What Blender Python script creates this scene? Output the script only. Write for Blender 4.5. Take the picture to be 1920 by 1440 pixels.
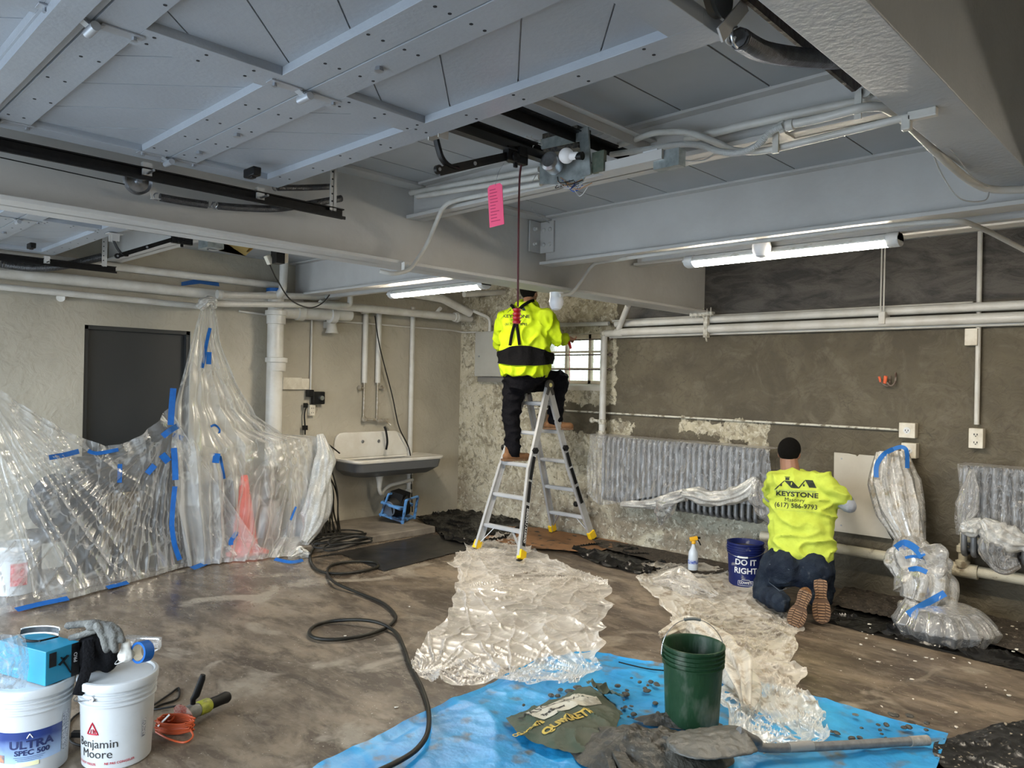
import bpy, bmesh, math, random
from mathutils import Vector, Matrix, noise
from mathutils.bvhtree import BVHTree
random.seed(7)
for o in list(bpy.data.objects): bpy.data.objects.remove(o)
SC = bpy.context.scene
COL = SC.collection
V = Vector
R = math.radians
# ------------------------------------------------------------------ camera
FPX = 1404.9128
CAM = V((0, 0, 1.7))
_Y = V((1370, -28, -FPX)).normalized()
_X = -V((-1440, 35, -FPX)).normalized()
_Z = _X.cross(_Y)
M3 = Matrix((_X, _Y, _Z))
cd = bpy.data.cameras.new('camera'); cam = bpy.data.objects.new('camera', cd); COL.objects.link(cam)
cd.sensor_width = 36; cd.lens = FPX / 1920 * 36; cd.clip_start = .05
cam.matrix_world = Matrix.Translation(CAM) @ M3.to_4x4()
SC.camera = cam
def ray(px, py): return M3 @ V((px - 960, -(py - 720), -FPX))
def P(px, py, ax, val):
    """the point of the plane x / y / z = val seen at a photo position"""
    d = ray(px, py); k = 'xyz'.index(ax); t = (val - CAM[k]) / d[k]
    return CAM + d * t
def PF(px, py, z=0.0): return P(px, py, 'z', z)
# ------------------------------------------------------------------ world, light, exposure
SC.view_settings.view_transform = 'Standard'
SC.view_settings.look = 'None'
SC.view_settings.gamma = 1
SC.view_settings.use_curve_mapping = False
SC.view_settings.exposure = 1.12
W = bpy.data.worlds.new('daylight'); SC.world = W; W.use_nodes = True
wn = W.node_tree.nodes; wl = W.node_tree.links
bg = wn['Background']
tc = wn.new('ShaderNodeTexCoord'); sp = wn.new('ShaderNodeSeparateXYZ'); cr = wn.new('ShaderNodeValToRGB')
wl.new(tc.outputs['Generated'], sp.inputs[0]); wl.new(sp.outputs[2], cr.inputs[0]); wl.new(cr.outputs[0], bg.inputs[0])
cr.color_ramp.elements[0].position = .0; cr.color_ramp.elements[0].color = (.42, .46, .50, 1)
cr.color_ramp.elements[1].position = .25; cr.color_ramp.elements[1].color = (.76, .88, 1.0, 1)
bg.inputs[1].default_value = 7.2
def portal(name, loc, rot, sx, sy):
    l = bpy.data.lights.new(name, 'AREA'); l.shape = 'RECTANGLE'; l.size = sx; l.size_y = sy
    l.cycles.is_portal = True
    o = bpy.data.objects.new(name, l); COL.objects.link(o); o.location = loc; o.rotation_euler = rot; return o
XA, YB, ZC, YF, XR = -7.38, 6.585, 2.93, -.95, 2.6
for i, (x0, x1) in enumerate(((-6.95, -4.05), (-3.5, -1.05))):
    portal('daylight_portal', ((x0 + x1) / 2, YF - .2, 1.2), (R(90), 0, 0), x1 - x0, 2.4)
# ------------------------------------------------------------------ materials
MATS = {}
def newmat(name):
    m = bpy.data.materials.new(name); m.use_nodes = True
    nt = m.node_tree; b = nt.nodes['Principled BSDF']
    return m, nt, b
def c4(c): return (c[0], c[1], c[2], 1)
def pm(name, col, rough=.5, metal=0, col2=None, sc=6, mix=(.4, .65), bump=0, bsc=40, det=6, spec=None, stretch=None, col3=None, sc3=60, mix3=(.62, .7), rvar=0, sub=0, coat=0, bdist=.02, aniso=None):
    """principled paint/metal/cloth with procedural mottling and relief"""
    if name in MATS: return MATS[name]
    m, nt, b = newmat(name); N = nt.nodes; L = nt.links
    b.inputs['Base Color'].default_value = c4(col); b.inputs['Roughness'].default_value = rough; b.inputs['Metallic'].default_value = metal
    if spec is not None: b.inputs['Specular IOR Level'].default_value = spec
    if coat: b.inputs['Coat Weight'].default_value = coat
    t = N.new('ShaderNodeTexCoord'); src = t.outputs['Object']
    if stretch:
        mp = N.new('ShaderNodeMapping'); mp.inputs['Scale'].default_value = stretch; L.new(src, mp.inputs[0]); src = mp.outputs[0]
    cur = None
    if col2:
        n = N.new('ShaderNodeTexNoise'); n.inputs['Scale'].default_value = sc; n.inputs['Detail'].default_value = det; n.inputs['Roughness'].default_value = .62
        L.new(src, n.inputs[0]); r = N.new('ShaderNodeValToRGB'); r.color_ramp.elements[0].position = mix[0]; r.color_ramp.elements[1].position = mix[1]
        r.color_ramp.elements[0].color = c4(col); r.color_ramp.elements[1].color = c4(col2); L.new(n.outputs[0], r.inputs[0]); cur = r.outputs[0]
        if rvar:
            rr = N.new('ShaderNodeMapRange'); rr.inputs[1].default_value = .35; rr.inputs[2].default_value = .65; rr.inputs[3].default_value = rough - rvar; rr.inputs[4].default_value = rough + rvar
            L.new(n.outputs[0], rr.inputs[0]); L.new(rr.outputs[0], b.inputs['Roughness'])
    if col3:
        n = N.new('ShaderNodeTexNoise'); n.inputs['Scale'].default_value = sc3; n.inputs['Detail'].default_value = 4; L.new(src, n.inputs[0])
        r = N.new('ShaderNodeMapRange'); r.inputs[1].default_value = mix3[0]; r.inputs[2].default_value = mix3[1]; L.new(n.outputs[0], r.inputs[0])
        mx = N.new('ShaderNodeMix'); mx.data_type = 'RGBA'; L.new(r.outputs[0], mx.inputs[0])
        if cur: L.new(cur, mx.inputs[6])
        else: mx.inputs[6].default_value = c4(col)
        mx.inputs[7].default_value = c4(col3); cur = mx.outputs[2]
    if cur: L.new(cur, b.inputs['Base Color'])
    if bump:
        n = N.new('ShaderNodeTexNoise'); n.inputs['Scale'].default_value = bsc; n.inputs['Detail'].default_value = 5; L.new(src, n.inputs[0])
        bp = N.new('ShaderNodeBump'); bp.inputs['Strength'].default_value = bump; bp.inputs['Distance'].default_value = bdist
        L.new(n.outputs[0], bp.inputs['Height']); L.new(bp.outputs[0], b.inputs['Normal'])
    MATS[name] = m; return m
def emis(name, col, s):
    m, nt, b = newmat(name); b.inputs['Base Color'].default_value = c4((.8, .8, .8)); b.inputs['Emission Color'].default_value = c4(col); b.inputs['Emission Strength'].default_value = s
    MATS[name] = m; return m
def film(name, lo=.18, hi=.85, col=(.85, .86, .86), rough=.22, bump=.5, bsc=30, stretch=(1, 1, 1), glossw=.35, dirt=None, patch=0, psc=2.5):
    """thin polythene: clear face-on, whitish where it turns edge-on, small creases"""
    m, nt, b = newmat(name); N = nt.nodes; L = nt.links
    N.remove(b); out = N['Material Output']
    t = N.new('ShaderNodeTexCoord'); mp = N.new('ShaderNodeMapping'); mp.inputs['Scale'].default_value = stretch; L.new(t.outputs['Object'], mp.inputs[0])
    n = N.new('ShaderNodeTexNoise'); n.inputs['Scale'].default_value = bsc; n.inputs['Detail'].default_value = 3; n.inputs['Distortion'].default_value = .6; L.new(mp.outputs[0], n.inputs[0])
    ab = N.new('ShaderNodeMath'); ab.operation = 'SUBTRACT'; ab.inputs[1].default_value = .5; L.new(n.outputs[0], ab.inputs[0])
    ab2 = N.new('ShaderNodeMath'); ab2.operation = 'ABSOLUTE'; L.new(ab.outputs[0], ab2.inputs[0])
    bp = N.new('ShaderNodeBump'); bp.inputs['Strength'].default_value = bump; bp.inputs['Distance'].default_value = .02; L.new(ab2.outputs[0], bp.inputs['Height'])
    lw = N.new('ShaderNodeLayerWeight'); lw.inputs[0].default_value = .45; L.new(bp.outputs[0], lw.inputs['Normal'])
    mr = N.new('ShaderNodeMapRange'); mr.inputs[1].default_value = .15; mr.inputs[2].default_value = .95; mr.inputs[3].default_value = lo; mr.inputs[4].default_value = hi
    L.new(lw.outputs['Facing'], mr.inputs[0])
    # crease lines scatter more
    cl = N.new('ShaderNodeMapRange'); cl.inputs[1].default_value = .035; cl.inputs[2].default_value = .0; cl.inputs[3].default_value = 0; cl.inputs[4].default_value = .3
    L.new(ab2.outputs[0], cl.inputs[0])
    ad = N.new('ShaderNodeMath'); ad.operation = 'ADD'; ad.use_clamp = True; L.new(mr.outputs[0], ad.inputs[0]); L.new(cl.outputs[0], ad.inputs[1])
    if patch:
        pn = N.new('ShaderNodeTexNoise'); pn.inputs['Scale'].default_value = psc; pn.inputs['Detail'].default_value = 4; pn.inputs['Distortion'].default_value = .8; L.new(t.outputs['Object'], pn.inputs[0])
        pr_ = N.new('ShaderNodeMapRange'); pr_.inputs[1].default_value = .42; pr_.inputs[2].default_value = .62; pr_.inputs[3].default_value = -patch * .4; pr_.inputs[4].default_value = patch; L.new(pn.outputs[0], pr_.inputs[0])
        a3 = N.new('ShaderNodeMath'); a3.use_clamp = True; L.new(ad.outputs[0], a3.inputs[0]); L.new(pr_.outputs[0], a3.inputs[1]); ad = a3
    tr = N.new('ShaderNodeBsdfTransparent'); df = N.new('ShaderNodeBsdfDiffuse'); df.inputs[0].default_value = c4(col)
    tl = N.new('ShaderNodeBsdfTranslucent'); tl.inputs[0].default_value = c4(col)
    gl = N.new('ShaderNodeBsdfGlossy'); gl.inputs[0].default_value = (1, 1, 1, 1); gl.inputs[1].default_value = rough
    L.new(bp.outputs[0], gl.inputs['Normal']); L.new(bp.outputs[0], df.inputs['Normal'])
    if dirt:
        dn = N.new('ShaderNodeTexNoise'); dn.inputs['Scale'].default_value = 14; dn.inputs['Detail'].default_value = 6; L.new(t.outputs['Object'], dn.inputs[0])
        dr = N.new('ShaderNodeValToRGB'); dr.color_ramp.elements[0].position = .52; dr.color_ramp.elements[1].position = .66
        dr.color_ramp.elements[0].color = c4(col); dr.color_ramp.elements[1].color = c4(dirt); L.new(dn.outputs[0], dr.inputs[0]); L.new(dr.outputs[0], df.inputs[0]); L.new(dr.outputs[0], tl.inputs[0])
    m1 = N.new('ShaderNodeMixShader'); m1.inputs[0].default_value = .45; L.new(df.outputs[0], m1.inputs[1]); L.new(tl.outputs[0], m1.inputs[2])
    m2 = N.new('ShaderNodeMixShader'); L.new(ad.outputs[0], m2.inputs[0]); L.new(tr.outputs[0], m2.inputs[1]); L.new(m1.outputs[0], m2.inputs[2])
    fr = N.new('ShaderNodeFresnel'); fr.inputs[0].default_value = 1.5; L.new(bp.outputs[0], fr.inputs['Normal'])
    fm = N.new('ShaderNodeMath'); fm.operation = 'MULTIPLY'; fm.inputs[1].default_value = glossw * 4; fm.use_clamp = True; L.new(fr.outputs[0], fm.inputs[0])
    fm2 = N.new('ShaderNodeMath'); fm2.operation = 'MINIMUM'; fm2.inputs[1].default_value = .6; L.new(fm.outputs[0], fm2.inputs[0])
    m3 = N.new('ShaderNodeMixShader'); L.new(fm2.outputs[0], m3.inputs[0]); L.new(m2.outputs[0], m3.inputs[1]); L.new(gl.outputs[0], m3.inputs[2])
    L.new(m3.outputs[0], out.inputs[0]); MATS[name] = m; return m
# ------------------------------------------------------------------ mesh builder
WLOC = {}
def frame(d, up=None):
    d = V(d).normalized(); up = V(up) if up is not None else (V((0, 0, 1)) if abs(d.z) < .95 else V((1, 0, 0)))
    s = d.cross(up).normalized(); return s, s.cross(d).normalized(), d
class MB:
    def __init__(s): s.v = []; s.f = []
    def add(s, vs, fs):
        b = len(s.v); s.v += [V(p) for p in vs]; s.f += [tuple(i + b for i in f) for f in fs]; return s
    def box(s, c, d, rot=None):
        c = V(c); vs = []
        for z in (-.5, .5):
            for (x, y) in ((-.5, -.5), (.5, -.5), (.5, .5), (-.5, .5)):
                p = V((x * d[0], y * d[1], z * d[2])); vs.append(c + (rot @ p if rot else p))
        return s.add(vs, [(3, 2, 1, 0), (4, 5, 6, 7), (0, 1, 5, 4), (1, 2, 6, 5), (2, 3, 7, 6), (3, 0, 4, 7)])
    def bb(s, a, b): return s.box([(a[i] + b[i]) / 2 for i in range(3)], [abs(a[i] - b[i]) for i in range(3)])
    def bar(s, a, b, w, h, up=None):
        a = V(a); b = V(b); S, U, D = frame(b - a, up); vs = []
        for p in (a, b):
            for (x, y) in ((-.5, -.5), (.5, -.5), (.5, .5), (-.5, .5)): vs.append(p + S * x * w + U * y * h)
        return s.add(vs, [(0, 1, 2, 3), (7, 6, 5, 4), (0, 4, 5, 1), (1, 5, 6, 2), (2, 6, 7, 3), (3, 7, 4, 0)])
    def rings(s, rs, wrap=True, caps=True):
        n = len(rs[0]); vs = [p for r in rs for p in r]; fs = []
        for i in range(len(rs) - 1):
            for j in range(n if wrap else n - 1):
                k = (j + 1) % n; fs.append((i * n + j, i * n + k, (i + 1) * n + k, (i + 1) * n + j))
        if caps and wrap: fs += [tuple(range(n - 1, -1, -1)), tuple((len(rs) - 1) * n + j for j in range(n))]
        return s.add(vs, fs)
    def tube(s, pts, r, n=10, caps=True, closed=False, flat=None):
        pts = [V(p) for p in pts]; m = len(pts); rs = []; pu = None
        for i, p in enumerate(pts):
            if closed: d = pts[(i + 1) % m] - pts[i - 1]
            else: d = pts[min(i + 1, m - 1)] - pts[max(i - 1, 0)]
            if d.length < 1e-7: d = V((0, 0, 1))
            d.normalize()
            if pu is None: S, U, D = frame(d)
            else:
                U = pu - d * pu.dot(d)
                if U.length < 1e-6: S, U, D = frame(d)
                U.normalize(); S = d.cross(U).normalized()
            pu = U; rr = r[i] if isinstance(r, (list, tuple)) else r
            rs.append([p + (S * math.cos(a) + U * math.sin(a) * (flat or 1)) * rr for a in [2 * math.pi * j / n for j in range(n)]])
        if closed: rs.append(rs[0]); return s.rings(rs, caps=False)
        return s.rings(rs, caps=caps)
    def cap(s, a, b, ra, rb, n=12):
        """tapered capsule, closed"""
        a = V(a); b = V(b); d = b - a; L = d.length; d = d / L if L > 1e-6 else V((0, 0, 1)); pts = []; rr = []
        for k in range(5): t = math.pi / 2 * k / 4; pts.append(a - d * ra * math.cos(t)); rr.append(max(ra * math.sin(t), ra * .05))
        for k in range(5): t = math.pi / 2 * k / 4; pts.append(b + d * rb * math.sin(t)); rr.append(max(rb * math.cos(t), rb * .05))
        return s.tube(pts, rr, n)
    def lathe(s, prof, c, n=32, axis=(0, 0, 1), caps=True):
        c = V(c); S, U, D = frame(axis)
        return s.rings([[c + D * z + (S * math.cos(a) + U * math.sin(a)) * r for a in [2 * math.pi * j / n for j in range(n)]] for r, z in prof], caps=caps)
    def ball(s, c, r, nu=16, nv=10, rot=None):
        c = V(c); r = (r, r, r) if not isinstance(r, (list, tuple)) else r; rs = []
        for i in range(nv + 1):
            t = math.pi * (i + .02) / (nv + .04)
            rg = []
            for j in range(nu):
                a = 2 * math.pi * j / nu; p = V((r[0] * math.sin(t) * math.cos(a), r[1] * math.sin(t) * math.sin(a), -r[2] * math.cos(t)))
                rg.append(c + (rot @ p if rot else p))
            rs.append(rg)
        return s.rings(rs)
    def grid(s, fn, nu, nv):
        vs = [fn(i / nu, j / nv) for i in range(nu + 1) for j in range(nv + 1)]; w = nv + 1
        return s.add(vs, [(i * w + j, (i + 1) * w + j, (i + 1) * w + j + 1, i * w + j + 1) for i in range(nu) for j in range(nv)])
    def prism(s, poly, d):
        """polygon (3D points) extruded by the vector d"""
        n = len(poly); d = V(d); vs = [V(p) for p in poly] + [V(p) + d for p in poly]
        return s.add(vs, [tuple(range(n)), tuple(range(2 * n - 1, n - 1, -1))] + [(i, i + n, (i + 1) % n + n, (i + 1) % n) for i in range(n)])
    def build(s, name, mat, parent=None, label=None, cat=None, group=None, kind=None, smooth=True, ang=38, loc=None, bevel=0, solid=0, fix=True):
        me = bpy.data.meshes.new(name)
        if parent is not None: o0 = WLOC[parent.name]
        elif loc is not None: o0 = V(loc)
        else:
            lo = [min(p[i] for p in s.v) for i in range(3)]; hi = [max(p[i] for p in s.v) for i in range(3)]
            o0 = V(((lo[0] + hi[0]) / 2, (lo[1] + hi[1]) / 2, lo[2]))
        me.from_pydata([tuple(p - o0) for p in s.v], [], s.f)
        if fix:
            bm = bmesh.new(); bm.from_mesh(me); bmesh.ops.recalc_face_normals(bm, faces=bm.faces); bm.to_mesh(me); bm.free()
        if smooth:
            for p in me.polygons: p.use_smooth = True
            me.set_sharp_from_angle(angle=R(ang))
        if isinstance(mat, (list, tuple)):
            for x in mat: me.materials.append(x)
        else: me.materials.append(mat)
        o = bpy.data.objects.new(name, me); COL.objects.link(o)
        if parent is not None: o.parent = parent
        else: o.location = o0
        WLOC[o.name] = o0
        if bevel:
            b = o.modifiers.new('b', 'BEVEL'); b.width = bevel; b.segments = 2; b.limit_method = 'ANGLE'
        if solid:
            b = o.modifiers.new('s', 'SOLIDIFY'); b.thickness = solid; b.offset = 0
        tag(o, label, cat, group, kind); return o
def tag(o, label=None, cat=None, group=None, kind=None):
    if label: o['label'] = label
    if cat: o['category'] = cat
    if group: o['group'] = group
    if kind: o['kind'] = kind
    return o
def thing(name, label, cat, loc=(0, 0, 0), group=None):
    o = bpy.data.objects.new(name, None); COL.objects.link(o); o.location = loc; o.empty_display_size = .05
    WLOC[o.name] = V(loc); return tag(o, label, cat, group)
def copy_tree(o, loc=None, label=None, rotz=None, parent=None):
    c = o.copy(); COL.objects.link(c); WLOC[c.name] = V(loc) if loc is not None else WLOC[o.name]
    if parent is not None: c.parent = parent
    if loc is not None: c.location = loc
    if rotz is not None: c.rotation_euler.z = rotz
    if label: c['label'] = label
    for ch in [x for x in bpy.data.objects if x.parent == o]: copy_tree(ch, parent=c)
    return c
def part(o0, name): ...
def smooth_path(pts, n=8, closed=False):
    pts = [V(p) for p in pts]; out = []; m = len(pts)
    rng = range(m if closed else m - 1)
    for i in rng:
        if closed: a, b, c, d = pts[i - 1], pts[i], pts[(i + 1) % m], pts[(i + 2) % m]
        else: a, b, c, d = pts[max(i - 1, 0)], pts[i], pts[i + 1], pts[min(i + 2, m - 1)]
        for k in range(n):
            t = k / n; out.append(.5 * ((2 * b) + (c - a) * t + (2 * a - 5 * b + 4 * c - d) * t * t + (3 * b - a - 3 * c + d) * t ** 3))
    if not closed: out.append(pts[-1])
    return out
def bendpipe(pts, rad=.05, n=5):
    """polyline with rounded corners"""
    pts = [V(p) for p in pts]; out = [pts[0]]
    for i in range(1, len(pts) - 1):
        a, b, c = pts[i - 1], pts[i], pts[i + 1]; r1 = min(rad, (b - a).length * .45, (c - b).length * .45)
        p = b + (a - b).normalized() * r1; q = b + (c - b).normalized() * r1
        for k in range(n + 1): t = k / n; out.append((1 - t) ** 2 * p + 2 * t * (1 - t) * b + t * t * q)
    out.append(pts[-1]); return out
def resample(pts, n):
    pts = [V(p) for p in pts]; L = [0]
    for i in range(1, len(pts)): L.append(L[-1] + (pts[i] - pts[i - 1]).length)
    out = []
    for k in range(n + 1):
        t = L[-1] * k / n; i = 1
        while i < len(L) - 1 and L[i] < t: i += 1
        u = (t - L[i - 1]) / max(L[i] - L[i - 1], 1e-9); out.append(pts[i - 1].lerp(pts[i], min(max(u, 0), 1)))
    return out
def ridge(p, sc, o=0):
    return 1 - abs(noise.noise(V((p[0] * sc + o, p[1] * sc - o, p[2] * sc + o * .5)))) * 2.4
def fbm(p, sc, oct=3, o=0):
    s = 0; a = 1; q = V(p) * sc + V((o, o * .7, -o))
    for k in range(oct): s += a * noise.noise(q); q = q * 2.03; a *= .5
    return s
def textmesh(txt, size, ext=0.0006, bold=0, sx=1.0, shear=0, step=None):
    """flat lettering: list of verts (x right, y up, z out) and faces, centred"""
    cu = bpy.data.curves.new('t', 'FONT'); cu.body = txt; cu.size = size; cu.align_x = 'CENTER'; cu.align_y = 'CENTER'; cu.offset = bold; cu.shear = shear; cu.resolution_u = 3
    o = bpy.data.objects.new('t', cu); COL.objects.link(o); bpy.context.view_layer.update()
    me = bpy.data.meshes.new_from_object(o.evaluated_get(bpy.context.evaluated_depsgraph_get()))
    bm = bmesh.new(); bm.from_mesh(me)
    st = step or size * .35
    if len(bm.verts):
        xs = [v.co.x for v in bm.verts]; x = min(xs) + st
        while x < max(xs): 
            bmesh.ops.bisect_plane(bm, geom=bm.verts[:] + bm.edges[:] + bm.faces[:], plane_co=(x, 0, 0), plane_no=(1, 0, 0)); x += st
        ys = [v.co.y for v in bm.verts]; y = min(ys) + st
        while y < max(ys):
            bmesh.ops.bisect_plane(bm, geom=bm.verts[:] + bm.edges[:] + bm.faces[:], plane_co=(0, y, 0), plane_no=(0, 1, 0)); y += st
    vs = [V((v.co.x * sx, v.co.y, 0)) for v in bm.verts]; bm.verts.index_update(); fs = [tuple(v.index for v in f.verts) for f in bm.faces]
    bm.free(); bpy.data.objects.remove(o); bpy.data.curves.remove(cu); bpy.data.meshes.remove(me)
    return vs, fs
def mapped(vf, fn):
    m = MB(); m.add([fn(p) for p in vf[0]], vf[1]); return m
def solidify_blob(mb, name, mat, parent, voxel, smooth=6, wr=None, label=None, cat=None):
    """joins overlapping closed volumes into one continuous skin, then relaxes it"""
    me = bpy.data.meshes.new(name); me.from_pydata([tuple(p) for p in mb.v], [], mb.f)
    bm = bmesh.new(); bm.from_mesh(me); bmesh.ops.recalc_face_normals(bm, faces=bm.faces); bm.to_mesh(me); bm.free()
    o = bpy.data.objects.new('tmp', me); COL.objects.link(o)
    r = o.modifiers.new('r', 'REMESH'); r.mode = 'VOXEL'; r.voxel_size = voxel
    s = o.modifiers.new('s', 'SMOOTH'); s.factor = .5; s.iterations = smooth
    bpy.context.view_layer.update()
    m2 = bpy.data.meshes.new_from_object(o.evaluated_get(bpy.context.evaluated_depsgraph_get()))
    m = MB(); m.v = [v.co.copy() for v in m2.vertices]; m.f = [tuple(p.vertices) for p in m2.polygons]
    if wr:
        for i, v in enumerate(m2.vertices): m.v[i] = m.v[i] + v.normal * wr(m.v[i])
    bpy.data.objects.remove(o)
    ob = m.build(name, mat, parent, label=label, cat=cat, ang=80, fix=False)
    return ob, m
# shared materials
paint_white = pm('white_pipe_paint', (.62, .61, .57), .35, col2=(.52, .50, .45), sc=5, bump=.15, bsc=30)
steel_paint = pm('grey_steel_paint', (.56, .555, .535), .45, col2=(.51, .50, .48), sc=2.2, bump=.12, bsc=22)
door_paint = pm('door_paint', (.36, .395, .44), .38, col2=(.33, .36, .40), sc=2.5, bump=.08, bsc=60)
zinc = pm('zinc', (.55, .57, .60), .35, 1, col2=(.35, .36, .38), sc=20)
blk = pm('black_enamel', (.004, .004, .005), .42, col2=(.010, .010, .010), sc=30, bump=.1, spec=.3)
blkrub = pm('black_rubber', (.005, .005, .005), .55, spec=.25)
bolt_m = pm('bolt', (.35, .37, .40), .4, .6)
hole_m = pm('dark_hole', (.015, .016, .02), .8)
alu = pm('aluminium', (.60, .61, .62), .38, .45, col2=(.52, .53, .54), sc=3, stretch=(1, 1, 3))
tape_m = pm('blue_tape', (.006, .085, .32), .55, col2=(.008, .11, .38), sc=20, spec=.3)
white_pl = pm('white_plastic', (.72, .74, .75), .4, col2=(.62, .63, .62), sc=5, col3=(.42, .40, .36), sc3=16, mix3=(.60, .75), bump=.05)
cream = pm('cream_plastic', (.68, .64, .54), .45, col2=(.55, .50, .40), sc=12)
# ================================================================== THE SETTING
def math_(nt, op, a, b=None, clamp=False):
    n = nt.nodes.new('ShaderNodeMath'); n.operation = op; n.use_clamp = clamp
    for i, x in enumerate((a, b)):
        if x is None: continue
        if isinstance(x, (int, float)): n.inputs[i].default_value = x
        else: nt.links.new(x, n.inputs[i])
    return n.outputs[0]
def mixc(nt, f, a, b):
    n = nt.nodes.new('ShaderNodeMix'); n.data_type = 'RGBA'
    for i, x in ((0, f), (6, a), (7, b)):
        if isinstance(x, (int, float)): n.inputs[i].default_value = x
        elif isinstance(x, tuple): n.inputs[i].default_value = c4(x)
        else: nt.links.new(x, n.inputs[i])
    return n.outputs[2]
def noise_(nt, vec, sc, det=5, dist=0, rough=.55, color=False):
    n = nt.nodes.new('ShaderNodeTexNoise'); n.inputs['Scale'].default_value = sc; n.inputs['Detail'].default_value = det; n.inputs['Distortion'].default_value = dist; n.inputs['Roughness'].default_value = rough
    nt.links.new(vec, n.inputs[0]); return n.outputs[1 if color else 0]
def ramp_(nt, f, a, b, lo=0.0, hi=1.0):
    n = nt.nodes.new('ShaderNodeMapRange'); nt.links.new(f, n.inputs[0])
    for i, x in enumerate((a, b, lo, hi)): n.inputs[i + 1].default_value = x
    return n.outputs[0]
def bump_(nt, b, h, st, dist=.02):
    n = nt.nodes.new('ShaderNodeBump'); n.inputs['Strength'].default_value = st; n.inputs['Distance'].default_value = dist
    nt.links.new(h, n.inputs['Height']); nt.links.new(n.outputs[0], b.inputs['Normal'])
def floor_mat():
    m, nt, b = newmat('stained_concrete'); t = nt.nodes.new('ShaderNodeTexCoord').outputs['Object']
    mp = nt.nodes.new('ShaderNodeMapping'); mp.inputs['Rotation'].default_value = (0, 0, R(38)); mp.inputs['Scale'].default_value = (1, 2.2, 1); nt.links.new(t, mp.inputs[0]); s = mp.outputs[0]
    n1 = noise_(nt, s, .9, 7, .6, .62); n2 = noise_(nt, s, 3.2, 6, .4, .65); n3 = noise_(nt, t, 30, 4); n4 = noise_(nt, t, 1.6, 4, 1.2)
    c = mixc(nt, ramp_(nt, n1, .41, .60), (.050, .036, .025), (.200, .155, .108))
    c = mixc(nt, ramp_(nt, n2, .48, .62, 0, .85), c, (.062, .044, .030)); c = mixc(nt, ramp_(nt, noise_(nt, s, 7.5, 7, 1.2, .7), .50, .66, 0, .6), c, (.21, .175, .135))
    c = mixc(nt, ramp_(nt, n4, .575, .66, 0, .75), c, (.29, .25, .195))
    c = mixc(nt, ramp_(nt, n3, .56, .72, 0, .35), c, (.07, .055, .04))
    c = mixc(nt, ramp_(nt, noise_(nt, t, 60, 2), .70, .73, 0, .9), c, (.5, .46, .40))
    nt.links.new(c, b.inputs['Base Color'])
    sp = nt.nodes.new('ShaderNodeSeparateXYZ'); nt.links.new(t, sp.inputs[0])
    wet = ramp_(nt, math_(nt, 'ADD', sp.outputs[0], math_(nt, 'MULTIPLY', n1, 2.0)), -3.4, -4.6)
    rg = math_(nt, 'SUBTRACT', ramp_(nt, n2, .35, .65, .42, .62), math_(nt, 'MULTIPLY', wet, .24))
    nt.links.new(rg, b.inputs['Roughness']); bump_(nt, b, n3, .25, .006); return m
def plaster_mat(name, a, bcol, dark, rough=.7, st=.7, sc=14):
    m, nt, b = newmat(name); t = nt.nodes.new('ShaderNodeTexCoord').outputs['Object']
    n1 = noise_(nt, t, 1.3, 5); n2 = noise_(nt, t, sc, 6, 1.2, .5); n3 = noise_(nt, t, 5, 5, 2)
    c = mixc(nt, ramp_(nt, n1, .35, .65), a, bcol); c = mixc(nt, ramp_(nt, n3, .60, .75, 0, .5), c, dark)
    nt.links.new(c, b.inputs['Base Color']); b.inputs['Roughness'].default_value = rough
    bump_(nt, b, math_(nt, 'ADD', n2, math_(nt, 'MULTIPLY', n3, .8)), st, .03); return m
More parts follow.
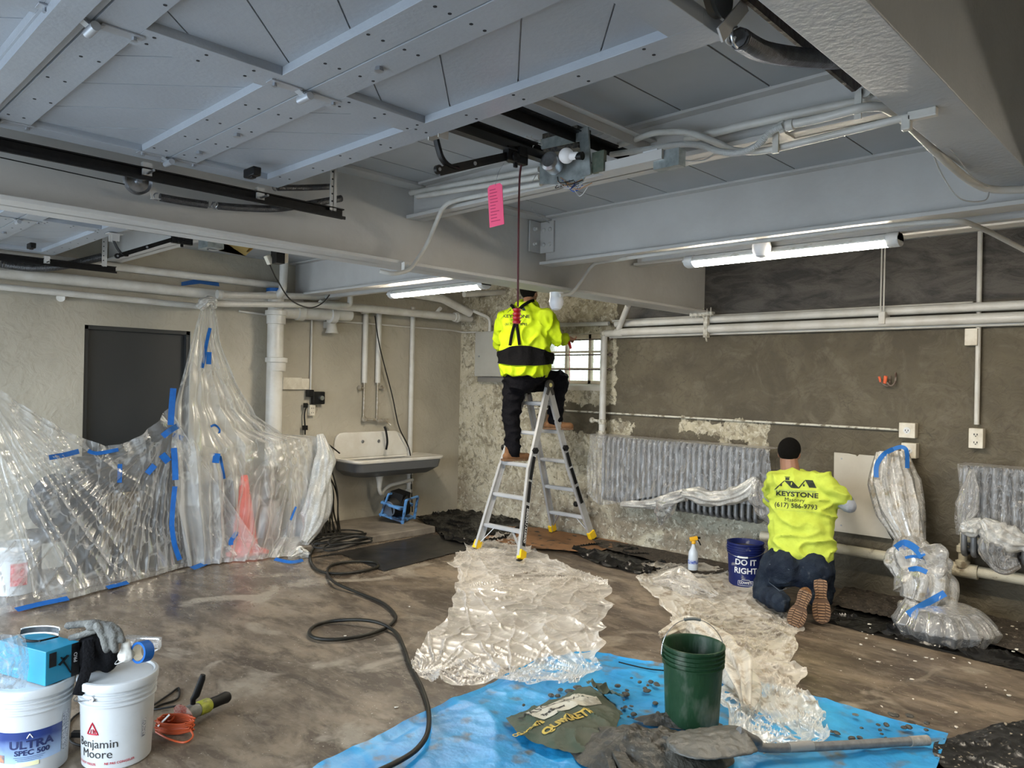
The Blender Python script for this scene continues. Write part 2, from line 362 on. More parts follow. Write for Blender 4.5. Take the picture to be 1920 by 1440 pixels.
def wallB_mat():
    m, nt, b = newmat('patched_render'); t = nt.nodes.new('ShaderNodeTexCoord').outputs['Object']
    sp = nt.nodes.new('ShaderNodeSeparateXYZ')
    wn_ = noise_(nt, t, 7, 6, .5, .65, True); vs = nt.nodes.new('ShaderNodeVectorMath'); vs.operation = 'SUBTRACT'; nt.links.new(wn_, vs.inputs[0]); vs.inputs[1].default_value = (.5, .5, .5)
    sc = nt.nodes.new('ShaderNodeVectorMath'); sc.operation = 'SCALE'; nt.links.new(vs.outputs[0], sc.inputs[0]); sc.inputs['Scale'].default_value = .30
    ad = nt.nodes.new('ShaderNodeVectorMath'); nt.links.new(t, ad.inputs[0]); nt.links.new(sc.outputs[0], ad.inputs[1]); nt.links.new(ad.outputs[0], sp.inputs[0])
    X, Z = sp.outputs[0], sp.outputs[2]
    def rect(x0, x1, z0, z1, s=.006):
        f = [ramp_(nt, X, x0 - s, x0 + s), ramp_(nt, X, x1 + s, x1 - s), ramp_(nt, Z, z0 - s, z0 + s), ramp_(nt, Z, z1 + s, z1 - s)]
        r = f[0]
        for k in f[1:]: r = math_(nt, 'MULTIPLY', r, k)
        return r
    def union(l):
        r = l[0]
        for k in l[1:]: r = math_(nt, 'MAXIMUM', r, k)
        return r
    old = union([rect(-9, -5.98, -1, 5), rect(-9, -4.93, -1, 1.17), rect(-6.4, -4.86, 1.47, 5), rect(-9, -2.78, -1, .66), rect(-5.0, -4.62, 1.14, 1.31), rect(-4.05, -3.12, 1.22, 1.37), rect(-3.62, -3.12, 1.1, 1.3)])
    hole = union([rect(-3.50, -3.33, 1.15, 1.215, .004), rect(-2.9, -2.55, 1.0, 1.14)])
    # old plaster
    o1 = noise_(nt, t, 2.2, 6, .6, .7); o2 = noise_(nt, t, 16, 5, .8); o3 = noise_(nt, t, 34, 3, .3)
    c = mixc(nt, ramp_(nt, o1, .42, .60), (.54, .49, .36), (.31, .27, .185))
    c = mixc(nt, ramp_(nt, o2, .50, .62, 0, .8), c, (.56, .52, .41))
    sp2 = nt.nodes.new('ShaderNodeSeparateXYZ'); nt.links.new(t, sp2.inputs[0])
    low = ramp_(nt, math_(nt, 'ADD', sp2.outputs[2], math_(nt, 'MULTIPLY', o1, .9)), 1.15, .75)
    c = mixc(nt, math_(nt, 'MULTIPLY', low, ramp_(nt, o1, .44, .56, .15, .8)), c, (.26, .21, .15))
    c = mixc(nt, math_(nt, 'MULTIPLY', rect(-4.7, -2.8, .32, .68, .05), .7), c, (.30, .31, .25)); c = mixc(nt, ramp_(nt, noise_(nt, t, 11, 6, 1.0, .7), .52, .60, 0, .75), c, (.17, .145, .10)); c = mixc(nt, ramp_(nt, noise_(nt, t, 19, 5, .6, .7), .56, .64, 0, .8), c, (.66, .63, .52))
    pit = ramp_(nt, noise_(nt, t, 22, 4, 1.5), .64, .69)
    c = mixc(nt, math_(nt, 'MULTIPLY', pit, .85), c, (.09, .075, .05))
    # fresh cement
    k1 = noise_(nt, t, 1.4, 6, 1.0); k2 = noise_(nt, t, 9, 5, 2.2)
    d = mixc(nt, ramp_(nt, k1, .38, .62), (.076, .062, .038), (.122, .102, .064))
    d = mixc(nt, ramp_(nt, noise_(nt, t, 2.6, 6, 1.6, .7), .50, .64, 0, .55), d, (.165, .142, .098)); d = mixc(nt, ramp_(nt, k2, .52, .66, 0, .55), d, (.072, .058, .038))
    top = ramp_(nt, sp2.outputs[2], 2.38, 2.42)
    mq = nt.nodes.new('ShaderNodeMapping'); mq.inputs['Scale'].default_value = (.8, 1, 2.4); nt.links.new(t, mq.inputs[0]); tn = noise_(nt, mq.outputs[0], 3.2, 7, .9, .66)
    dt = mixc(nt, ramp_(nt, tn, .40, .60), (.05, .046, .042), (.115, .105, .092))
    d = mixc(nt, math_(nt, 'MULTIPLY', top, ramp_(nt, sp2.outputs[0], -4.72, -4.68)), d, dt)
    crack = nt.nodes.new('ShaderNodeTexVoronoi'); crack.feature = 'DISTANCE_TO_EDGE'; crack.inputs['Scale'].default_value = 1.6; nt.links.new(ad.outputs[0], crack.inputs[0])
    d = mixc(nt, math_(nt, 'MULTIPLY', ramp_(nt, crack.outputs['Distance'], .012, .002), ramp_(nt, k1, .50, .60, 0, .6)), d, (.05, .042, .03))
    mold = math_(nt, 'MULTIPLY', old, math_(nt, 'SUBTRACT', 1, math_(nt, 'MAXIMUM', hole, 0)))
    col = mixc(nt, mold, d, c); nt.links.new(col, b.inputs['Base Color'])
    rg = math_(nt, 'SUBTRACT', .85, math_(nt, 'MULTIPLY', math_(nt, 'SUBTRACT', 1, mold), .18)); nt.links.new(rg, b.inputs['Roughness'])
    h = math_(nt, 'ADD', math_(nt, 'MULTIPLY', mold, math_(nt, 'ADD', o2, math_(nt, 'MULTIPLY', pit, -.9))), math_(nt, 'MULTIPLY', math_(nt, 'SUBTRACT', 1, mold), math_(nt, 'ADD', math_(nt, 'ADD', k2, .5), math_(nt, 'MULTIPLY', math_(nt, 'MULTIPLY', top, tn), 2.2))))
    bump_(nt, b, h, .55, .03); return m
E0 = V((0, 0, 0))
def S(name, mb, mat, **k):
    k.setdefault('smooth', False); return mb.build(name, mat, kind='structure', loc=E0, **k)
m = MB(); m.grid(lambda u, v: V((XA - .3 + u * (XR - XA + .4), YF - .3 + v * (YB - YF + .5), 0)), 1, 1); S('floor', m, floor_mat(), label='stained damp concrete garage floor, brown with pale patches')
# ground outside the garage doors
m = MB(); m.bb((-40, -30, -.05), (40, YF - .3, -.01)); m.build('driveway', pm('driveway_asphalt', (.25, .26, .27), .9, bump=.3), label='pale driveway outside the open garage doors', kind='structure', smooth=False)
wallA_m = plaster_mat('cream_plaster', (.46, .425, .345), (.36, .33, .265), (.30, .27, .21), st=.32, sc=9)
# wall with dark steel door
DY0, DY1, DZ = 2.11, 3.05, 2.13
m = MB(); m.bb((XA - .3, YF - .3, 0), (XA, DY0, 3.6)); m.bb((XA - .3, DY1, 0), (XA, YB + .4, 3.6)); m.bb((XA - .3, DY0, DZ), (XA, DY1, 3.6)); S('wall_left', m, wallA_m, label='rough cream plastered wall with pipes and a dark door')
dm = pm('dark_door_paint', (.022, .024, .024), .55, bump=.05)
m = MB(); m.bb((XA - .12, DY0 + .01, .01), (XA - .07, DY1 - .01, DZ - .01)); d1 = m.build('door_1', dm, label='dark grey flush door behind the plastic curtain', kind='structure', smooth=False)
m = MB(); m.ball((XA - .04, DY1 - .1, 1.0), .03); m.tube([(XA - .07, DY1 - .1, 1.0), (XA - .04, DY1 - .1, 1.0)], .012); m.build('door_knob', zinc, d1)
m = MB(); m.bb((XA - .13, DY0, DZ - .035), (XA - .02, DY1, DZ)); m.bb((XA - .13, DY0, 0), (XA - .02, DY0 + .035, DZ)); m.bb((XA - .13, DY1 - .035, 0), (XA - .02, DY1, DZ)); m.build('door_frame', dm, d1, smooth=False)
m = MB(); m.bb((XA - .29, DY0 - .1, -.02), (XA - .16, DY1 + .1, DZ + .1)); S('trim_door_backing', m, dm)
# window wall
WX0, WX1, WZ0, WZ1 = -6.05, -5.0, 1.68, 2.27
m = MB(); wy = YB + .35
for a, c in (((XA - .3, YB, 0), (WX0, wy, 3.6)), ((WX1, YB, 0), (XR + .2, wy, 3.6)), ((WX0, YB, 0), (WX1, wy, WZ0)), ((WX0, YB, WZ1), (WX1, wy, 3.6))): m.bb(a, c)
S('wall_right', m, wallB_mat(), label='wall half covered in fresh grey-brown cement, old flaking plaster near the window')
m = MB(); m.bb((XR, YF - .3, 0), (XR + .2, YB + .4, 3.6)); S('wall_side', m, wallA_m)
m = MB()
for a, c in ((XA - .3, -6.95), (-4.05, -3.5), (-1.05, XR + .2)): m.bb((a, YF - .3, 0), (c, YF, 3.6))
m.bb((XA - .3, YF - .3, 2.45), (XR + .2, YF, 3.6)); S('wall_front', m, wallA_m)
# window
winfr = pm('window_wood', (.80, .70, .54), .5, col2=(.66, .56, .42), sc=12)
m = MB(); yy = YB + .16
for a, c in ((WX0, WX0 + .04), (WX1 - .04, WX1)): m.bb((a, yy, WZ0), (c, yy + .06, WZ1))
m.bb((WX0, yy, WZ0), (WX1, yy + .06, WZ0 + .06)); m.bb((WX0, yy, WZ1 - .05), (WX1, yy + .06, WZ1))
for k in (1, 2): x = WX0 + (WX1 - WX0) * k / 3; m.bb((x - .018, yy, WZ0), (x + .018, yy + .05, WZ1))
for k in (1, 2): z = WZ0 + (WZ1 - WZ0) * k / 3; m.bb((WX0, yy + .01, z - .01), (WX1, yy + .045, z + .01))
w1 = m.build('window_1', winfr, label='small basement window of rippled glass behind rusty bars', kind='structure', smooth=False)
gm, nt, b = newmat('rippled_glass'); b.inputs['Base Color'].default_value = (.26, .275, .24, 1); b.inputs['Transmission Weight'].default_value = 1; b.inputs['Roughness'].default_value = .28; b.inputs['IOR'].default_value = 1.25
tt = nt.nodes.new('ShaderNodeTexCoord').outputs['Object']; bump_(nt, b, noise_(nt, tt, 16, 3, 2.5), .8, .03)
m = MB(); m.bb((WX0 + .03, yy + .03, WZ0 + .03), (WX1 - .03, yy + .036, WZ1 - .03)); m.build('glass', gm, w1, smooth=False)
m = MB(); m.prism([(WX0, YB - .01, WZ0), (WX1, YB - .01, WZ0), (WX1, YB + .2, WZ0 + .03), (WX0, YB + .2, WZ0 + .03)], (0, 0, -.05)); m.build('window_sill', pm('sill', (.62, .58, .5), .8, bump=.4), w1, smooth=False)
barm = pm('rusty_bar', (.10, .055, .04), .7, .3, col2=(.30, .26, .22), sc=30)
for k, z in enumerate((2.196, 2.027, 1.864)):
    m = MB(); m.tube([(WX0 - .12, YB - .035, z), (WX1 + .10, YB - .035, z)], .0075, 8)
    for x in (WX0 - .1, WX1 + .08): m.tube([(x, YB - .035, z), (x + .01, YB + .02, z)], .014, 8); m.ball((x, YB - .03, z), .02, 8, 6)
    m.build('window_bar', barm, label=('rusty bar across the window top', 'rusty bar across the middle of the window', 'lowest rusty bar across the window')[k], cat='bar', group='window bars')
# bright yard beyond the window: pale wall
m = MB(); m.bb((-7.5, YB + 2.5, -.2), (-3.5, YB + 2.6, 2.15)); m.build('garden_wall', pm('pale_render', (.75, .72, .62), .9), label='pale low wall outside the window', kind='structure', smooth=False)
# curb along the left wall
m = MB(); m.prism([(XA, 3.75, 0), (-6.43, 3.75, 0), (-6.43, 5.42, 0), (XA, 5.42, 0)], (0, 0, .075)); m.build('trim_1', pm('curb_concrete', (.22, .19, .15), .6, col2=(.12, .10, .08), sc=4, bump=.3, bsc=14), label='low concrete curb under the sink', kind='structure', smooth=False, bevel=.008)
# ceiling of butted panels
cm = pm('ceiling_paint', (.42, .44, .455), .5, col2=(.38, .40, .41), sc=1.6, bump=.12, bsc=9, col3=(.36, .33, .28), sc3=1.1, mix3=(.63, .75))
m = MB(); k = -16
while True:
    x0 = -1.40 + .415 * k; x1 = x0 + .415; k += 1
    if x1 < XA: continue
    if x0 > -.8: break
    m.bb((max(x0, XA) + .004, YF - .2, ZC), (min(x1, -.7) - .004, YB, ZC + .04))
m.bb((XA - .2, YF - .2, ZC + .035), (-.69, YB, ZC + .12)); m.bb((-.75, YF - .2, 3.5), (XR, YB, 3.6)); m.bb((-.75, YF - .2, ZC + .03), (-.69, YB, 3.55))
S('ceiling', m, cm, label='grey painted ceiling of flat panels with dark seams')
# steel frame
def ibeam(name, a, b, zb, zt, fw, label, ft=.022, web=.014):
    m = MB(); ax = 1 if abs(a[1] - b[1]) > .5 else 0
    def q(o, z0, z1, w):
        p0 = [a[0], a[1], z0]; p1 = [b[0], b[1], z1]; p0[1 - ax] -= w / 2 - o; p1[1 - ax] += w / 2 + o; m.bb(p0, p1)
    q(0, zb, zb + ft, fw); q(0, zt - ft, zt, fw); q(0, zb, zt, web)
    return m.build(name, steel_paint, label=label, kind='structure', smooth=False, bevel=.003)
ibeam('trim_2', (-3.81, YF - .2), (-3.81, YB - .0), 2.41, ZC, .25, 'main grey steel girder running to the window wall')
m = MB(); m.bb((-.887, YF - .2, 2.67), (-.685, 4.14, 3.5)); m.build('trim_3', pm('encased_paint', (.46, .48, .50), .5, bump=.22, bsc=40, col2=(.42, .44, .46), sc=3), label='thick encased beam at upper right with pebbly painted underside', kind='structure', smooth=False, bevel=.004)
m = MB(); m.bb((-.887, 4.16, 2.72), (-.685, YB, 3.5)); m.build('trim_4', steel_paint, kind='structure', smooth=False)
b1 = ibeam('trim_5', (-3.8, 2.97), (-.88, 2.97), 2.72, ZC + .01, .13, 'shallow cross beam just beyond the garage door')
b2 = ibeam('trim_6', (-3.74, 4.17), (XR, 4.17), 2.575, ZC + .01, .15, 'deep cross beam above the tube light, right bay')
b3 = ibeam('trim_7', (XA, 4.17), (-3.88, 4.17), 2.575, ZC + .01, .15, 'deep cross beam of the left bay')
b4 = ibeam('trim_8', (XA, 2.3), (-3.88, 2.3), 2.70, ZC + .01, .13, 'shallow cross beam of the left bay')
b5 = ibeam('trim_9', (-3.74, 5.35), (-.7, 5.35), 2.72, ZC + .01, .13, 'shallow cross beam near the cement wall')
# bolted angle plate joining deep beam and girder
for (xw, sgn, par) in ((-3.8, 1, b2),):
    m = MB(); m.bb((xw + .008, 4.03, 2.67), (xw + .02, 4.165, 2.90)); m.bb((xw + .008, 4.145, 2.67), (xw + .15, 4.16, 2.90)); o = m.build('angle_plate', steel_paint, par, smooth=False)
    m = MB()
    for z in (2.73, 2.84):
        for x in (.055, .115): m.ball((xw + x, 4.143, z), (.016, .012, .016), 10, 6)
        m.lathe([(.014, 0), (.014, .018)], (xw + .02, 4.075, z), 6, (1, 0, 0)); m.ball((xw + .045, 4.075, z), .01, 8, 6)
    m.build('bolts', steel_paint, o)
# ================================================================== GARAGE DOORS OVERHEAD
def garage_door(xl, xr, xc, label, joints, cl, cr):
    ZB = 2.66; T = .045
    root = thing('overhead_garage_door', label, 'garage door', ((xl + xr) / 2, joints[0], ZB))
    rail = .115; sw = .13
    for i in range(len(joints) - 1):
        y1, y0 = joints[i] - .003, joints[i + 1] + .003          # y1 > y0
        m = MB()
        m.bb((xl, y1 - rail, ZB), (xr, y1, ZB + T)); m.bb((xl, y0, ZB), (xr, y0 + rail, ZB + T))
        for a, b in ((xl, xl + .11), (xc - sw / 2, xc + sw / 2), (xr - .11, xr)): m.bb((a, y0 + rail, ZB), (b, y1 - rail, ZB + T))
        sec = m.build('door_section', door_paint, root, smooth=False, bevel=.0015)
        m = MB(); g = .0035
        # recessed panel of diagonal boards, split by grooves
        for (xa, xb, sg, c0, st) in ((xl + .11, xc - sw / 2, 1, cl, .325), (xc + sw / 2, xr - .11, -1, cr, .34)):
            ya, yb = y0 + rail, y1 - rail
            poly = [V((xa, ya, 0)), V((xb, ya, 0)), V((xb, yb, 0)), V((xa, yb, 0))]
            f = lambda p: p.y - sg * p.x
            vals = [f(p) for p in poly]; k = math.floor((min(vals) - c0) / st)
            while c0 + k * st < max(vals):
                lo, hi = c0 + k * st + g, c0 + (k + 1) * st - g; k += 1
                pl = poly
                for (lim, s_) in ((lo, 1), (hi, -1)):
                    out = []
                    for q in range(len(pl)):
                        p, r_ = pl[q], pl[(q + 1) % len(pl)]; a, b = s_ * (f(p) - lim), s_ * (f(r_) - lim)
                        if a >= 0: out.append(p)
                        if a * b < 0: out.append(p.lerp(r_, a / (a - b)))
                    pl = out
                    if len(pl) < 3: break
                if len(pl) >= 3: m.prism([V((p.x, p.y, ZB + .028)) for p in pl], (0, 0, .012))
            m.bb((xa, ya, ZB + .036), (xb, yb, ZB + .044))
        m.build('panel', door_paint, sec, smooth=False)
        m = MB()
        for yy_ in (y1 - .035, y1 - .085, y0 + .035, y0 + .085):
            n = 9
            for q in range(n): m.lathe([(.0055, -.0008), (.0055, .003)], (xl + .2 + (xr - xl - .4) * q / (n - 1), yy_ + (.012 if q % 2 else -.012), ZB - .0004), 8)
        for q in range(3):
            for dx in (-.03, .03): m.lathe([(.0055, -.0008), (.0055, .003)], (xc + dx, y0 + .15 + q * .15, ZB - .0004), 8)
        m.build('screw_holes', hole_m, sec, smooth=False)
        # hinges across the joint with the next section
        if i < len(joints) - 2:
            for x in (xl + .10, xc, xr - .10):
                yj = joints[i + 1]; m = MB(); m.bb((x - .02, yj - .13, ZB - .005), (x + .02, yj - .02, ZB - .001)); m.bb((x - .02, yj + .02, ZB - .005), (x + .02, yj + .13, ZB - .001))
                m.tube([(x - .035, yj, ZB - .022), (x + .035, yj, ZB - .022)], .013, 12); m.bar((x, yj - .03, ZB - .003), (x, yj, ZB - .02), .03, .004); m.bar((x, yj + .03, ZB - .003), (x, yj, ZB - .02), .03, .004)
                h = m.build('hinge', pm('galvanised_hinge', (.45, .48, .52), .4, .5), root, smooth=True)
                m = MB(); [m.lathe([(.009, -.004), (.006, .012)], (x + dx, yj + dy, ZB - .012), 6) for dx in (0,) for dy in (-.11, .11)]; m.build('hinge_bolt', bolt_m, h)
    # strut across the second joint
    m = MB(); y = joints[2] - .05 if len(joints) > 2 else .5
    m.bb((xl - .02, y - .06, ZB - .03), (xr + .02, y + .01, ZB + .002)); m.build('strut', door_paint, root, smooth=False)
    # latch plates with bolts along the lower rails
    m = MB()
    for x in (xc - .6, xc + .35, xc - .95): m.lathe([(.016, 0), (.012, .014)], (x, joints[1] + .05, ZB - .013), 6)
    m.build('carriage_bolts', bolt_m, root)
    return root
g1 = garage_door(-3.52, -1.04, -2.268, 'raised pale blue-grey garage door filling the upper left', [1.88, 1.30, .65, 0, -.62], 3.64 - .325 * 4, -.30 - .34 * 3)
g2 = garage_door(-7.02, -4.2, -5.53, 'raised garage door of the left bay, seen under the girder', [1.77, 1.19, .54, -.11, -.7], 1.0, -3.0)
# black handle blocks on the doors
for root, x in ((g1, -3.13), (g2, -6.72)):
    p = P(473, 322, 'z', 2.64) if root is g1 else P(59, 460, 'z', 2.64)
    m = MB(); m.bb((p.x - .05, p.y - .02, 2.615), (p.x + .05, p.y + .02, 2.655)); m.bb((p.x - .02, p.y - .012, 2.608), (p.x + .02, p.y + .012, 2.62)); m.build('lift_handle', blk, root, bevel=.005, label='small black handle')
def track(x, y0, y1, z, label, side):
    m = MB(); m.bb((x - .003, y0, z - .025), (x, y1, z + .03)); m.bb((x - .02 * side, y0, z + .024), (x, y1, z + .03)); m.bb((x - .03 * side, y0, z - .025), (x, y1, z - .02)); m.bb((x - .034 * side, y0, z - .03), (x - .026 * side, y1, z - .014))
    return m.build('door_track', blk, label=label, cat='track', smooth=False)
track(-3.60, YF + .05, 2.31, 2.61, 'black steel track of the nearer door, beside the main girder', -1)
track(-7.05, YF + .05, 2.25, 2.60, 'black steel track of the left bay door, above the wall pipes', -1)
# perforated drop angles
def drop_angle(x, y, z0, z1, label):
    m = MB(); m.bb((x - .018, y - .002, z0), (x + .018, y + .002, z1)); m.bb((x + .014, y - .02, z0), (x + .018, y + .02, z1)); o = m.build('hanger_angle', steel_paint, label=label, cat='bracket', smooth=False, group=None)
    m = MB(); k = z0 + .03
    while k < z1 - .02: m.tube([(x - .002, y - .0035, k), (x - .002, y + .003, k)], .006, 8); m.tube([(x + .012, y - .008, k + .02), (x + .020, y - .008, k + .02)], .005, 8); k += .04
    m.build('punched_holes', hole_m, o); return o
drop_angle(-3.6, 2.24, 2.62, 2.93, 'perforated angle bracket holding the nearer black track')
drop_angle(-7.04, 2.15, 2.62, 2.93, 'perforated angle bracket holding the left bay track')
# rollers
def roller(x, y, z, side, label):
    t = thing('door_roller', label, 'roller', (x, y, z), 'door rollers'); m = MB(); m.lathe([(.022, -.006), (.026, 0), (.022, .006)], (x, y, z), 18, (1, 0, 0)); m.build('wheel', zinc, t)
    m = MB(); m.tube([(x, y, z), (x - side * .12, y, z)], .006, 8); m.build('stem', zinc, t); m = MB(); m.bb((x - side * .03 - .015, y - .02, z - .01), (x - side * .03 + .015, y + .02, z + .05)); m.build('bracket', steel_paint, t, smooth=False)
roller(-3.63, 1.82, 2.61, -1, 'roller at the end of the nearer black track'); roller(-3.63, 1.27, 2.615, -1, 'roller beside the pulley on the girder track'); roller(-7.07, 1.72, 2.6, -1, 'roller in the left bay track')
# pulleys
def pulley(c, r, axis, label, mat=zinc):
    t = thing('cable_pulley', label, 'pulley', c); m = MB(); m.lathe([(r * .2, -.012), (r * .25, -.004), (r * .8, -.004), (r, -.014), (r * .9, 0), (r, .014), (r * .8, .004), (r * .25, .004), (r * .2, .012)], c, 40, axis); m.build('sheave', mat, t)
    m = MB(); m.lathe([(.012, -.03), (.012, .03)], c, 12, axis); m.build('axle', bolt_m, t); return t
pulley(P(258, 340, 'x', -3.66), .06, (1, 0, 0), 'grey steel pulley beside the nearer black track')
pulley(P(1345, -25, 'x', -1.03), .085, (1, .15, 0), 'large dark pulley wheel at the top of the picture', pm('dark_zinc', (.16, .17, .17), .45, .7))
# torsion / extension springs
spm = pm('spring_steel', (.10, .10, .10), .45, .7, stretch=(1, 1, 1), col2=(.16, .16, .17), sc=30)
def spring(pts, r, label, gap=None, pitch=None):
    pth = smooth_path(pts, 14); L = sum((pth[i + 1] - pth[i]).length for i in range(len(pth) - 1)); pitch = pitch or r * .32; turns = L / pitch; n = int(turns * 9); rs = resample(pth, n); m = MB(); cp = []
    t = thing('extension_spring', label, 'spring', pth[0]); m = MB(); m.tube(pth, r * .86, 14); m.build('core', spm, t)
    for i, p in enumerate(rs):
        d = (rs[min(i + 1, n)] - rs[max(i - 1, 0)]).normalized(); s, u, _ = frame(d); a = 2 * math.pi * i / 9; cp.append(p + (s * math.cos(a) + u * math.sin(a)) * r)
    m = MB(); m.tube(cp, pitch * .46, 5); m.build('coil', spm, t)
    m = MB(); s, u, d = frame(pth[1] - pth[0]); m.tube([pth[0] - d * .01 + (d * -math.sin(a) * 1.1 + u * math.cos(a)) * r for a in [math.pi * k / 8 for k in range(9)]], .004, 6); m.build('end_hook', zinc, t); return t
X1 = -3.68
spring([P(300, 370, 'x', X1), P(345, 378, 'x', X1), P(388, 384, 'x', X1)], .017, 'dark coil spring, left one of the pair below the nearer track')
spring([P(408, 386, 'x', X1), P(460, 390, 'x', X1), P(530, 390, 'x', X1), P(640, 372, 'x', X1)], .017, 'long sagging dark spring right of the short one below the track')
m = MB(); pp = []; a_, b_ = P(388, 382, 'x', X1), P(410, 386, 'x', X1)
for k in range(28): t_ = k / 27; p = a_.lerp(b_, t_); pp.append(p + V((math.cos(t_ * 16), 0, math.sin(t_ * 16))) * .014)
m.tube(pp, .0025, 6); m.build('stretched_wire', zinc, label='stretched bit of wire between the two dark springs', cat='wire')
spring([P(2, 495, 'x', -7.15), P(60, 502, 'x', -7.15), P(120, 498, 'x', -7.15), P(190, 482, 'x', -7.15)], .03, 'black sagging spring of the left bay below its track')
spring([P(520, 352, 'x', -3.66), P(570, 352, 'x', -3.66), P(620, 350, 'x', -3.66)], .015, 'straight brown spring behind the nearer black track')
spring([P(1385, 72, 'x', -1.02), P(1430, 96, 'x', -1.02), P(1500, 108, 'x', -1.0), P(1560, 112, 'x', -.97), P(1605, 108, 'x', -.93)], .028, 'thick bowed grey spring hanging beside the encased beam', pitch=.007)
m = MB(); m.bar(P(1350, 66, 'x', -1.02), P(1398, 8, 'x', -1.02), .04, .006, (1, 0, 0)); m.tube(smooth_path([P(1366, 62, 'x', -1.03), P(1362, 76, 'x', -1.04), P(1372, 84, 'x', -1.04), P(1378, 70, 'x', -1.02)], 5), .004, 8); m.build('spring_bracket', steel_paint, label='flat pale bracket hooking the thick bowed spring', cat='bracket', smooth=False)
m = MB(); m.bar(P(286, 352, 'x', X1), P(290, 372, 'x', X1), .03, .004, (1, 0, 0)); m.bar(P(283, 372, 'x', X1), P(302, 374, 'x', X1), .02, .004); m.build('spring_bracket', steel_paint, label='bent white bracket between pulley and dark spring', cat='bracket', smooth=False)
m = MB(); m.tube([P(0, 295, 'x', -3.67), P(235, 346, 'x', -3.67)], .0025, 6); m.build('lift_cable', blkrub, label='thin steel cable running to the grey pulley', cat='cable')
# worn black bar end under the encased beam
m = MB(); m.prism([P(1300, -90, 'x', -1.0), P(1360, -80, 'x', -1.0), P(1450, 0, 'x', -1.0), P(1624, 138, 'x', -1.0), P(1618, 160, 'x', -1.0), P(1604, 171, 'x', -1.0), P(1540, 118, 'x', -1.0), P(1400, 0, 'x', -1.0)], (-.012, 0, 0)); m.build('track_plate', pm('old_oak_black', (.035, .022, .018), .5, col2=(.09, .07, .06), sc=14, bump=.4), label='dark rusted plate end sticking out below the encased beam', cat='plate', smooth=False)
m = MB(); p = P(1730, 214, 'z', 2.655); m.box((p.x, p.y, 2.655), (.09, .03, .03)); m.box((p.x - .05, p.y, 2.635), (.03, .03, .05)); m.build('conduit_bracket', paint_white, label='small white bracket on the underside of the encased beam', cat='bracket', smooth=False, bevel=.003)
# ------------------------------------------------------------------ operators
def operator(dx, y0, simple):
    xc = -2.28 + dx
    blks = blk
    # curved arm
    arm = thing('opener_arm', 'black curved arm hanging from the nearer garage door' if not simple else 'black curved arm of the left bay door', 'opener arm', (xc, 1.9 + y0, 2.6))
    if not simple: A = lambda px, py: P(px, py, 'x', xc)
    else: A = lambda px, py: P(px, py, 'x', -5.53)
    if not simple: cv = [(818, 262), (822, 278), (828, 296), (840, 310), (858, 316)]; st = ((822, 322), (955, 292)); tip = (822, 318); top = ((805, 240), (838, 262)); blob_ = ((948, 280), (985, 305))
    else: cv = [(212, 448), (217, 460), (223, 470), (231, 478), (240, 479)]; st = ((220, 480), (330, 447)); tip = (220, 480); top = ((206, 440), (222, 452)); blob_ = ((322, 440), (360, 460))
    s = 1 if not simple else .85
    w = V((.0, 0, 0)); m = MB(); pts = smooth_path([A(*c) for c in cv], 6); m.tube(pts, .016 * s, 8, flat=.6); m.build('bent_link', blks, arm)
    m = MB(); m.bar(A(*st[0]), A(*st[1]), .012, .034 * s, (0, 0, 1)); m.lathe([(.018, -.008), (.018, .008)], A(*tip), 16, (1, 0, 0)); m.build('straight_link', blks, arm)
    m = MB(); q = A(*tip); m.lathe([(.007, -.01), (.007, .01)], q, 10, (1, 0, 0)); m.build('pivot_pin', bolt_m, arm); m = MB(); q = A((st[0][0] + st[1][0]) / 2, (st[0][1] + st[1][1]) / 2); m.lathe([(.008, -.01), (.008, .01)], q, 10, (1, 0, 0)); m.build('pivot_pin', bolt_m, arm)
    q0, q1 = A(*blob_[0]), A(*blob_[1]); c = (q0 + q1) / 2; m = MB(); m.box(c, (.035, abs(q1.y - q0.y), .06)); m.box(c + V((0, .02, .02)), (.06, .05, .04)); m.lathe([(.02, -.025), (.02, .025)], c + V((0, -.02, -.01)), 12, (1, 0, 0)); m.box(c + V((0, 0, -.035)), (.012, .02, .03)); m.build('trolley', blks, arm, smooth=False, bevel=.003)
    q0 = A(*top[0]); q1 = A(*top[1]); m = MB(); m.box((q0 + q1) / 2 + V((-.03, 0, .0)), (.004, .05, .05)); m.box((q0 + q1) / 2 + V((.03, 0, .0)), (.004, .05, .05)); m.box((q0 + q1) / 2 + V((0, 0, .025)), (.08, .09, .004)); m.build('mount', steel_paint, arm, smooth=False)
    # rail
    m = MB(); zr = 2.70; m.bb((xc - .02, YF + .1, zr), (xc + .02, 2.62 + y0, zr + .004)); m.bb((xc - .003, YF + .1, zr), (xc + .003, 2.62 + y0, zr + .045)); m.build('opener_rail', pm('dark_rail', (.05, .052, .055), .45, .4), label='dark rail of the nearer door opener' if not simple else 'dark opener rail of the left bay', cat='rail', smooth=False)
operator(0, 0, False); operator(-3.25, -.1, True)
# parallel steel angles carrying the opener
for k, x in enumerate((-2.52, -2.14, -2.02, -2.4)):
    m = MB(); m.bb((x, 1.95, 2.84 - .03 * (k % 2)), (x + .04, 3.0, 2.845 - .03 * (k % 2))); m.bb((x, 1.95, 2.80 - .03 * (k % 2)), (x + .004, 3.0, 2.845 - .03 * (k % 2)))
    m.build('support_angle', steel_paint if k % 2 == 0 else blk, label='flat steel angle above the opener, %s' % ('farthest left of the four', 'second from the right, black edged', 'rightmost and pale', 'second from the left, black edged')[k] if False else ('pale angle iron left of the opener rail', 'black angle iron right of the opener rail', 'pale angle iron farthest right over the opener', 'black angle iron left of the opener rail')[k], cat='angle iron', smooth=False)
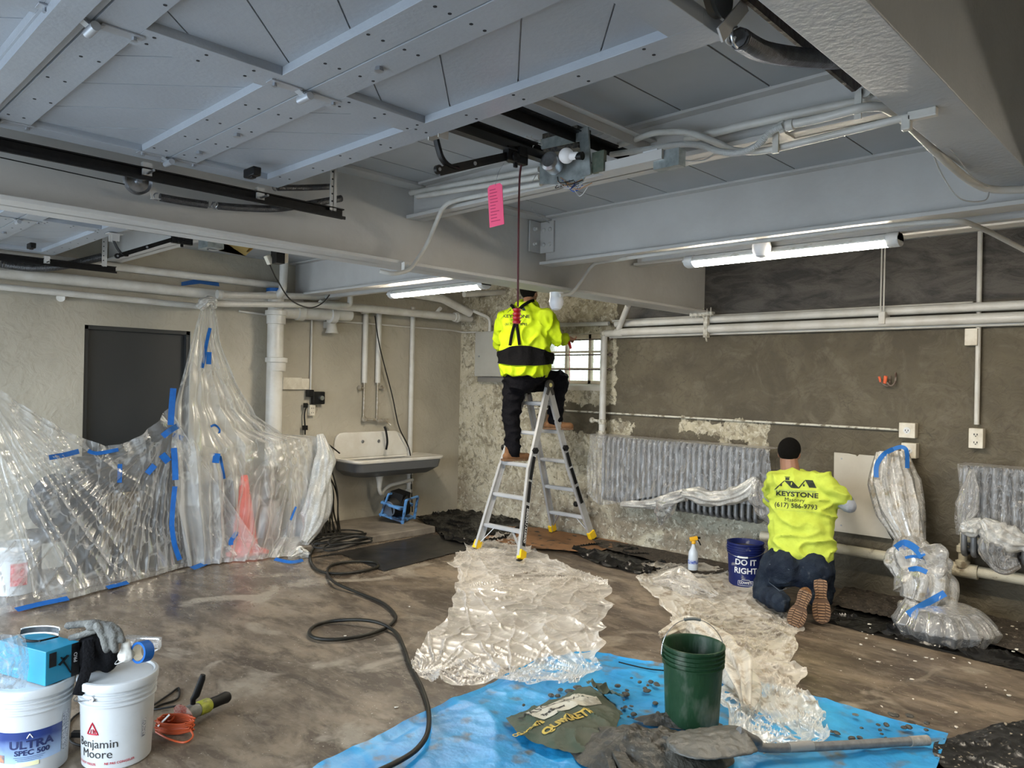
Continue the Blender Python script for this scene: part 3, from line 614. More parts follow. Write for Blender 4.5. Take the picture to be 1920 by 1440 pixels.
# bared opener motor
oc = P(1060, 290, 'x', -2.2); T = thing('opener_motor', 'bared garage door opener motor with bulb and hanging wires', 'door opener', oc)
B_ = lambda px, py, x=-2.2: P(px, py, 'x', x)
galv = pm('galvanised_sheet', (.45, .50, .50), .35, .7, col2=(.28, .32, .32), sc=18)
c = oc
Yo = 2.56; Ox = -2.16
Q = lambda px, py, y=Yo: P(px, py, 'y', y)
m = MB(); m.prism([Q(1012, 300), Q(1100, 285), Q(1100, 325), Q(1090, 345), Q(1012, 345)], (0, .006, 0))
m.prism([Q(1012, 262), Q(1098, 240), Q(1100, 262), Q(1015, 280)], (0, .004, 0)); m.bar(Q(1095, 240), Q(1100, 330), .01, .05); m.build('chassis_plate', galv, T, smooth=False)
m = MB(); m.bar(Q(1030, 268, 2.66), Q(1095, 252, 2.66), .10, .06); m.bar(Q(1028, 285, 2.66), Q(1095, 272, 2.66), .08, .04); m.build('control_board', pm('board_dark', (.03, .03, .035), .4, col2=(.15, .13, .10), sc=60), T, smooth=False)
m = MB(); m.lathe([(.035, 0), (.042, .01), (.042, .07), (.03, .08)], Q(1050, 315) - V((0, .03, 0)), 24, (.3, -1, .1)); m.build('motor_can', zinc, T)
bm_ = emis('bulb_glass', (.9, .95, 1), .04)
m = MB(); q = Q(1062, 292, 2.50); m.ball(q, .034, 24, 16); m.lathe([(.018, 0), (.016, .035), (.013, .045)], q + V((.022, 0, -.006)), 16, (1, .1, -.1)); m.build('light_bulb', bm_, T)
m = MB(); m.lathe([(.016, 0), (.018, .03)], q + V((.055, .005, -.012)), 14, (1, .1, -.1)); m.build('bulb_socket', blk, T)
m = MB(); a = Q(1104, 285); m.box(Q(1118, 302) + V((0, .02, 0)), (.065, .02, .09)); m.build('end_cover', pm('green_cover', (.07, .10, .07), .5, col2=(.12, .13, .10), sc=40), T, smooth=False)
for i in range(14):
    s = random.Random(i); a = Q(s.uniform(1030, 1095), s.uniform(330, 348)); b = Q(s.uniform(1050, 1115), s.uniform(335, 352)); mid = (a + b) / 2 + V((0, s.uniform(-.04, .02), -s.uniform(.01, .05)))
    m = MB(); m.tube(smooth_path([a, mid, b], 6), .0022, 5); m.build('hanging_wire', pm('wire%d' % (i % 4), ((.02, .02, .02), (.5, .5, .5), (.03, .1, .4), (.45, .25, .12))[i % 4], .5), T)
for i in range(6):
    s = random.Random(i + 40); a = Q(980 + i * 6, 258 + i); pts = [a, Q(s.uniform(975, 1010), s.uniform(255, 262)), Q(s.uniform(990, 1020), s.uniform(270, 285)), Q(1000 + i * 3, 262)]
    m = MB(); m.tube(smooth_path(pts, 6), .0018, 5); m.build('white_wire', paint_white, T)
m = MB(); m.bb((-2.02, 2.58, 2.62), (-1.70, 2.66, 2.66)); o = m.build('junction_bar', steel_paint, label='grey steel strap right of the bared opener', cat='strap', smooth=False)
m = MB(); q = P(1255, 300, 'y', 2.62); m.box(q, (.12, .05, .07)); m.build('junction_box', galv, label='open galvanised box at the end of the opener strap', cat='junction box', smooth=False)
m = MB(); q = P(1225, 292, 'y', 2.62); m.box(q, (.07, .05, .035)); m.build('terminal_block', white_pl, label='white terminal block beside the open galvanised box', cat='terminal block', smooth=False)
# left bay opener: yellowed cover and parts
L_ = lambda px, py, x=-5.4: P(px, py, 'x', x)
m = MB(); m.prism([L_(425, 457), L_(478, 463), L_(460, 480), L_(410, 470)], (0, 0, .06)); T2 = m.build('opener_cover', pm('yellowed_steel', (.55, .40, .14), .5, col2=(.62, .46, .18), sc=5), label='yellowed opener cover above the left bay pipes', cat='door opener', smooth=False)
m = MB(); m.box(L_(396, 458), (.16, .12, .07)); o = m.build('opener_works', galv, T2, smooth=False)
for i in range(7): s = random.Random(i + 9); m = MB(); m.tube(smooth_path([L_(386 + i * 5, 455), L_(s.uniform(384, 420), s.uniform(455, 470)), L_(s.uniform(384, 420), s.uniform(455, 470)), L_(392 + i * 4, 462)], 5), .005, 6); m.build('wire_coil', pm('wire%d' % (i % 4), (.02, .02, .02), .5), T2)
m = MB(); m.box(P(521, 480, 'x', -5.35), (.09, .07, .12)); m.build('relay_box', blk, label='small black box hanging under the girder by the stack pipe', cat='box', smooth=False)
m = MB(); m.box(P(504, 487, 'x', -5.4), (.05, .04, .07), Matrix.Rotation(.5, 3, 'X')); m.build('plug', cream, label='cream plug dangling beside the small black box', cat='plug', smooth=False, bevel=.006)
m = MB(); m.box(P(534, 482, 'x', -5.4), (.04, .04, .09)); m.build('outlet_box', cream, label='cream outlet right of the small black box', cat='outlet', smooth=False, bevel=.004)
m = MB(); m.tube(smooth_path([P(505, 494, 'x', -5.4), P(520, 525, 'x', -5.5), P(545, 562, 'x', -5.6), P(580, 577, 'x', -5.7), P(605, 568, 'x', -5.7), P(618, 553, 'x', -5.7)], 8), .006, 6); m.build('sagging_cable', blkrub, label='thin black cable sagging from the cream plug over the pipes', cat='cable')
# pull cord, handle, tag
m = MB(); m.tube(smooth_path([P(978, 306, 'x', -2.28), P(974, 340, 'x', -2.28), P(972, 450, 'x', -2.28), P(971, 575, 'x', -2.28)], 6), .0045, 8); cord = m.build('release_cord', pm('cord_red_brown', (.10, .025, .03), .8), label='dark red release cord hanging from the opener', cat='cord')
q = P(969, 592, 'x', -2.28); m = MB(); m.lathe([(.008, .034), (.018, .03), (.018, .022), (.011, .018), (.018, .012), (.018, .004), (.011, 0), (.018, -.006), (.018, -.014), (.011, -.018), (.019, -.024), (.016, -.034), (.004, -.036)], q, 20); m.build('handle', pm('red_plastic', (.55, .02, .03), .4), cord, label='ribbed red handle')
pk = pm('pink_tag', (.9, .10, .22), .7); m = MB(); a, b, c_, d_ = P(914, 347, 'x', -2.25), P(941, 341, 'x', -2.25), P(945, 420, 'x', -2.25), P(918, 427, 'x', -2.25)
a, b, c_, d_ = [P(x, y, 'y', 2.2) for x, y in ((914, 349), (941, 342), (945, 420), (918, 427))]
m.prism([a.lerp(b, .15), b.lerp(a, .15), b.lerp(c_, .06), c_, d_, a.lerp(d_, .06)], (0, .002, 0)); tg = m.build('paper_tag', pk, label='bright pink paper tag hanging below the opener arm', cat='tag', smooth=False)
m = MB(); u = (b - a).normalized(); dn = (d_ - a).normalized(); rr = random.Random(3)
for k in range(11):
    y_ = .02 + k * .0135; w_ = rr.uniform(.03, .055); s0 = a + u * .012 + dn * y_ - V((0, .0008, 0)); 
    if (d_ - a).length > y_: m.prism([s0, s0 + u * w_, s0 + u * w_ + dn * .003, s0 + dn * .003], (0, -.0004, 0))
m.build('printed_lines', pm('tag_ink', (.45, .03, .10), .8), tg, smooth=False)
m = MB(); m.tube(smooth_path([P(929, 348, 'y', 2.2), P(934, 325, 'y', 2.2), P(945, 306, 'y', 2.22)], 5), .001, 5); m.build('tag_wire', zinc, tg)
m = MB(); m.tube(smooth_path([P(1008, 322, 'x', -2.28), P(992, 360, 'y', 3.2), P(1000, 395, 'y', 3.6), P(1030, 418, 'y', 4.0)], 8), .002, 5); m.build('loose_wire', zinc, label='thin loose wire curling from the opener to the beam plate', cat='wire')
# ================================================================== PIPES, CONDUITS, LAMPS
def pipe(pts, r, label, mat=None, rad=.06, cat='pipe', name='pipe', n=14, group=None, coll=()):
    m = MB(); m.tube(bendpipe(pts, rad), r, n); o = m.build(name, mat or paint_white, label=label, cat=cat, group=group)
    for c, d, k in coll:
        m = MB(); m.lathe([(r * 1.0, -.035 * k), (r * 1.28, -.032 * k), (r * 1.28, .0), (r * 1.4, .005), (r * 1.4, .03 * k), (r, .035 * k)], c, 20, d); m.build('collar', mat or paint_white, o)
    return o
A = lambda px, py, x=-7.30: P(px, py, 'x', x)
Bw = lambda px, py, y=6.54: P(px, py, 'y', y)
a0, a1 = A(0, 511, -7.28), A(412, 553, -7.28); zt = (a0.z + a1.z) / 2
pipe([(-7.28, YF, zt), (-7.28, a1.y + .9, zt)], .05, 'thick cream pipe running high along the left wall, lowest of the pair')
pipe([(-7.22, YF, A(0, 533, -7.22).z), (-7.22, A(380, 575, -7.22).y, A(380, 575, -7.22).z)], .028, 'thinner pipe under the thick cream pipe on the left wall')
q0, q1 = A(240, 505, -7.25), A(530, 535, -7.25); zz = (q0.z + q1.z) / 2
pipe([(-7.25, 1.0, zz), (-7.25, q1.y, zz), (-7.25, q1.y, zz + .28)], .036, 'upper cream pipe behind the black spring, turning up near the stack')
# two near pipes with elbows over the curtain tie
x = -6.95
p0, p1 = P(385, 571, 'x', x), P(655, 573, 'x', x)
pipe([P(388, 569, 'x', x), P(656, 573, 'x', x), P(658, 540, 'x', x)], .030, 'bright cream pipe that carries the plastic curtain, turned up at its end', rad=.04)
x = -7.1
pipe([P(415, 553, 'x', x), P(636, 557, 'x', x), P(636, 540, 'x', x)], .034, 'cream pipe just above the curtain pipe with an elbow end', rad=.04, coll=((P(412, 552, 'x', x), (0, 1, 0), .8),))
# soil stack
sx = -7.18; s1 = P(518, 560, 'x', sx)
st = pipe([(sx, s1.y, .02), (sx, s1.y, 2.55)], .082, 'thick cream soil stack left of the sink', name='soil_stack', n=28)
for py, in ((592,), (680,)):
    q = P(518, py, 'x', sx); m = MB(); m.lathe([(.082, -.09), (.095, -.085), (.097, 0), (.112, .005), (.112, .05), (.085, .055)], q, 32); m.build('hub', paint_white, st)
m = MB(); m.lathe([(.10, 0), (.10, .05), (.07, .06)], (sx, s1.y, 2.55), 28); m.build('hub', paint_white, st)
m = MB(); m.lathe([(.101, .0), (.103, .035), (.0, .04)], (sx, s1.y, 2.58), 28); m.build('tape_band', tape_m, st, label='blue tape wrapped round the stack top')
m = MB(); m.tube(bendpipe([(sx, s1.y, 2.38), (sx, s1.y + .9, 2.42)], .1), .07, 20); 
for k in (.28, .68): m.lathe([(.07, -.05), (.088, -.045), (.088, .03), (.075, .04)], (sx, s1.y + k, 2.395), 24, (0, 1, 0))
m.build('branch', paint_white, st)
pipe([P(534, 475, 'x', -7.05), P(530, 545, 'x', -7.05), P(520, 556, 'x', -7.1)], .04, 'short pipe dropping to the stack top from the ceiling', rad=.03)
# thin conduit along wall
q0, q1 = A(540, 595, -7.36), A(904, 627, -7.36)
pipe([(-7.355, q0.y - .55, q0.z + .02), (-7.355, q0.y, q0.z), (-7.355, 6.4, 2.36), (-7.3, 6.54, 2.34), (-7.0, 6.55, 2.335)], .011, 'thin conduit crossing the wall above the sink into the corner', rad=.05)
# long drain pipe towards the corner
q0, q1 = P(600, 570, 'x', -7.05), P(905, 574, 'x', -7.05)
pipe([(-7.05, q0.y, q0.z), (-7.05, 6.45, q0.z + .01)], .045, 'long cream drain pipe running under the ceiling to the corner', n=20, coll=(((-7.05, 6.2, q0.z + .01), (0, 1, 0), 1),))
pipe([P(870, 552, 'x', -6.6), P(945, 548, 'x', -6.6), P(958, 556, 'x', -6.6)], .034, 'short white pipe stub with elbow beside the ladder worker', rad=.03)
pipe([P(678, 585, 'x', -7.2), P(715, 582, 'x', -7.2), P(810, 595, 'x', -7.2), P(826, 578, 'x', -7.0)], .022, 'sloping pipe with a kink above the sink risers', rad=.04)
pipe([P(745, 545, 'x', -6.9), P(830, 560, 'x', -6.9), (-6.9, 6.3, 2.55)], .05, 'wide pipe slanting behind the far tube light')
# sink risers
for px, lb in ((686, 'left insulated riser above the sink'), (711, 'right insulated riser above the sink')):
    x = -7.33; q = P(px, 592, 'x', x); y = q.y; zb = P(px, 718, 'x', x).z
    o = pipe([(x, y, zb), (x, y, 2.5)], .032, lb, n=18)
    m = MB(); m.tube([(x, y, zb + .01), (x, y, 1.22 if px < 700 else 1.2)], .012, 10); m.tube([(x, y - .005, zb - .06), (x, y + (-.06 if px < 700 else .06), zb - .06)], .012, 10); m.lathe([(.03, -.006), (.034, 0), (.03, .006)], (x, y + (-.07 if px < 700 else .07), zb - .06), 16, (0, 1, .2)); m.build('supply_valve', pm('old_brass', (.35, .30, .22), .4, .5, col2=(.5, .47, .42), sc=30), o)
q = P(774, 600, 'x', -7.31); vent = pipe([(-7.31, q.y, .3), (-7.31, q.y, 2.6)], .030, 'tall vertical pipe right of the sink', n=18)
m = MB()
for z in (.34, .45, .56): m.lathe([(.030, -.02), (.045, -.018), (.045, .02), (.03, .025)], (-7.31, q.y, z), 18)
m.build('fitting', paint_white, vent)
# conduit to the phone-style switch
q = P(585, 600, 'x', -7.355); pipe([(-7.355, q.y, 1.50), (-7.355, q.y, 2.44)], .011, 'thin vertical conduit down to the black wall timer')
m = MB(); q = P(547, 719, 'x', -7.36); m.box((-7.36, q.y, q.z), (.04, .22, .13)); m.build('electrical_box', cream, label='wide blank cream box on the wall right of the stack', cat='junction box', smooth=False, bevel=.004)
m = MB(); q = P(568, 720, 'x', -7.36); m.box((-7.365, q.y + .02, q.z), (.03, .11, .12)); m.build('electrical_box', cream, label='smaller blank cream box beside the wide one', cat='junction box', smooth=False, bevel=.004)
t = thing('wall_timer', 'black wall timer box with a round dial', 'timer', (-7.34, P(593, 745, 'x', -7.34).y, 1.45)); q = P(596, 746, 'x', -7.33); m = MB(); m.box(q, (.06, .15, .14)); m.box(q + V((0, -.10, .05)), (.05, .08, .08)); m.build('body', blk, t, bevel=.01, smooth=False)
m = MB(); m.lathe([(.028, 0), (.025, .03)], q + V((.03, .02, 0)), 20, (1, 0, 0)); m.build('dial', zinc, t)
m = MB(); q = P(584, 769, 'x', -7.35); m.box(q, (.045, .07, .12)); o = m.build('wall_outlet', cream, label='white outlet box hanging under the black timer', cat='outlet', smooth=False, bevel=.004)
m = MB(); [m.box(q + V((.023, dy, dz)), (.002, .005, .014)) for dy in (-.012, .012) for dz in (-.028, .022)]; m.build('slots', hole_m, o, smooth=False)
m = MB(); m.tube(smooth_path([P(577, 758, 'x', -7.33), P(571, 775, 'x', -7.33), P(572, 800, 'x', -7.33), P(572, 815, 'x', -7.33)], 6), .008, 8); m.box(P(572, 802, 'x', -7.32), (.03, .05, .05)); m.box(P(573, 760, 'x', -7.32), (.03, .04, .05)); m.build('power_cord', blkrub, label='black cord with plug hanging left of the outlet', cat='cord')
t = thing('wall_lamp', 'cream downlight cone on the wall under the drain pipe', 'lamp', P(622, 612, 'x', -7.3)); q = P(622, 625, 'x', -7.27); m = MB(); m.lathe([(.075, 0), (.06, .04), (.045, .12), (.04, .14), (.01, .145)], q, 28); m.build('shade', paint_white, t); m = MB(); m.bb((-7.38, q.y - .04, q.z + .06), (-7.27, q.y + .04, q.z + .13)); m.build('bracket', paint_white, t, smooth=False)
pipe([P(117, 555, 'x', -7.38), P(106, 560, 'x', -7.38) + V((.12, 0, -.0))], .034, 'short open pipe stub sticking out above the dark door', n=20)
m = MB(); q = P(106, 560, 'x', -7.38) + V((.121, 0, 0)); dd = (P(106, 560, 'x', -7.38) + V((.12, 0, 0)) - P(117, 555, 'x', -7.38)).normalized(); m.lathe([(.024, 0), (.024, .002)], q, 20, dd); m.build('pipe_opening', hole_m, [o for o in bpy.data.objects if o.get('label', '').startswith('short open pipe stub')][0], smooth=False) if False else None
# blue tape on wall
m = MB(); tp = [P(340, 529, 'x', -7.372), P(370, 523, 'x', -7.372), P(410, 530, 'x', -7.372), P(411, 537, 'x', -7.372), P(375, 532, 'x', -7.372), P(340, 536, 'x', -7.372)]
m.prism(tp, (.002, 0, 0)); m.build('tape_strip', tape_m, label='torn strip of blue tape high on the left wall', cat='tape', smooth=False)
# ---- pipes along the window wall
for py0, py1, r, y, lb in ((605, 574, .035, 6.50, 'upper thick cream pipe along the cement wall'), (624, 592, .040, 6.47, 'middle thick cream pipe along the cement wall'), (634, 601, .017, 6.52, 'thin lowest pipe under the two thick ones on the cement wall'), (598, 566, .011, 6.56, 'thin ragged conduit on top of the wall pipes')):
    q0 = P(1180, py0, 'y', y); q1 = P(1915, py1, 'y', y); z = (q0.z + q1.z) / 2; xe = XR if r > .012 else P(1825, 570, 'y', y).x
    pipe([(P(1155, 600, 'y', y).x if r > .03 else -4.9, y, z), (xe, y, z)], r, lb, n=18)
q = P(1133, 622, 'y', 6.47); zt = P(1180, 624, 'y', 6.47).z
vp = pipe([(q.x, 6.47, 1.02), (q.x, 6.47, zt), (q.x + .25, 6.47, zt)], .036, 'vertical cream pipe in front of the window, down to the radiator', rad=.04, n=18)
m = MB(); m.tube([(q.x, 6.47, 1.30), (q.x - .12, 6.46, 1.31)], .016, 10); m.ball((q.x - .13, 6.46, 1.31), .032, 10, 8)
for z in (1.3, 1.18, 1.1, zt): m.lathe([(.03, -.03), (.044, -.025), (.044, .02), (.03, .03)], (q.x, 6.47, z), 16)
m.build('valve', pm('flaky_white', (.66, .64, .57), .6, col2=(.3, .27, .2), sc=40, bump=.4), vp)
pipe([P(1178, 572, 'y', 6.3), P(1160, 617, 'y', 6.46)], .030, 'slanting pipe rising from the wall pipes towards the girder')
pipe([(-6.6, 6.50, 2.385), (-4.9, 6.50, 2.36)], .022, 'dark-edged pipe above the window')
q = P(1655, 600, 'y', 6.45)
for dx, lb in ((-.012, 'left of two thin white hanger rods by the tube light'), (.012, 'right of two thin white hanger rods by the tube light')):
    m = MB(); m.tube([(q.x + dx, 6.43, 2.27), (q.x + dx, 6.43, 2.92)], .006, 8); m.build('hanger_rod', paint_white, label=lb, cat='rod')
m = MB(); m.bb((q.x - .025, 6.42, 2.24), (q.x + .025, 6.55, 2.34)); m.build('pipe_clamp', paint_white, label='white clamp under the thin hanger rods', cat='clamp', smooth=False, bevel=.004)
# pipe at far right down to outlet
q = P(1836, 500, 'y', 6.55); pipe([(P(1838, 440, 'y', 6.55).x, 6.55, 2.93), (P(1831, 805, 'y', 6.55).x, 6.55, 1.46)], .018, 'vertical conduit down the cement wall to the right outlet', n=12)
m = MB(); q = P(1822, 632, 'y', 6.54); m.box((q.x, 6.55, q.z), (.085, .07, .13)); m.build('electrical_box', cream, label='blank white box on the cement wall beside the vertical conduit', cat='junction box', smooth=False, bevel=.004)
def outlet(px, py, w, h, label, rnd=False, y=6.54, dep=.08):
    q = P(px, py, 'y', y - dep / 2); t = thing('wall_outlet', label, 'outlet', (q.x, YB, q.z)); m = MB(); m.box((q.x, YB - dep / 2, q.z), (w, dep, h)); m.build('box', cream, t, smooth=False, bevel=.004)
    if rnd: m = MB(); m.lathe([(.026, 0), (.026, .004)], (q.x, YB - dep, q.z), 24, (0, -1, 0)); m.build('socket', white_pl, t)
    m = MB()
    for dz in ((0,) if rnd else (-.03, .03)):
        for dx in (-.010, .010): m.box((q.x + dx, YB - dep - .004, q.z + dz), (.005, .004, .013))
        m.ball((q.x, YB - dep - .004, q.z + dz - .014), .004, 8, 6)
    m.build('slots', hole_m, t, smooth=False); return t
outlet(1829, 822, .095, .15, 'cream double outlet box at the foot of the vertical conduit')
outlet(1700, 807, .12, .12, 'square white single outlet at the end of the horizontal conduit', True)
t = outlet(1703, 845, .11, .12, 'paint-smeared square outlet box directly below the white one', True)
pipe([P(985, 763, 'y', 6.56), P(1063, 770, 'y', 6.56), P(1686, 806, 'y', 6.56)], .010, 'flaking conduit running across the cement to the square outlet', pm('flaky_conduit', (.60, .58, .50), .6, col2=(.20, .17, .12), sc=18, mix=(.5, .6)))
# low heating pipe
q0, q1 = P(1566, 1030, 'y', 6.46), P(1915, 1085, 'y', 6.46); z = .355
flk = pm('flaked_cream_pipe', (.58, .53, .40), .5, col2=(.25, .20, .13), sc=7, mix=(.55, .62), bump=.3)
pipe([(-3.1, 6.46, P(1640, 1040, 'y', 6.46).z), (XR, 6.46, P(1900, 1082, 'y', 6.46).z)], .042, 'peeling cream heating pipe low on the cement wall', flk, n=20)
q = P(1805, 1060, 'y', 6.44); vv = thing('radiator_valve', 'cream radiator valve rising from the low heating pipe', 'valve', q); m = MB()
m.tube([(q.x, 6.44, .38), (q.x, 6.44, .56)], .03, 14); m.lathe([(.03, -.03), (.05, -.025), (.05, .02), (.03, .03)], (q.x, 6.44, .41), 16); m.lathe([(.03, -.03), (.046, -.02), (.046, .02), (.03, .03)], (q.x, 6.44, .52), 8); m.tube([(q.x - .08, 6.45, .36), (q.x + .1, 6.45, .36)], .055, 16); m.build('body', flk, vv)
m = MB(); m.tube([(q.x, 6.44, .56), (q.x, 6.44, .66)], .022, 12); m.ball((q.x, 6.44, .66), .028, 12, 8); m.tube([(q.x, 6.44, .60), (q.x + .16, 6.44, .60)], .024, 12); m.build('cap', flk, vv)
# hook
m = MB(); q = P(1667, 712, 'y', 6.55)
t = thing('wall_hook', 'rusty wall hook with orange tips on the bare cement', 'hook', q); m = MB(); m.tube(smooth_path([q + V((.04, .03, .06)), q + V((.05, -.01, -.02)), q + V((.02, -.03, -.05)), q + V((-.02, -.04, 0))], 6), .007, 8); m.tube(smooth_path([q + V((0, .03, .03)), q + V((0, -.01, -.05)), q + V((-.04, -.03, -.03)), q + V((-.06, -.03, .01))], 6), .007, 8); m.build('wire', barm, t)
m = MB(); m.tube([q + V((-.02, -.035, -.03)), q + V((-.012, -.045, .03))], .014, 10); m.tube([q + V((-.055, -.03, -.02)), q + V((-.066, -.035, .025))], .010, 10); m.build('tips', pm('orange_rubber', (.75, .14, .05), .5), t)
# breaker panel
m = MB(); pc = pm('panel_grey', (.42, .42, .38), .45, col2=(.38, .37, .33), sc=3); m.bb((-6.95, 6.44, 1.77), (-6.45, YB, 2.33)); o = m.build('breaker_box', pc, label='grey electrical panel in the corner behind the ladder worker', cat='electrical panel', smooth=False, bevel=.006)
m = MB(); m.bb((-6.93, 6.43, 1.80), (-6.47, 6.442, 2.31)); d = m.build('panel_door', pc, o, smooth=False, bevel=.003); m = MB(); m.lathe([(.012, 0), (.01, .01)], (-6.86, 6.43, 2.02), 12, (0, -1, 0)); m.build('latch', bolt_m, d)
m = MB(); m.bb((-6.95, 6.50, 1.70), (-6.5, YB, 1.765)); m.build('panel_base', pm('raw_cement', (.2, .19, .17), .8), o, smooth=False)
pipe([(-6.75, 6.5, 2.33), (-6.75, 6.5, 2.5), (-6.85, 6.3, 2.58)], .02, 'bent conduit leaving the top of the electrical panel')
# ---- ceiling conduits
cy = 2.84
def C(px, py, y=cy): return P(px, py, 'y', y)
pipe([P(712, 508, 'x', -3.66), P(735, 514, 'x', -3.62), P(768, 508, 'x', -3.62), P(800, 460, 'x', -3.64), C(832, 384), C(860, 374), C(1014, 345)], .013, 'grey-white conduit swooping from the girder flange up to the cross beam', rad=.07)
m = MB(); q = P(758, 500, 'x', -3.66); m.box(q, (.03, .02, .05)); m.tube([q + V((0, 0, -.04)), q + V((0, 0, .03))], .006, 8); m.build('beam_clamp', paint_white, label='small white beam clamp on the girder flange', cat='clamp', smooth=False)
pipe([C(708, 378, 2.88) + V((.35, 0, 0)), C(1012, 318, 2.88)], .017, 'upper of two straight conduits left of the opener')
pipe([C(745, 378, 2.85) + V((.2, 0, 0)), C(1012, 332, 2.85)], .015, 'lower of two straight conduits left of the opener')
pipe([C(1160, 272), C(1185, 264), C(1225, 248), C(1290, 246), C(1345, 268), C(1378, 284), C(1432, 284), C(1500, 268), C(1600, 244), C(1722, 214)], .014, 'conduit with a wave that ends at the encased beam bracket', rad=.08)
pipe([C(1285, 262, 2.88), C(1400, 234, 2.88), C(1560, 200, 2.88), C(1684, 176, 2.88)], .017, 'straight thick conduit above the wavy ones on the cross beam')
flexm = pm('flex_white', (.60, .61, .60), .45, bump=.0)
fp = smooth_path([C(1145, 290, 2.78), C(1200, 282, 2.78), C(1270, 271, 2.78), C(1310, 272, 2.78), C(1350, 284, 2.78), C(1385, 286, 2.78), C(1420, 272, 2.78), C(1445, 248, 2.78), C(1468, 236, 2.78)], 24)
fp = resample(fp, 520); m = MB(); m.tube(fp, [.0115 + (.0022 if i % 3 else 0) for i in range(len(fp))], 8); m.build('flexible_conduit', flexm, label='ribbed flexible conduit wound around the wavy conduit', cat='conduit')
pipe([C(1470, 236, 2.8), C(1540, 222, 2.8), C(1618, 201, 2.8), C(1655, 199, 2.85), P(1692, 222, 'y', 3.0), P(1760, 290, 'y', 3.4), P(1815, 338, 'y', 3.7), P(1855, 357, 'y', 3.86), P(1930, 355, 'y', 3.93)], .017, 'thick conduit sweeping down across the deep beam to the right edge', rad=.12)
m = MB(); q = C(1476, 236, 2.8); m.lathe([(.014, -.03), (.024, -.028), (.024, -.01), (.019, -.005), (.024, .004), (.022, .025), (.014, .03)], q, 14, (1, 0, .0)); m.build('conduit_coupling', paint_white, label='white coupling joining flexible and rigid conduit', cat='coupling')
for px, py, lb in ((1460, 262, 'white strap with round disc holding the wavy conduit'), (1614, 197, 'white strap at the top of the sweeping conduit')):
    q = C(px, py); m = MB(); m.bb((q.x - .012, q.y - .03, q.z - .06), (q.x + .012, q.y - .02, q.z + .05)); m.bb((q.x - .012, q.y - .03, q.z + .03), (q.x + .012, 2.96, q.z + .05)); m.lathe([(.02, 0), (.02, .015)], q + V((.02, 0, .04)), 14, (0, -1, 0)); m.build('strap', paint_white, label=lb, cat='strap', smooth=False)
wire_m = pm('thin_grey_wire', (.42, .43, .43), .5)
def wire(pts, r, label): m = MB(); m.tube(smooth_path(pts, 8), r, 6); return m.build('wire', wire_m, label=label, cat='wire')
wire([P(1741, 232, 'y', 3.2), P(1744, 270, 'y', 3.3), P(1765, 325, 'y', 3.5), P(1800, 372, 'y', 3.65), P(1846, 376, 'y', 3.8), P(1855, 355, 'y', 3.84)], .003, 'thin wire looping below the sweeping conduit')
wire([P(1690, 216, 'y', 3.0), P(1750, 250, 'y', 3.2), P(1790, 290, 'y', 3.4), P(1822, 330, 'y', 3.6), P(1852, 350, 'y', 3.8)], .0025, 'thin wire following the sweeping conduit from above')
wire([C(1252, 285), C(1280, 300), C(1320, 300), C(1345, 284)], .003, 'thin wire sagging right of the galvanised box')
# under beam: conduit to sensor
yb = 4.10
pipe([P(1050, 554, 'x', -3.66), P(1072, 551, 'x', -3.64), P(1090, 528, 'x', -3.62), P(1112, 494, 'x', -3.6), P(1190, 482, 'y', yb), P(1400, 455, 'y', yb), P(1640, 425, 'y', yb), P(1800, 412, 'y', yb), P(1850, 432, 'y', yb + .25), P(1935, 476, 'y', yb + .6)], .013, 'long conduit under the deep beam feeding the tube light and sensor', rad=.08)
def sensor(px, py, ax, v, label):
    q = P(px, py, ax, v); t = thing('motion_sensor', label, 'sensor', q); m = MB(); m.lathe([(.05, .035), (.052, .075), (.0, .08)], q, 28); m.build('base', white_pl, t); m = MB(); m.lathe([(.01, -.06), (.035, -.05), (.052, -.02), (.056, .01), (.05, .035)], q, 28); m.build('dome', pm('dome_white', (.72, .74, .78), .3), t); return t
sensor(1043, 567, 'x', -3.72, 'white dome sensor hanging from the girder by the ladder worker')
sensor(1428, 465, 'y', 4.26, 'white dome sensor in front of the near tube light')
tube_em = emis('tube_light', (1.0, .89, .72), 72)
def lampf(x0, x1, y, z, label):
    t = thing('tube_light', label, 'lamp', ((x0 + x1) / 2, y, z)); m = MB()
    pr = lambda x, s=1: [V((x, y + a * s, z + b)) for a, b in ((-.055, .02), (-.03, .05), (.03, .05), (.055, .02), (.055, .012), (-.055, .012))]
    m.rings([pr(x0 + .0), pr(x1)]); m.build('housing', white_pl, t)
    m = MB(); ring = lambda x: [V((x, y + .052 * math.sin(a), z + .014 - .032 * math.cos(a))) for a in [math.pi * (k / 10 - .5) for k in range(11)]]
    m.rings([ring(x0 + .07), ring(x1 - .07)]); m.build('diffuser', tube_em, t)
    for a, b in ((x0, x0 + .07), (x1 - .07, x1)):
        m = MB(); m.rings([[V((x, y + .057 * s * math.sin(k), z + .02 - .042 * s * math.cos(k))) for k in [2 * math.pi * j / 20 for j in range(20)]] for x, s in ((a, .82), (a + .012, 1), (b - .008, 1), (b, .98))]); m.build('end_cap', white_pl, t)
    m = MB()
    for x in (x0 + .18, x1 - .3): m.tube(smooth_path([(x - .02, y, z + .05), (x, y, z + .08), (x + .015, y, z + .055)], 4), .003, 6)
    m.build('hook', bolt_m, t); return t
lampf(-2.66, -1.34, 4.36, 2.505, 'glowing white tube light under the deep beam at right')
qa = P(733, 549, 'y', 4.36); qb = P(912, 533, 'y', 4.36)
lampf(qa.x, qb.x, 4.36, 2.505, 'glowing white tube light of the left bay, beyond the girder')
lampf(.25, 1.55, 4.36, 2.505, 'added tube light out of view, brightening the right bay')  # extra fixture outside the view, added to light the right side
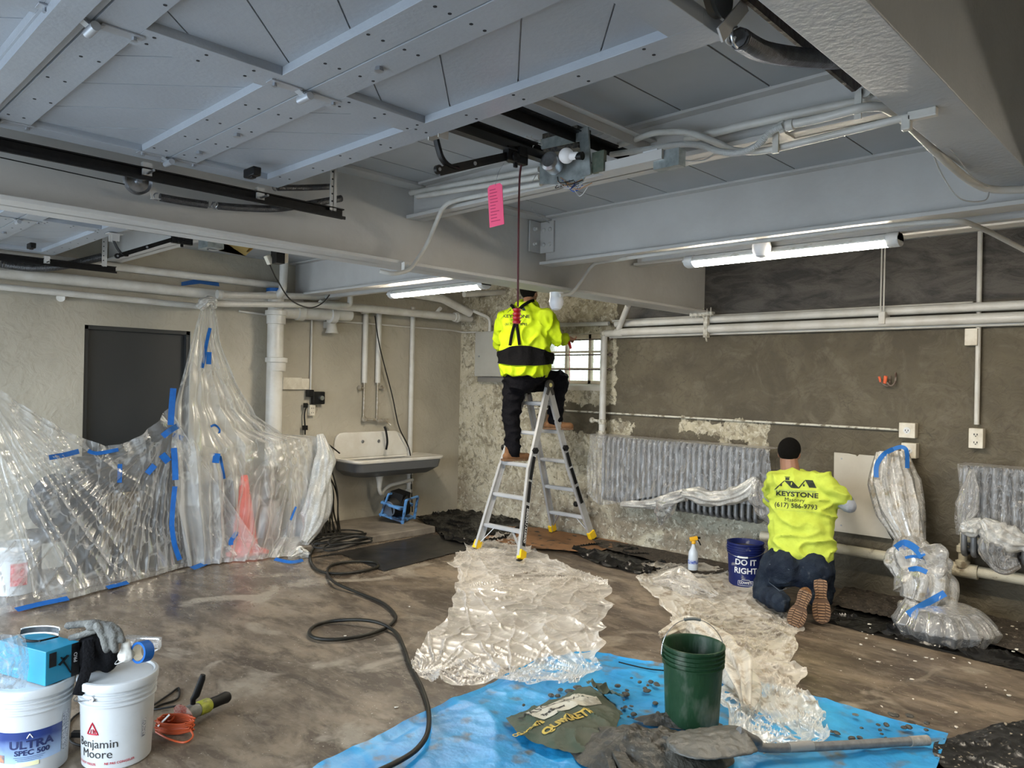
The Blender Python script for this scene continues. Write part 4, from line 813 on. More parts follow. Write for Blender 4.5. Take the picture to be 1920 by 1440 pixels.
m = MB(); m.bb((-3.0, 4.34, 2.56), (XR, 4.40, 2.575)); m.bb((-3.0, 4.34, 2.56), (XR, 4.345, 2.60)); m.build('light_channel', steel_paint, label='grey steel channel above the near tube light', cat='channel', smooth=False); m = MB(); m.bb((XA, 4.34, 2.56), (-3.95, 4.40, 2.575)); m.bb((XA, 4.34, 2.56), (-3.95, 4.345, 2.60)); m.build('light_channel', steel_paint, label='grey steel channel above the far tube light of the left bay', cat='channel', smooth=False)
m = MB(); q = P(1320, 590, 'y', 6.45)
for i in range(6): m.tube([q + V((-.1 + i * .04, -.05, -.03)), q + V((-.1 + i * .04, -.05, .05 + .01 * (i % 2)))], .006, 8)
m.box(q + V((0, -.05, 0)), (.24, .03, .03)); m.box(q + V((.03, 0, -.12)), (.04, .05, .2)); m.tube([q + V((.03, -.02, -.2)), q + V((.06, -.04, -.26))], .008, 8); m.build('pipe_hanger', pm('flaky_white', (.66, .64, .57), .6), label='cluster of painted bolts clamping the pipes under the girder end', cat='clamp')
# ================================================================== SINK
enam = pm('white_enamel', (.78, .76, .70), .22, col2=(.70, .66, .58), sc=5, coat=.4)
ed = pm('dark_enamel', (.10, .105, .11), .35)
sy0, sy1 = 4.66, 5.95; sz = .80; sx0 = -7.36; sx1 = -6.88
sk = thing('utility_sink', 'old white enamelled wall sink with dark underside', 'sink', (-7.1, 5.3, sz))
def rr(y0, y1, x0, x1, z, r, n=6):
    out = []
    for cx_, cy_, a0 in ((x1 - r, y1 - r, 0), (x0 + r * .2, y1 - r * .2, 90), (x0 + r * .2, y0 + r * .2, 180), (x1 - r, y0 + r, 270)):
        q = r if a0 in (0, 270) else r * .2
        for k in range(n + 1): a = R(a0 + 90 * k / n); out.append(V((cx_ + q * math.cos(a), cy_ + q * math.sin(a), z)))
    return out
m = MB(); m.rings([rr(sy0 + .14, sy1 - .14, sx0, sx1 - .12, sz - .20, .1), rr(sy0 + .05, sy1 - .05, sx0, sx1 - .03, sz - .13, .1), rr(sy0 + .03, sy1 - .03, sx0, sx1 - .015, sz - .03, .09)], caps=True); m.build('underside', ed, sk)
m = MB(); m.rings([rr(sy0 + .02, sy1 - .02, sx0, sx1 - .01, sz - .035, .09), rr(sy0, sy1, sx0, sx1, sz - .02, .1), rr(sy0, sy1, sx0, sx1, sz, .1), rr(sy0 + .04, sy1 - .04, sx0, sx1 - .04, sz + .004, .08), rr(sy0 + .07, sy1 - .30, sx0 + .03, sx1 - .07, sz - .03, .07), rr(sy0 + .12, sy1 - .36, sx0 + .06, sx1 - .10, sz - .15, .06)], caps=False); m.f.append(tuple(range(len(m.v) - 28, len(m.v)))); m.build('basin', enam, sk, fix=True)
m = MB(); bs = []
yl, yr = sy0 + .0, sy1 - .36
pl = []
for (y, z, r_) in ((yl, sz - .01, 0), (yl + .04, sz + .285, .10), (yr, sz + .285, .10), (sy1 - .18, sz - .01, 0)):
    pl.append((y, z, r_))
pts = bendpipe([V((0, p[0], p[1])) for p in pl], .1, 6)
m.prism([V((-7.375, p.y, p.z)) for p in pts], (.035, 0, 0)); m.build('splashback', enam, sk, bevel=.008)
m = MB()
for px, py in ((680, 828), (710, 827)): q = P(px, py, 'x', -7.34); m.lathe([(.02, 0), (.018, .008), (.008, .009)], q, 18, (1, 0, 0))
m.build('tap_hole_cap', zinc, sk)
m = MB(); q = P(683, 786, 'x', -7.32); q2 = P(707, 788, 'x', -7.32); m.lathe([(.03, -.01), (.034, .0), (.02, .03)], q, 16, (1, 0, 0)); m.lathe([(.02, -.02), (.024, .0), (.02, .03)], q2, 16, (1, 0, 0)); m.tube([q, q2], .014, 10); m.tube(bendpipe([q2, q2 + V((.02, .06, .0)), q2 + V((.03, .14, -.03)), q2 + V((.06, .16, -.06))], .03), .011, 10); m.box(q2 + V((.02, .10, .01)), (.02, .09, .012)); m.build('faucet', pm('old_brass', (.4, .35, .28), .4, .5), sk)
m = MB(); q = P(721, 800, 'x', -7.24); m.tube(smooth_path([q, q + V((.02, .01, -.06)), q + V((.02, .03, -.18)), q + V((.0, .03, -.27))], 6), .013, 10); m.build('sink_hose', blkrub, label='short black hose hanging from the sink faucet', cat='hose')
q = P(712, 880, 'x', -7.12); dr = pipe([(-7.12, q.y, .62), (-7.12, q.y, .42), (-7.14, q.y + .05, .36), (-7.2, q.y + .12, .40), (-7.2, q.y + .2, .45), (-7.28, 5.75, .48)], .022, 'white trap pipe curling below the sink', rad=.04)
m = MB(); m.lathe([(.05, .58), (.05, .615), (.03, .50), (.026, .45)], (-7.12, q.y, 0), 18); m.build('drain_flange', paint_white, dr)
m = MB(); m.tube(smooth_path([P(703, 592, 'x', -7.15), P(712, 650, 'x', -7.2), P(735, 740, 'x', -7.25), P(748, 800, 'x', -7.25), P(768, 845, 'x', -7.27), P(771, 900, 'x', -7.27), P(773, 960, 'x', -7.27)], 8), .007, 8); m.build('power_cable', blkrub, label='thin black cable draped from the pipes past the sink edge', cat='cable')
# blower by the sink
fb = PF(737, 985, .08); fq = V((-6.98, 5.30, .08)); fan = thing('air_blower', 'blue and black air blower lying under the sink', 'blower', fq)
blu = pm('blower_blue', (.10, .28, .62), .4, col2=(.03, .05, .10), sc=9, mix=(.5, .6))
rt = Matrix.Rotation(.5, 3, 'Z') @ Matrix.Rotation(.25, 3, 'Y')
m = MB(); m.box(fq + V((0, 0, .19)), (.26, .36, .03), rt); m.box(fq + V((0, 0, .05)), (.30, .36, .02), rt)
for dx in (-.14, .14):
    for dy in (-.17, .17): m.bar(fq + rt @ V((dx, dy, .03)), fq + rt @ V((dx * .8, dy, .30)), .03, .02)
for dx in (-.14, .14): m.bar(fq + rt @ V((dx * .8, -.17, .30)), fq + rt @ V((dx * .8, .17, .30)), .03, .02)
m.build('frame', blu, fan, smooth=False, bevel=.004)
m = MB(); m.lathe([(.05, -.12), (.13, -.11), (.14, 0), (.13, .11), (.05, .12)], fq + V((0, 0, .17)), 24, (.3, 1, .2)); m.box(fq + V((.02, .02, .28)), (.16, .22, .10), rt); m.build('housing', blkrub, fan)
m = MB(); m.lathe([(.09, 0), (.088, .006)], fq + V((.03, -.145, .15)), 24, (.3, -1, -.2)); m.build('grille', pm('blower_grille', (.2, .24, .3), .4, .4), fan)
# ================================================================== RADIATORS
radm = pm('radiator_grey', (.20, .205, .21), .4, .3, col2=(.15, .155, .16), sc=12)
def radiator(x0, n, z0, z1, label, sp=.063):
    root = thing('radiator', label, 'radiator', (x0 + n * sp / 2, 6.40, z0))
    def section(x):
        m = MB()
        for y in (6.33, 6.47):
            m.tube(bendpipe([(x, y, z0 + .03), (x, y, z1 - .03)], .02), .021, 10, flat=1)
        m.tube(smooth_path([(x, 6.33, z1 - .05), (x, 6.345, z1 - .01), (x, 6.40, z1), (x, 6.455, z1 - .01), (x, 6.47, z1 - .05)], 5), .021, 10)
        m.tube(smooth_path([(x, 6.33, z0 + .05), (x, 6.345, z0 + .01), (x, 6.40, z0), (x, 6.455, z0 + .01), (x, 6.47, z0 + .05)], 5), .021, 10)
        m.tube([(x - .032, 6.40, z1 - .03), (x + .032, 6.40, z1 - .03)], .018, 10); m.tube([(x - .032, 6.40, z0 + .03), (x + .032, 6.40, z0 + .03)], .018, 10)
        return m
    o = section(x0).build('fin', radm, root)
    for k in range(1, n):
        c = o.copy(); COL.objects.link(c); c.parent = root; c.location.x = k * sp
    for k in (2, n - 3): m = MB(); m.bb((x0 + k * sp + .025, 6.40, z0 + .1), (x0 + k * sp + .04, YB - .002, z0 + .14)); m.build('wall_bracket', radm, root, smooth=False)
    return root
r1 = radiator(-4.80, 28, .50, 1.145, 'long grey radiator wrapped in clear film behind the ladder')
r2 = radiator(-1.46, 34, .50, 1.145, 'second film-wrapped radiator, cut off at the right edge')
wrapm = film('radiator_film', lo=.16, hi=.85, col=(.74, .74, .74), rough=.2, bump=.3, bsc=14, stretch=(2.2, 1, .6), glossw=.14)
bunch = film('bunched_film', lo=.62, hi=.97, col=(.76, .76, .73), rough=.3, bump=.4, bsc=18, glossw=.18)
def wrapsheet(x0, x1, zt, zbf, amp=.012, seed=0):
    """film over the top and down the front of a radiator"""
    m = MB(); nu = int((x1 - x0) / .012); nv = 60
    def fn(u, v):
        x = x0 + (x1 - x0) * u; zb = zbf(x)
        w = ridge((x, v * .5, seed), 9) * .5 + ridge((x * 1.0, v * .12, seed + 3), 26) * .6
        if v < .15: t_ = v / .15; return V((x, 6.50 - .21 * t_, zt + .022 + .006 * w))
        t_ = (v - .15) / .85; z = zt + .02 - (zt + .02 - zb) * t_
        return V((x + .01 * math.sin(v * 9 + x * 14), 6.296 - amp * w * (.5 + t_) - .03 * t_ * t_, z + .006 * w))
    m.grid(fn, nu, nv); return m
def bz(x):
    t_ = (x + 4.95) / 1.95; return .44 + .10 * math.sin(min(max(t_, 0), 1) * 6) * .4 + (.08 if -3.9 < x < -3.1 else 0)
wt = thing('radiator_wrap', 'clear plastic film stretched over the long radiator and bunched below', 'plastic film', (-3.9, 6.28, .5))
wrapsheet(-4.97, -2.95, 1.145, lambda x: .66 if x > -3.95 else .66 - .22 * min(1, (-3.95 - x) / .8) + (.1 * max(0, (-4.8 - x)) / .17)).build('film', wrapm, wt, fix=False, ang=180)
def bundle(pts, rads, seed, parent, name='bunched_edge', mat=None, n=36, m_=60, amp=.35, fold=9, label=None, lump=1.0, level=False):
    """gathered roll of film, pleated lengthwise"""
    pth = resample(smooth_path(pts, 8), m_); k = len(rads); mb = MB(); rs = []; pu = None
    for i, p in enumerate(pth):
        d = (pth[min(i + 1, m_)] - pth[max(i - 1, 0)]).normalized()
        if pu is None: s, u, _ = frame(d)
        else: u = (pu - d * pu.dot(d)).normalized(); s = d.cross(u)
        if level: s, u = V((.716, .698, 0)), V((-.698, .716, 0))
        pu = u; t_ = i / m_ * (k - 1); a0 = int(min(t_, k - 2)); f = t_ - a0; r_ = rads[a0] * (1 - f) + rads[a0 + 1] * f
        rg = []
        for j in range(n):
            a = 2 * math.pi * j / n; w = math.sin(a * fold + i * .05 + seed) * .5 + noise.noise(V((math.cos(a) * 1.6 + seed, math.sin(a) * 1.6, i * .10 * lump))) * 1.4 * lump + max(0, math.sin(a * fold * 1.7 + seed + .6 * math.sin(i * .06))) ** 3 * (1 - lump) * .8
            rg.append(p + (s * math.cos(a) + u * math.sin(a)) * r_ * (1 + amp * w))
        rs.append(rg)
    mb.rings(rs, caps=False); return mb.build(name, mat or bunch, parent, fix=False, ang=180, label=label)
G = lambda px, py, y=6.22: P(px, py, 'y', y)
bundle([G(1165, 945), G(1215, 945), G(1250, 938), G(1285, 928)], [.02, .035, .05, .055], 1, wt)
bundle([G(1283, 925), G(1310, 930), G(1340, 935), G(1375, 930), G(1400, 918), G(1418, 898)], [.045, .065, .06, .07, .07, .03], 2, wt)
bundle([G(1262, 935), G(1245, 955), G(1240, 975), G(1240, 985)], [.05, .09, .07, .01], 3, wt, amp=.2, fold=7, mat=wrapm)
bundle([G(1415, 900), G(1425, 935), G(1440, 965), G(1450, 985)], [.03, .09, .07, .02], 4, wt, amp=.25, fold=8, mat=wrapm)
wt2 = thing('radiator_wrap', 'crumpled plastic film over the right-edge radiator, knotted at its lower left', 'plastic film', (-1.0, 6.28, .5))
wrapsheet(-1.50, .7, 1.145, lambda x: .62 + .1 * math.sin(x * 4), seed=5, amp=.02).build('film', wrapm, wt2, fix=False, ang=180)
bundle([G(1822, 880), G(1818, 930), G(1808, 975), G(1806, 985)], [.01, .05, .07, .02], 8, wt2, amp=.25, fold=9, mat=wrapm)
bundle([G(1803, 985), G(1820, 990), G(1842, 975)], [.04, .06, .02], 5, wt2)
bundle([G(1842, 975), G(1870, 1000), G(1900, 1015), G(1925, 1020)], [.03, .08, .08, .05], 6, wt2)
bundle([G(1850, 995), G(1868, 1035), G(1885, 1058), G(1910, 1055)], [.04, .10, .08, .03], 7, wt2, amp=.25, mat=wrapm)
# white board on wall
q0, q1, q2, q3 = [P(x, y, 'y', 6.545) for x, y in ((1565, 848), (1645, 855), (1672, 1010), (1563, 995))]
m = MB(); m.prism([q0, P(1590, 850, 'y', 6.545), P(1605, 853, 'y', 6.545), P(1608, 856, 'y', 6.545), P(1612, 852, 'y', 6.545), q1, q2, q3], (0, -.012, 0)); bd = m.build('board', pm('white_board', (.56, .53, .46), .6, col2=(.50, .47, .40), sc=3), label='white panel leaning on the wall right of the kneeling worker', cat='board', smooth=False)
m = MB(); [m.lathe([(.007, 0), (.007, .003)], P(x, y, 'y', 6.53), 10, (0, -1, 0)) for x, y in ((1578, 860), (1577, 985))]; m.build('screw', bolt_m, bd)
# ================================================================== SHEETS ON THE FLOOR
def loft(La, Ra, nu, nv, hf=None, base=.006, closed=False):
    """sheet between two floor outlines; hf(u, v, p) lifts it"""
    A_ = resample(La, nv); B_ = resample(Ra, nv); m = MB()
    def fn(u, v):
        j = min(int(round(v * nv)), nv); p = A_[j].lerp(B_[j], u)
        d = hf(u, v, p) if hf else 0
        if isinstance(d, Vector): return p + d + V((0, 0, base))
        return V((p.x, p.y, p.z + base + d))
    m.grid(fn, nu, nv); return m
PX = lambda l, z=0.0: [PF(x, y, z) for x, y in l]
def crease(p, sc=5, amp=.02, o=0, e=1.0):
    r_ = max(0, ridge(p, sc, o)); r2 = max(0, ridge(p, sc * 2.3, o + 9)); return amp * (r_ ** 3 * .8 + .22 * r2 ** 3)
def edgew(u, v, w=.08): return max(0, 1 - min(u, 1 - u, v, 1 - v) / w)
blackfilm = pm('black_polythene', (.004, .004, .004), .26, bump=.5, bsc=9, col2=(.009, .008, .007), sc=6, spec=.4)
m = loft(PX([(575, 1048), (640, 1040), (720, 1072)]), PX([(805, 1003), (880, 1010), (905, 1024)]), 40, 30, lambda u, v, p: crease(p, 2.5, .006)); m.build('floor_sheet', pm('dark_wet_sheet', (.010, .010, .010), .32, col2=(.022, .019, .016), sc=3, bump=.15, bsc=14), label='smooth dark wet sheet lying in front of the curb', cat='plastic sheet', fix=False)
m = loft(PX([(778, 972), (812, 992), (835, 1015), (880, 1024)]), PX([(856, 960), (935, 968), (990, 985), (960, 1012)]), 90, 80, lambda u, v, p: crease(p, 5, .05, 3) + .01); m.build('floor_sheet', blackfilm, label='crumpled black sheet in the far corner of the floor', cat='plastic sheet', fix=False)
m = loft(PX([(925, 990), (905, 1012), (980, 1030)]), PX([(1010, 992), (1180, 1022), (1112, 1040)]), 30, 20, lambda u, v, p: .012 + crease(p, 3, .008)); m.build('cardboard', pm('wet_cardboard', (.24, .12, .05), .7, col2=(.17, .085, .035), sc=5, col3=(.04, .03, .02), sc3=9, mix3=(.60, .64), bump=.2), label='brown muddy cardboard under the far ladder feet', cat='cardboard', fix=False)
debris = pm('soil', (.030, .023, .016), .8, col2=(.075, .058, .042), sc=18, bump=1, bsc=40, col3=(.30, .27, .22), sc3=55, mix3=(.66, .70))
m = loft(PX([(1068, 1036), (1130, 1062), (1215, 1082)]), PX([(1100, 1018), (1190, 1030), (1262, 1066)]), 70, 70, lambda u, v, p: crease(p, 5, .04, 11) + (.05 if .1 < u < .35 else .0) * (1 - abs(u - .22) / .13 if .1 < u < .35 else 0)); m.build('floor_sheet', blackfilm, label='folded black sheet right of the ladder feet', cat='plastic sheet', fix=False)
m = loft(PX([(1108, 1012), (1236, 1034), (1400, 1068)]), PX([(1125, 1030), (1225, 1056), (1310, 1085)]), 60, 24, lambda u, v, p: .014 + crease(p, 9, .012, 5)); m.build('soil_strip', debris, label='dark soil and crumbs at the wall base left of the blue bucket', cat='soil', kind='stuff', fix=False)
m = loft(PX([(1550, 1168), (1640, 1192), (1760, 1222), (1925, 1262)]), PX([(1590, 1100), (1700, 1128), (1800, 1150), (1925, 1180)]), 90, 160, lambda u, v, p: crease(p, 5, .028, 21) * (1.6 if u < .25 else .4)); m.build('floor_sheet', blackfilm, label='glossy black sheet along the foot of the cement wall', cat='plastic sheet', fix=False)
m = loft(PX([(1556, 1140), (1700, 1172), (1925, 1236)]), PX([(1590, 1098), (1700, 1124), (1925, 1176)]), 60, 140, lambda u, v, p: .02 + crease(p, 8, .014, 2) + .007 * noise.noise(p * 30)); m.build('soil_strip', debris, label='dark rubble heaped along the foot of the cement wall at right', cat='soil', kind='stuff', fix=False)
m = loft(PX([(1752, 1398), (1748, 1425), (1800, 1480)]), PX([(1850, 1370), (1925, 1355), (2000, 1470)]), 80, 60, lambda u, v, p: crease(p, 5, .03, 31) + .01); m.build('floor_sheet', pm('black_sheet_crumbs', (.012, .012, .012), .3, bump=.5, bsc=12, col3=(.30, .26, .20), sc3=48, mix3=(.64, .67)), label='black sheet with crumbs in the bottom right corner', cat='plastic sheet', fix=False)
# blue tarp
tarpm = pm('blue_tarp', (.010, .22, .50), .42, col2=(.030, .32, .62), sc=3, col3=(.10, .12, .13), sc3=8, mix3=(.55, .70), bump=.4, bsc=12, spec=.6)
TL = PX([(1010, 1240), (925, 1286), (832, 1326), (770, 1352), (706, 1388), (596, 1442), (520, 1500)]); TR = PX([(1110, 1226), (1238, 1250), (1380, 1272), (1511, 1308), (1640, 1345), (1778, 1383), (1740, 1500)])
def tarph(u, v, p): return crease(p, 1.6, .018, 4) + crease(p, 5, .006, 8) + .012 * edgew(u, v, .03)
m = loft(TL, TR, 170, 110, tarph, .004); tarp = m.build('tarp', tarpm, label='mud-spattered bright blue tarpaulin in the foreground', cat='tarp', fix=False)
m = MB(); q = PF(1604, 1341, .03); m.lathe([(.008, 0), (.016, 0), (.016, .004), (.008, .004)], q, 18); m.build('grommet', zinc, tarp)
m = MB(); pth = [p + V((0, 0, .028)) for p in PX([(1160, 1250), (1210, 1262), (1245, 1266)])]; m.tube(smooth_path(pth, 4), .004, 5); m.build('hem_cord', blkrub, tarp)
# crumpled clear sheets
fl1 = film('floor_film', lo=.05, hi=.90, col=(.84, .80, .74), rough=.36, bump=.15, bsc=9, glossw=.045, patch=.34, psc=2.6)
fl2 = film('floor_film_dusty', lo=.22, hi=.92, col=(.82, .78, .70), rough=.42, bump=.18, bsc=11, glossw=.04, patch=.5, psc=2.6, dirt=(.42, .34, .24))
def film_sheet(L_, R_, nu, nv, label, mat, anchors=(), amp=.04, seed=0, eamp=.05):
    An = [PF(x, y) for x, y in anchors]
    def hf(u, v, p):
        h = 0
        for k, a_ in enumerate(An):                                  # tension folds radiate from pinched spots
            d = p - a_; r_ = math.hypot(d.x, d.y); a = math.atan2(d.y, d.x) + .10 * noise.noise(V((p.x * 2, p.y * 2, k)))
            f = max(0, ridge((math.cos(a) * 1.5 + k, math.sin(a) * 1.5, r_ * .3), 3.4, seed + k)) ** 5
            h += f * min(r_ * 6, 1) * math.exp(-r_ * 1.5)
        e = edgew(u, v, .05); c_ = max(0, ridge(p, 2.2, seed)) ** 6
        hz = .006 + amp * .8 * min(h, 1.3) + amp * .55 * c_ + amp * .30 * max(0, ridge(p, 5.5, seed + 3)) ** 6 + e * eamp * (.2 + .9 * abs(noise.noise(p * 6 + V((seed, 3, 0)))))
        w_ = edgew(u, v, .16) * .085; return V((noise.noise(p * 4.5 + V((0, 0, seed))) * w_, noise.noise(p * 4.5 + V((9, 0, seed))) * w_, hz))
    m = loft(L_, R_, nu, nv, hf); return m.build('plastic_sheet', mat, label=label, cat='plastic film', fix=False, ang=180)
film_sheet(PX([(862, 1036), (846, 1068), (862, 1100), (836, 1170), (800, 1215), (768, 1250), (792, 1290)]), PX([(1005, 1042), (1085, 1072), (1140, 1096), (1140, 1160), (1126, 1215), (1130, 1262), (1085, 1292)]), 280, 270, 'large crumpled clear plastic sheet in the middle of the floor', fl1, ((1085, 1085), (865, 1105), (800, 1270), (1120, 1275), (950, 1290), (870, 1040)), .034, seed=2, eamp=.035)
film_sheet(PX([(868, 1030), (880, 1044)]), PX([(950, 1006), (1010, 1042)]), 60, 30, 'small clump of clear plastic at the near ladder feet', fl1, ((940, 1020),), .05, seed=6, eamp=.08)
film_sheet(PX([(1213, 1062), (1198, 1098), (1240, 1150), (1272, 1192), (1345, 1240), (1350, 1330), (1372, 1400), (1440, 1430)]), PX([(1345, 1068), (1420, 1110), (1502, 1180), (1492, 1230), (1500, 1290), (1545, 1345), (1545, 1390), (1500, 1425)]), 220, 330, 'long dusty plastic sheet trailing from the wall to the tarpaulin', fl2, ((1215, 1080), (1290, 1180), (1400, 1250), (1500, 1190), (1370, 1390), (1500, 1400), (1440, 1320)), .036, seed=12, eamp=.04)
bundle([PF(1240, 1190, .06), PF(1290, 1170, .06), PF(1350, 1215, .08), PF(1390, 1270, .08), PF(1400, 1330, .06)], [.02, .05, .08, .07, .03], 15, None, name='gathered_film', mat=fl2, amp=.5, fold=7, label='thick roll of dusty plastic behind the green bucket')['category'] = 'plastic film'
bundle([PF(1225, 1092, .05), PF(1265, 1090, .08), PF(1310, 1105, .08), PF(1345, 1120, .05)], [.03, .08, .08, .03], 18, None, name='gathered_film', mat=fl1, amp=.5, fold=7, label='puffy clump of clear plastic beneath the spray bottle')['category'] = 'plastic film'
# mud heaps, splashes on the tarp and loose crumbs
mudm = pm('wet_mortar', (.038, .036, .030), .45, col2=(.072, .067, .055), sc=8, bump=.8, bsc=25)
def mud(cx, cy, rx, ry, h, label, seed=0, name='mortar_heap', rot=0):
    c = PF(cx, cy); m = MB()
    def fn(u, v):
        a = 2 * math.pi * u; r_ = v; k = 1 + .25 * noise.noise(V((math.cos(a) * 1.5 + seed, math.sin(a) * 1.5, 0)))
        x, y = math.cos(a) * rx * r_ * k, math.sin(a) * ry * r_ * k; x, y = x * math.cos(rot) - y * math.sin(rot), x * math.sin(rot) + y * math.cos(rot); z = h * max(0, 1 - r_ ** 1.6) * (1 + .5 * fbm((x + cx, y, seed), 9)) + .02 * fbm((x, y, seed), 22) * (1 - r_)
        return V((c.x + x, c.y + y, .022 + max(z, 0)))
    m.grid(fn, 72, 26); return m.build(name, mudm, label=label, cat='mortar', fix=False)
mud(1215, 1420, .42, .22, .10, 'heap of wet dark mortar behind the shovel blade', 3, rot=.75)
mud(1150, 1405, .20, .13, .035, 'flat smear of mortar over the cement bag', 5, rot=.6)
mud(1270, 1362, .20, .07, .05, 'ridge of mortar at the foot of the green bucket', 8, rot=.78)
rs = random.Random(5); clods = []
proto = None
for k in range(70):
    if k < 46: px, py = rs.uniform(1040, 1240), rs.uniform(1270, 1345)
    else: px, py = rs.uniform(1540, 1740), rs.uniform(1340, 1400)
    if k % 9 == 0: px, py = rs.uniform(960, 1150), rs.uniform(1290, 1330)
    c = PF(px, py, .024)
    if proto is None or k < 5:
        m = MB(); n_ = 10; m.rings([[c + V((math.cos(a) * r_ * (1 + .3 * noise.noise(V((a, k, 0)))), math.sin(a) * r_ * (1 + .3 * noise.noise(V((a, k, 4)))), z)) for a in [2 * math.pi * j / n_ for j in range(n_)]] for r_, z in ((.012, -.006), (.016, 0), (.012, .007), (.004, .010))])
        proto = m.build('mortar_clod', mudm, label='small mortar clod scattered on the blue tarpaulin', cat='clod', group='mortar clods on the tarpaulin'); clods.append(proto); 
    else:
        o = clods[k % 5].copy(); COL.objects.link(o); o.location = c; s = rs.uniform(.4, 1.3); o.scale = (s * rs.uniform(.7, 1.6), s, s * .8); o.rotation_euler.z = rs.uniform(0, 6)
# plaster chips on the floor
chipm = pm('plaster_chip', (.62, .58, .50), .8); chips = []
for k in range(60):
    px, py = (rs.uniform(1600, 1915), rs.uniform(1165, 1245)) if k < 34 else (rs.uniform(1560, 1915), rs.uniform(1230, 1370)) if k < 50 else (rs.uniform(640, 900), rs.uniform(1130, 1330))
    c = PF(px, py, .05 if k < 34 else .004)
    if k < 4:
        m = MB(); m.prism([c + V((math.cos(a) * .013 * rs.uniform(.6, 1.4), math.sin(a) * .010 * rs.uniform(.6, 1.4), 0)) for a in (0, 1.2, 2.3, 3.6, 4.9)], (0, 0, .004)); o = m.build('plaster_chip', chipm, label='tiny pale plaster chip lying on the floor or rubble', cat='chip', group='plaster chips', smooth=False); chips.append(o)
    else:
        o = chips[k % 4].copy(); COL.objects.link(o); o.location = c; s = rs.uniform(.4, 1.2); o.scale = (s, s, s); o.rotation_euler = (rs.uniform(-.4, .4), 0, rs.uniform(0, 6))
# torn cement bag
bagm = pm('bag_green', (.035, .055, .035), .6, col2=(.06, .07, .045), sc=7, bump=.4, bsc=14); bagw = pm('bag_white', (.48, .46, .38), .7, col2=(.25, .23, .18), sc=9, mix=(.5, .62)); 
B0 = PX([(948, 1360), (1000, 1340), (1065, 1316), (1100, 1300), (1135, 1318)]); B1 = PX([(975, 1395), (1040, 1425), (1090, 1428), (1150, 1400), (1165, 1350)])
def bagh(u, v, p): return .03 + .05 * math.sin(math.pi * min(max(u, 0), 1)) * math.sin(math.pi * v) + crease(p, 7, .02, 3)
m = loft(B0, B1, 60, 60, bagh); bag = m.build('cement_bag', bagm, label='torn green and white mortar mix bag lying on the tarpaulin', cat='bag', fix=False); bagbv = BVHTree.FromPolygons([tuple(p) for p in m.v], m.f)
def drape_px(bv, pts, off=.003): # project onto a surface from above
    out = []
    for p in pts:
        h = bv.ray_cast(V((p.x, p.y, 1.0)), V((0, 0, -1))); out.append((h[0] if h[0] else V((p.x, p.y, .05))) + V((0, 0, off)))
    return out
ux = (PF(1068, 1343) - PF(985, 1372)).normalized(); uy = V((-ux.y, ux.x, 0)); bc = PF(1040, 1352)
def bagtext(s, size, c, mat, name, bold=.002, sx=1):
    vf = textmesh(s, size, bold=bold, sx=sx); m = MB(); m.add(drape_px(bagbv, [c + ux * p.x + uy * p.y for p in vf[0]], .005), vf[1]); return m.build(name, mat, bag, fix=False, smooth=False)
m = MB(); pts = [PF(x, y) for x, y in ((985, 1363), (1060, 1328), (1085, 1322), (1112, 1332), (1128, 1350), (1075, 1362), (1020, 1378), (1000, 1374))]
cc = sum(pts, V((0, 0, 0))) / len(pts); gr = []
for i in range(len(pts)):
    for q in range(6): gr.append(pts[i].lerp(pts[(i + 1) % len(pts)], q / 6))
N_ = len(gr); vs = []; fs = []
for k in range(9): vs += [cc.lerp(g, k / 8 * .999) for g in gr]
for k in range(8):
    for i in range(N_): fs.append((k * N_ + i, k * N_ + (i + 1) % N_, (k + 1) * N_ + (i + 1) % N_, (k + 1) * N_ + i))
m.add(drape_px(bagbv, vs, .003), fs); m.build('white_panel', bagw, bag, fix=False)
bagtext('MASON MIX', .058, PF(1030, 1352), pm('print_black', (.02, .02, .02), .6), 'lettering', 0, sx=1.2); bagtext('Type S mortar', .025, PF(1037, 1364), MATS['print_black'], 'lettering')
yel = pm('print_yellow', (.50, .36, .06), .6, col2=(.3, .22, .05), sc=30); bagtext('QUIKRETE', .062, PF(1065, 1383), yel, 'lettering', .003, 1.1); bagtext('CONCRETE', .035, PF(990, 1392), yel, 'lettering', .002)
m = loft(PX([(1098, 1300), (1120, 1318)]), PX([(1128, 1300), (1170, 1335)]), 24, 20, lambda u, v, p: .05 + crease(p, 9, .04, 6)); m.build('torn_flap', bagm, bag, fix=False)
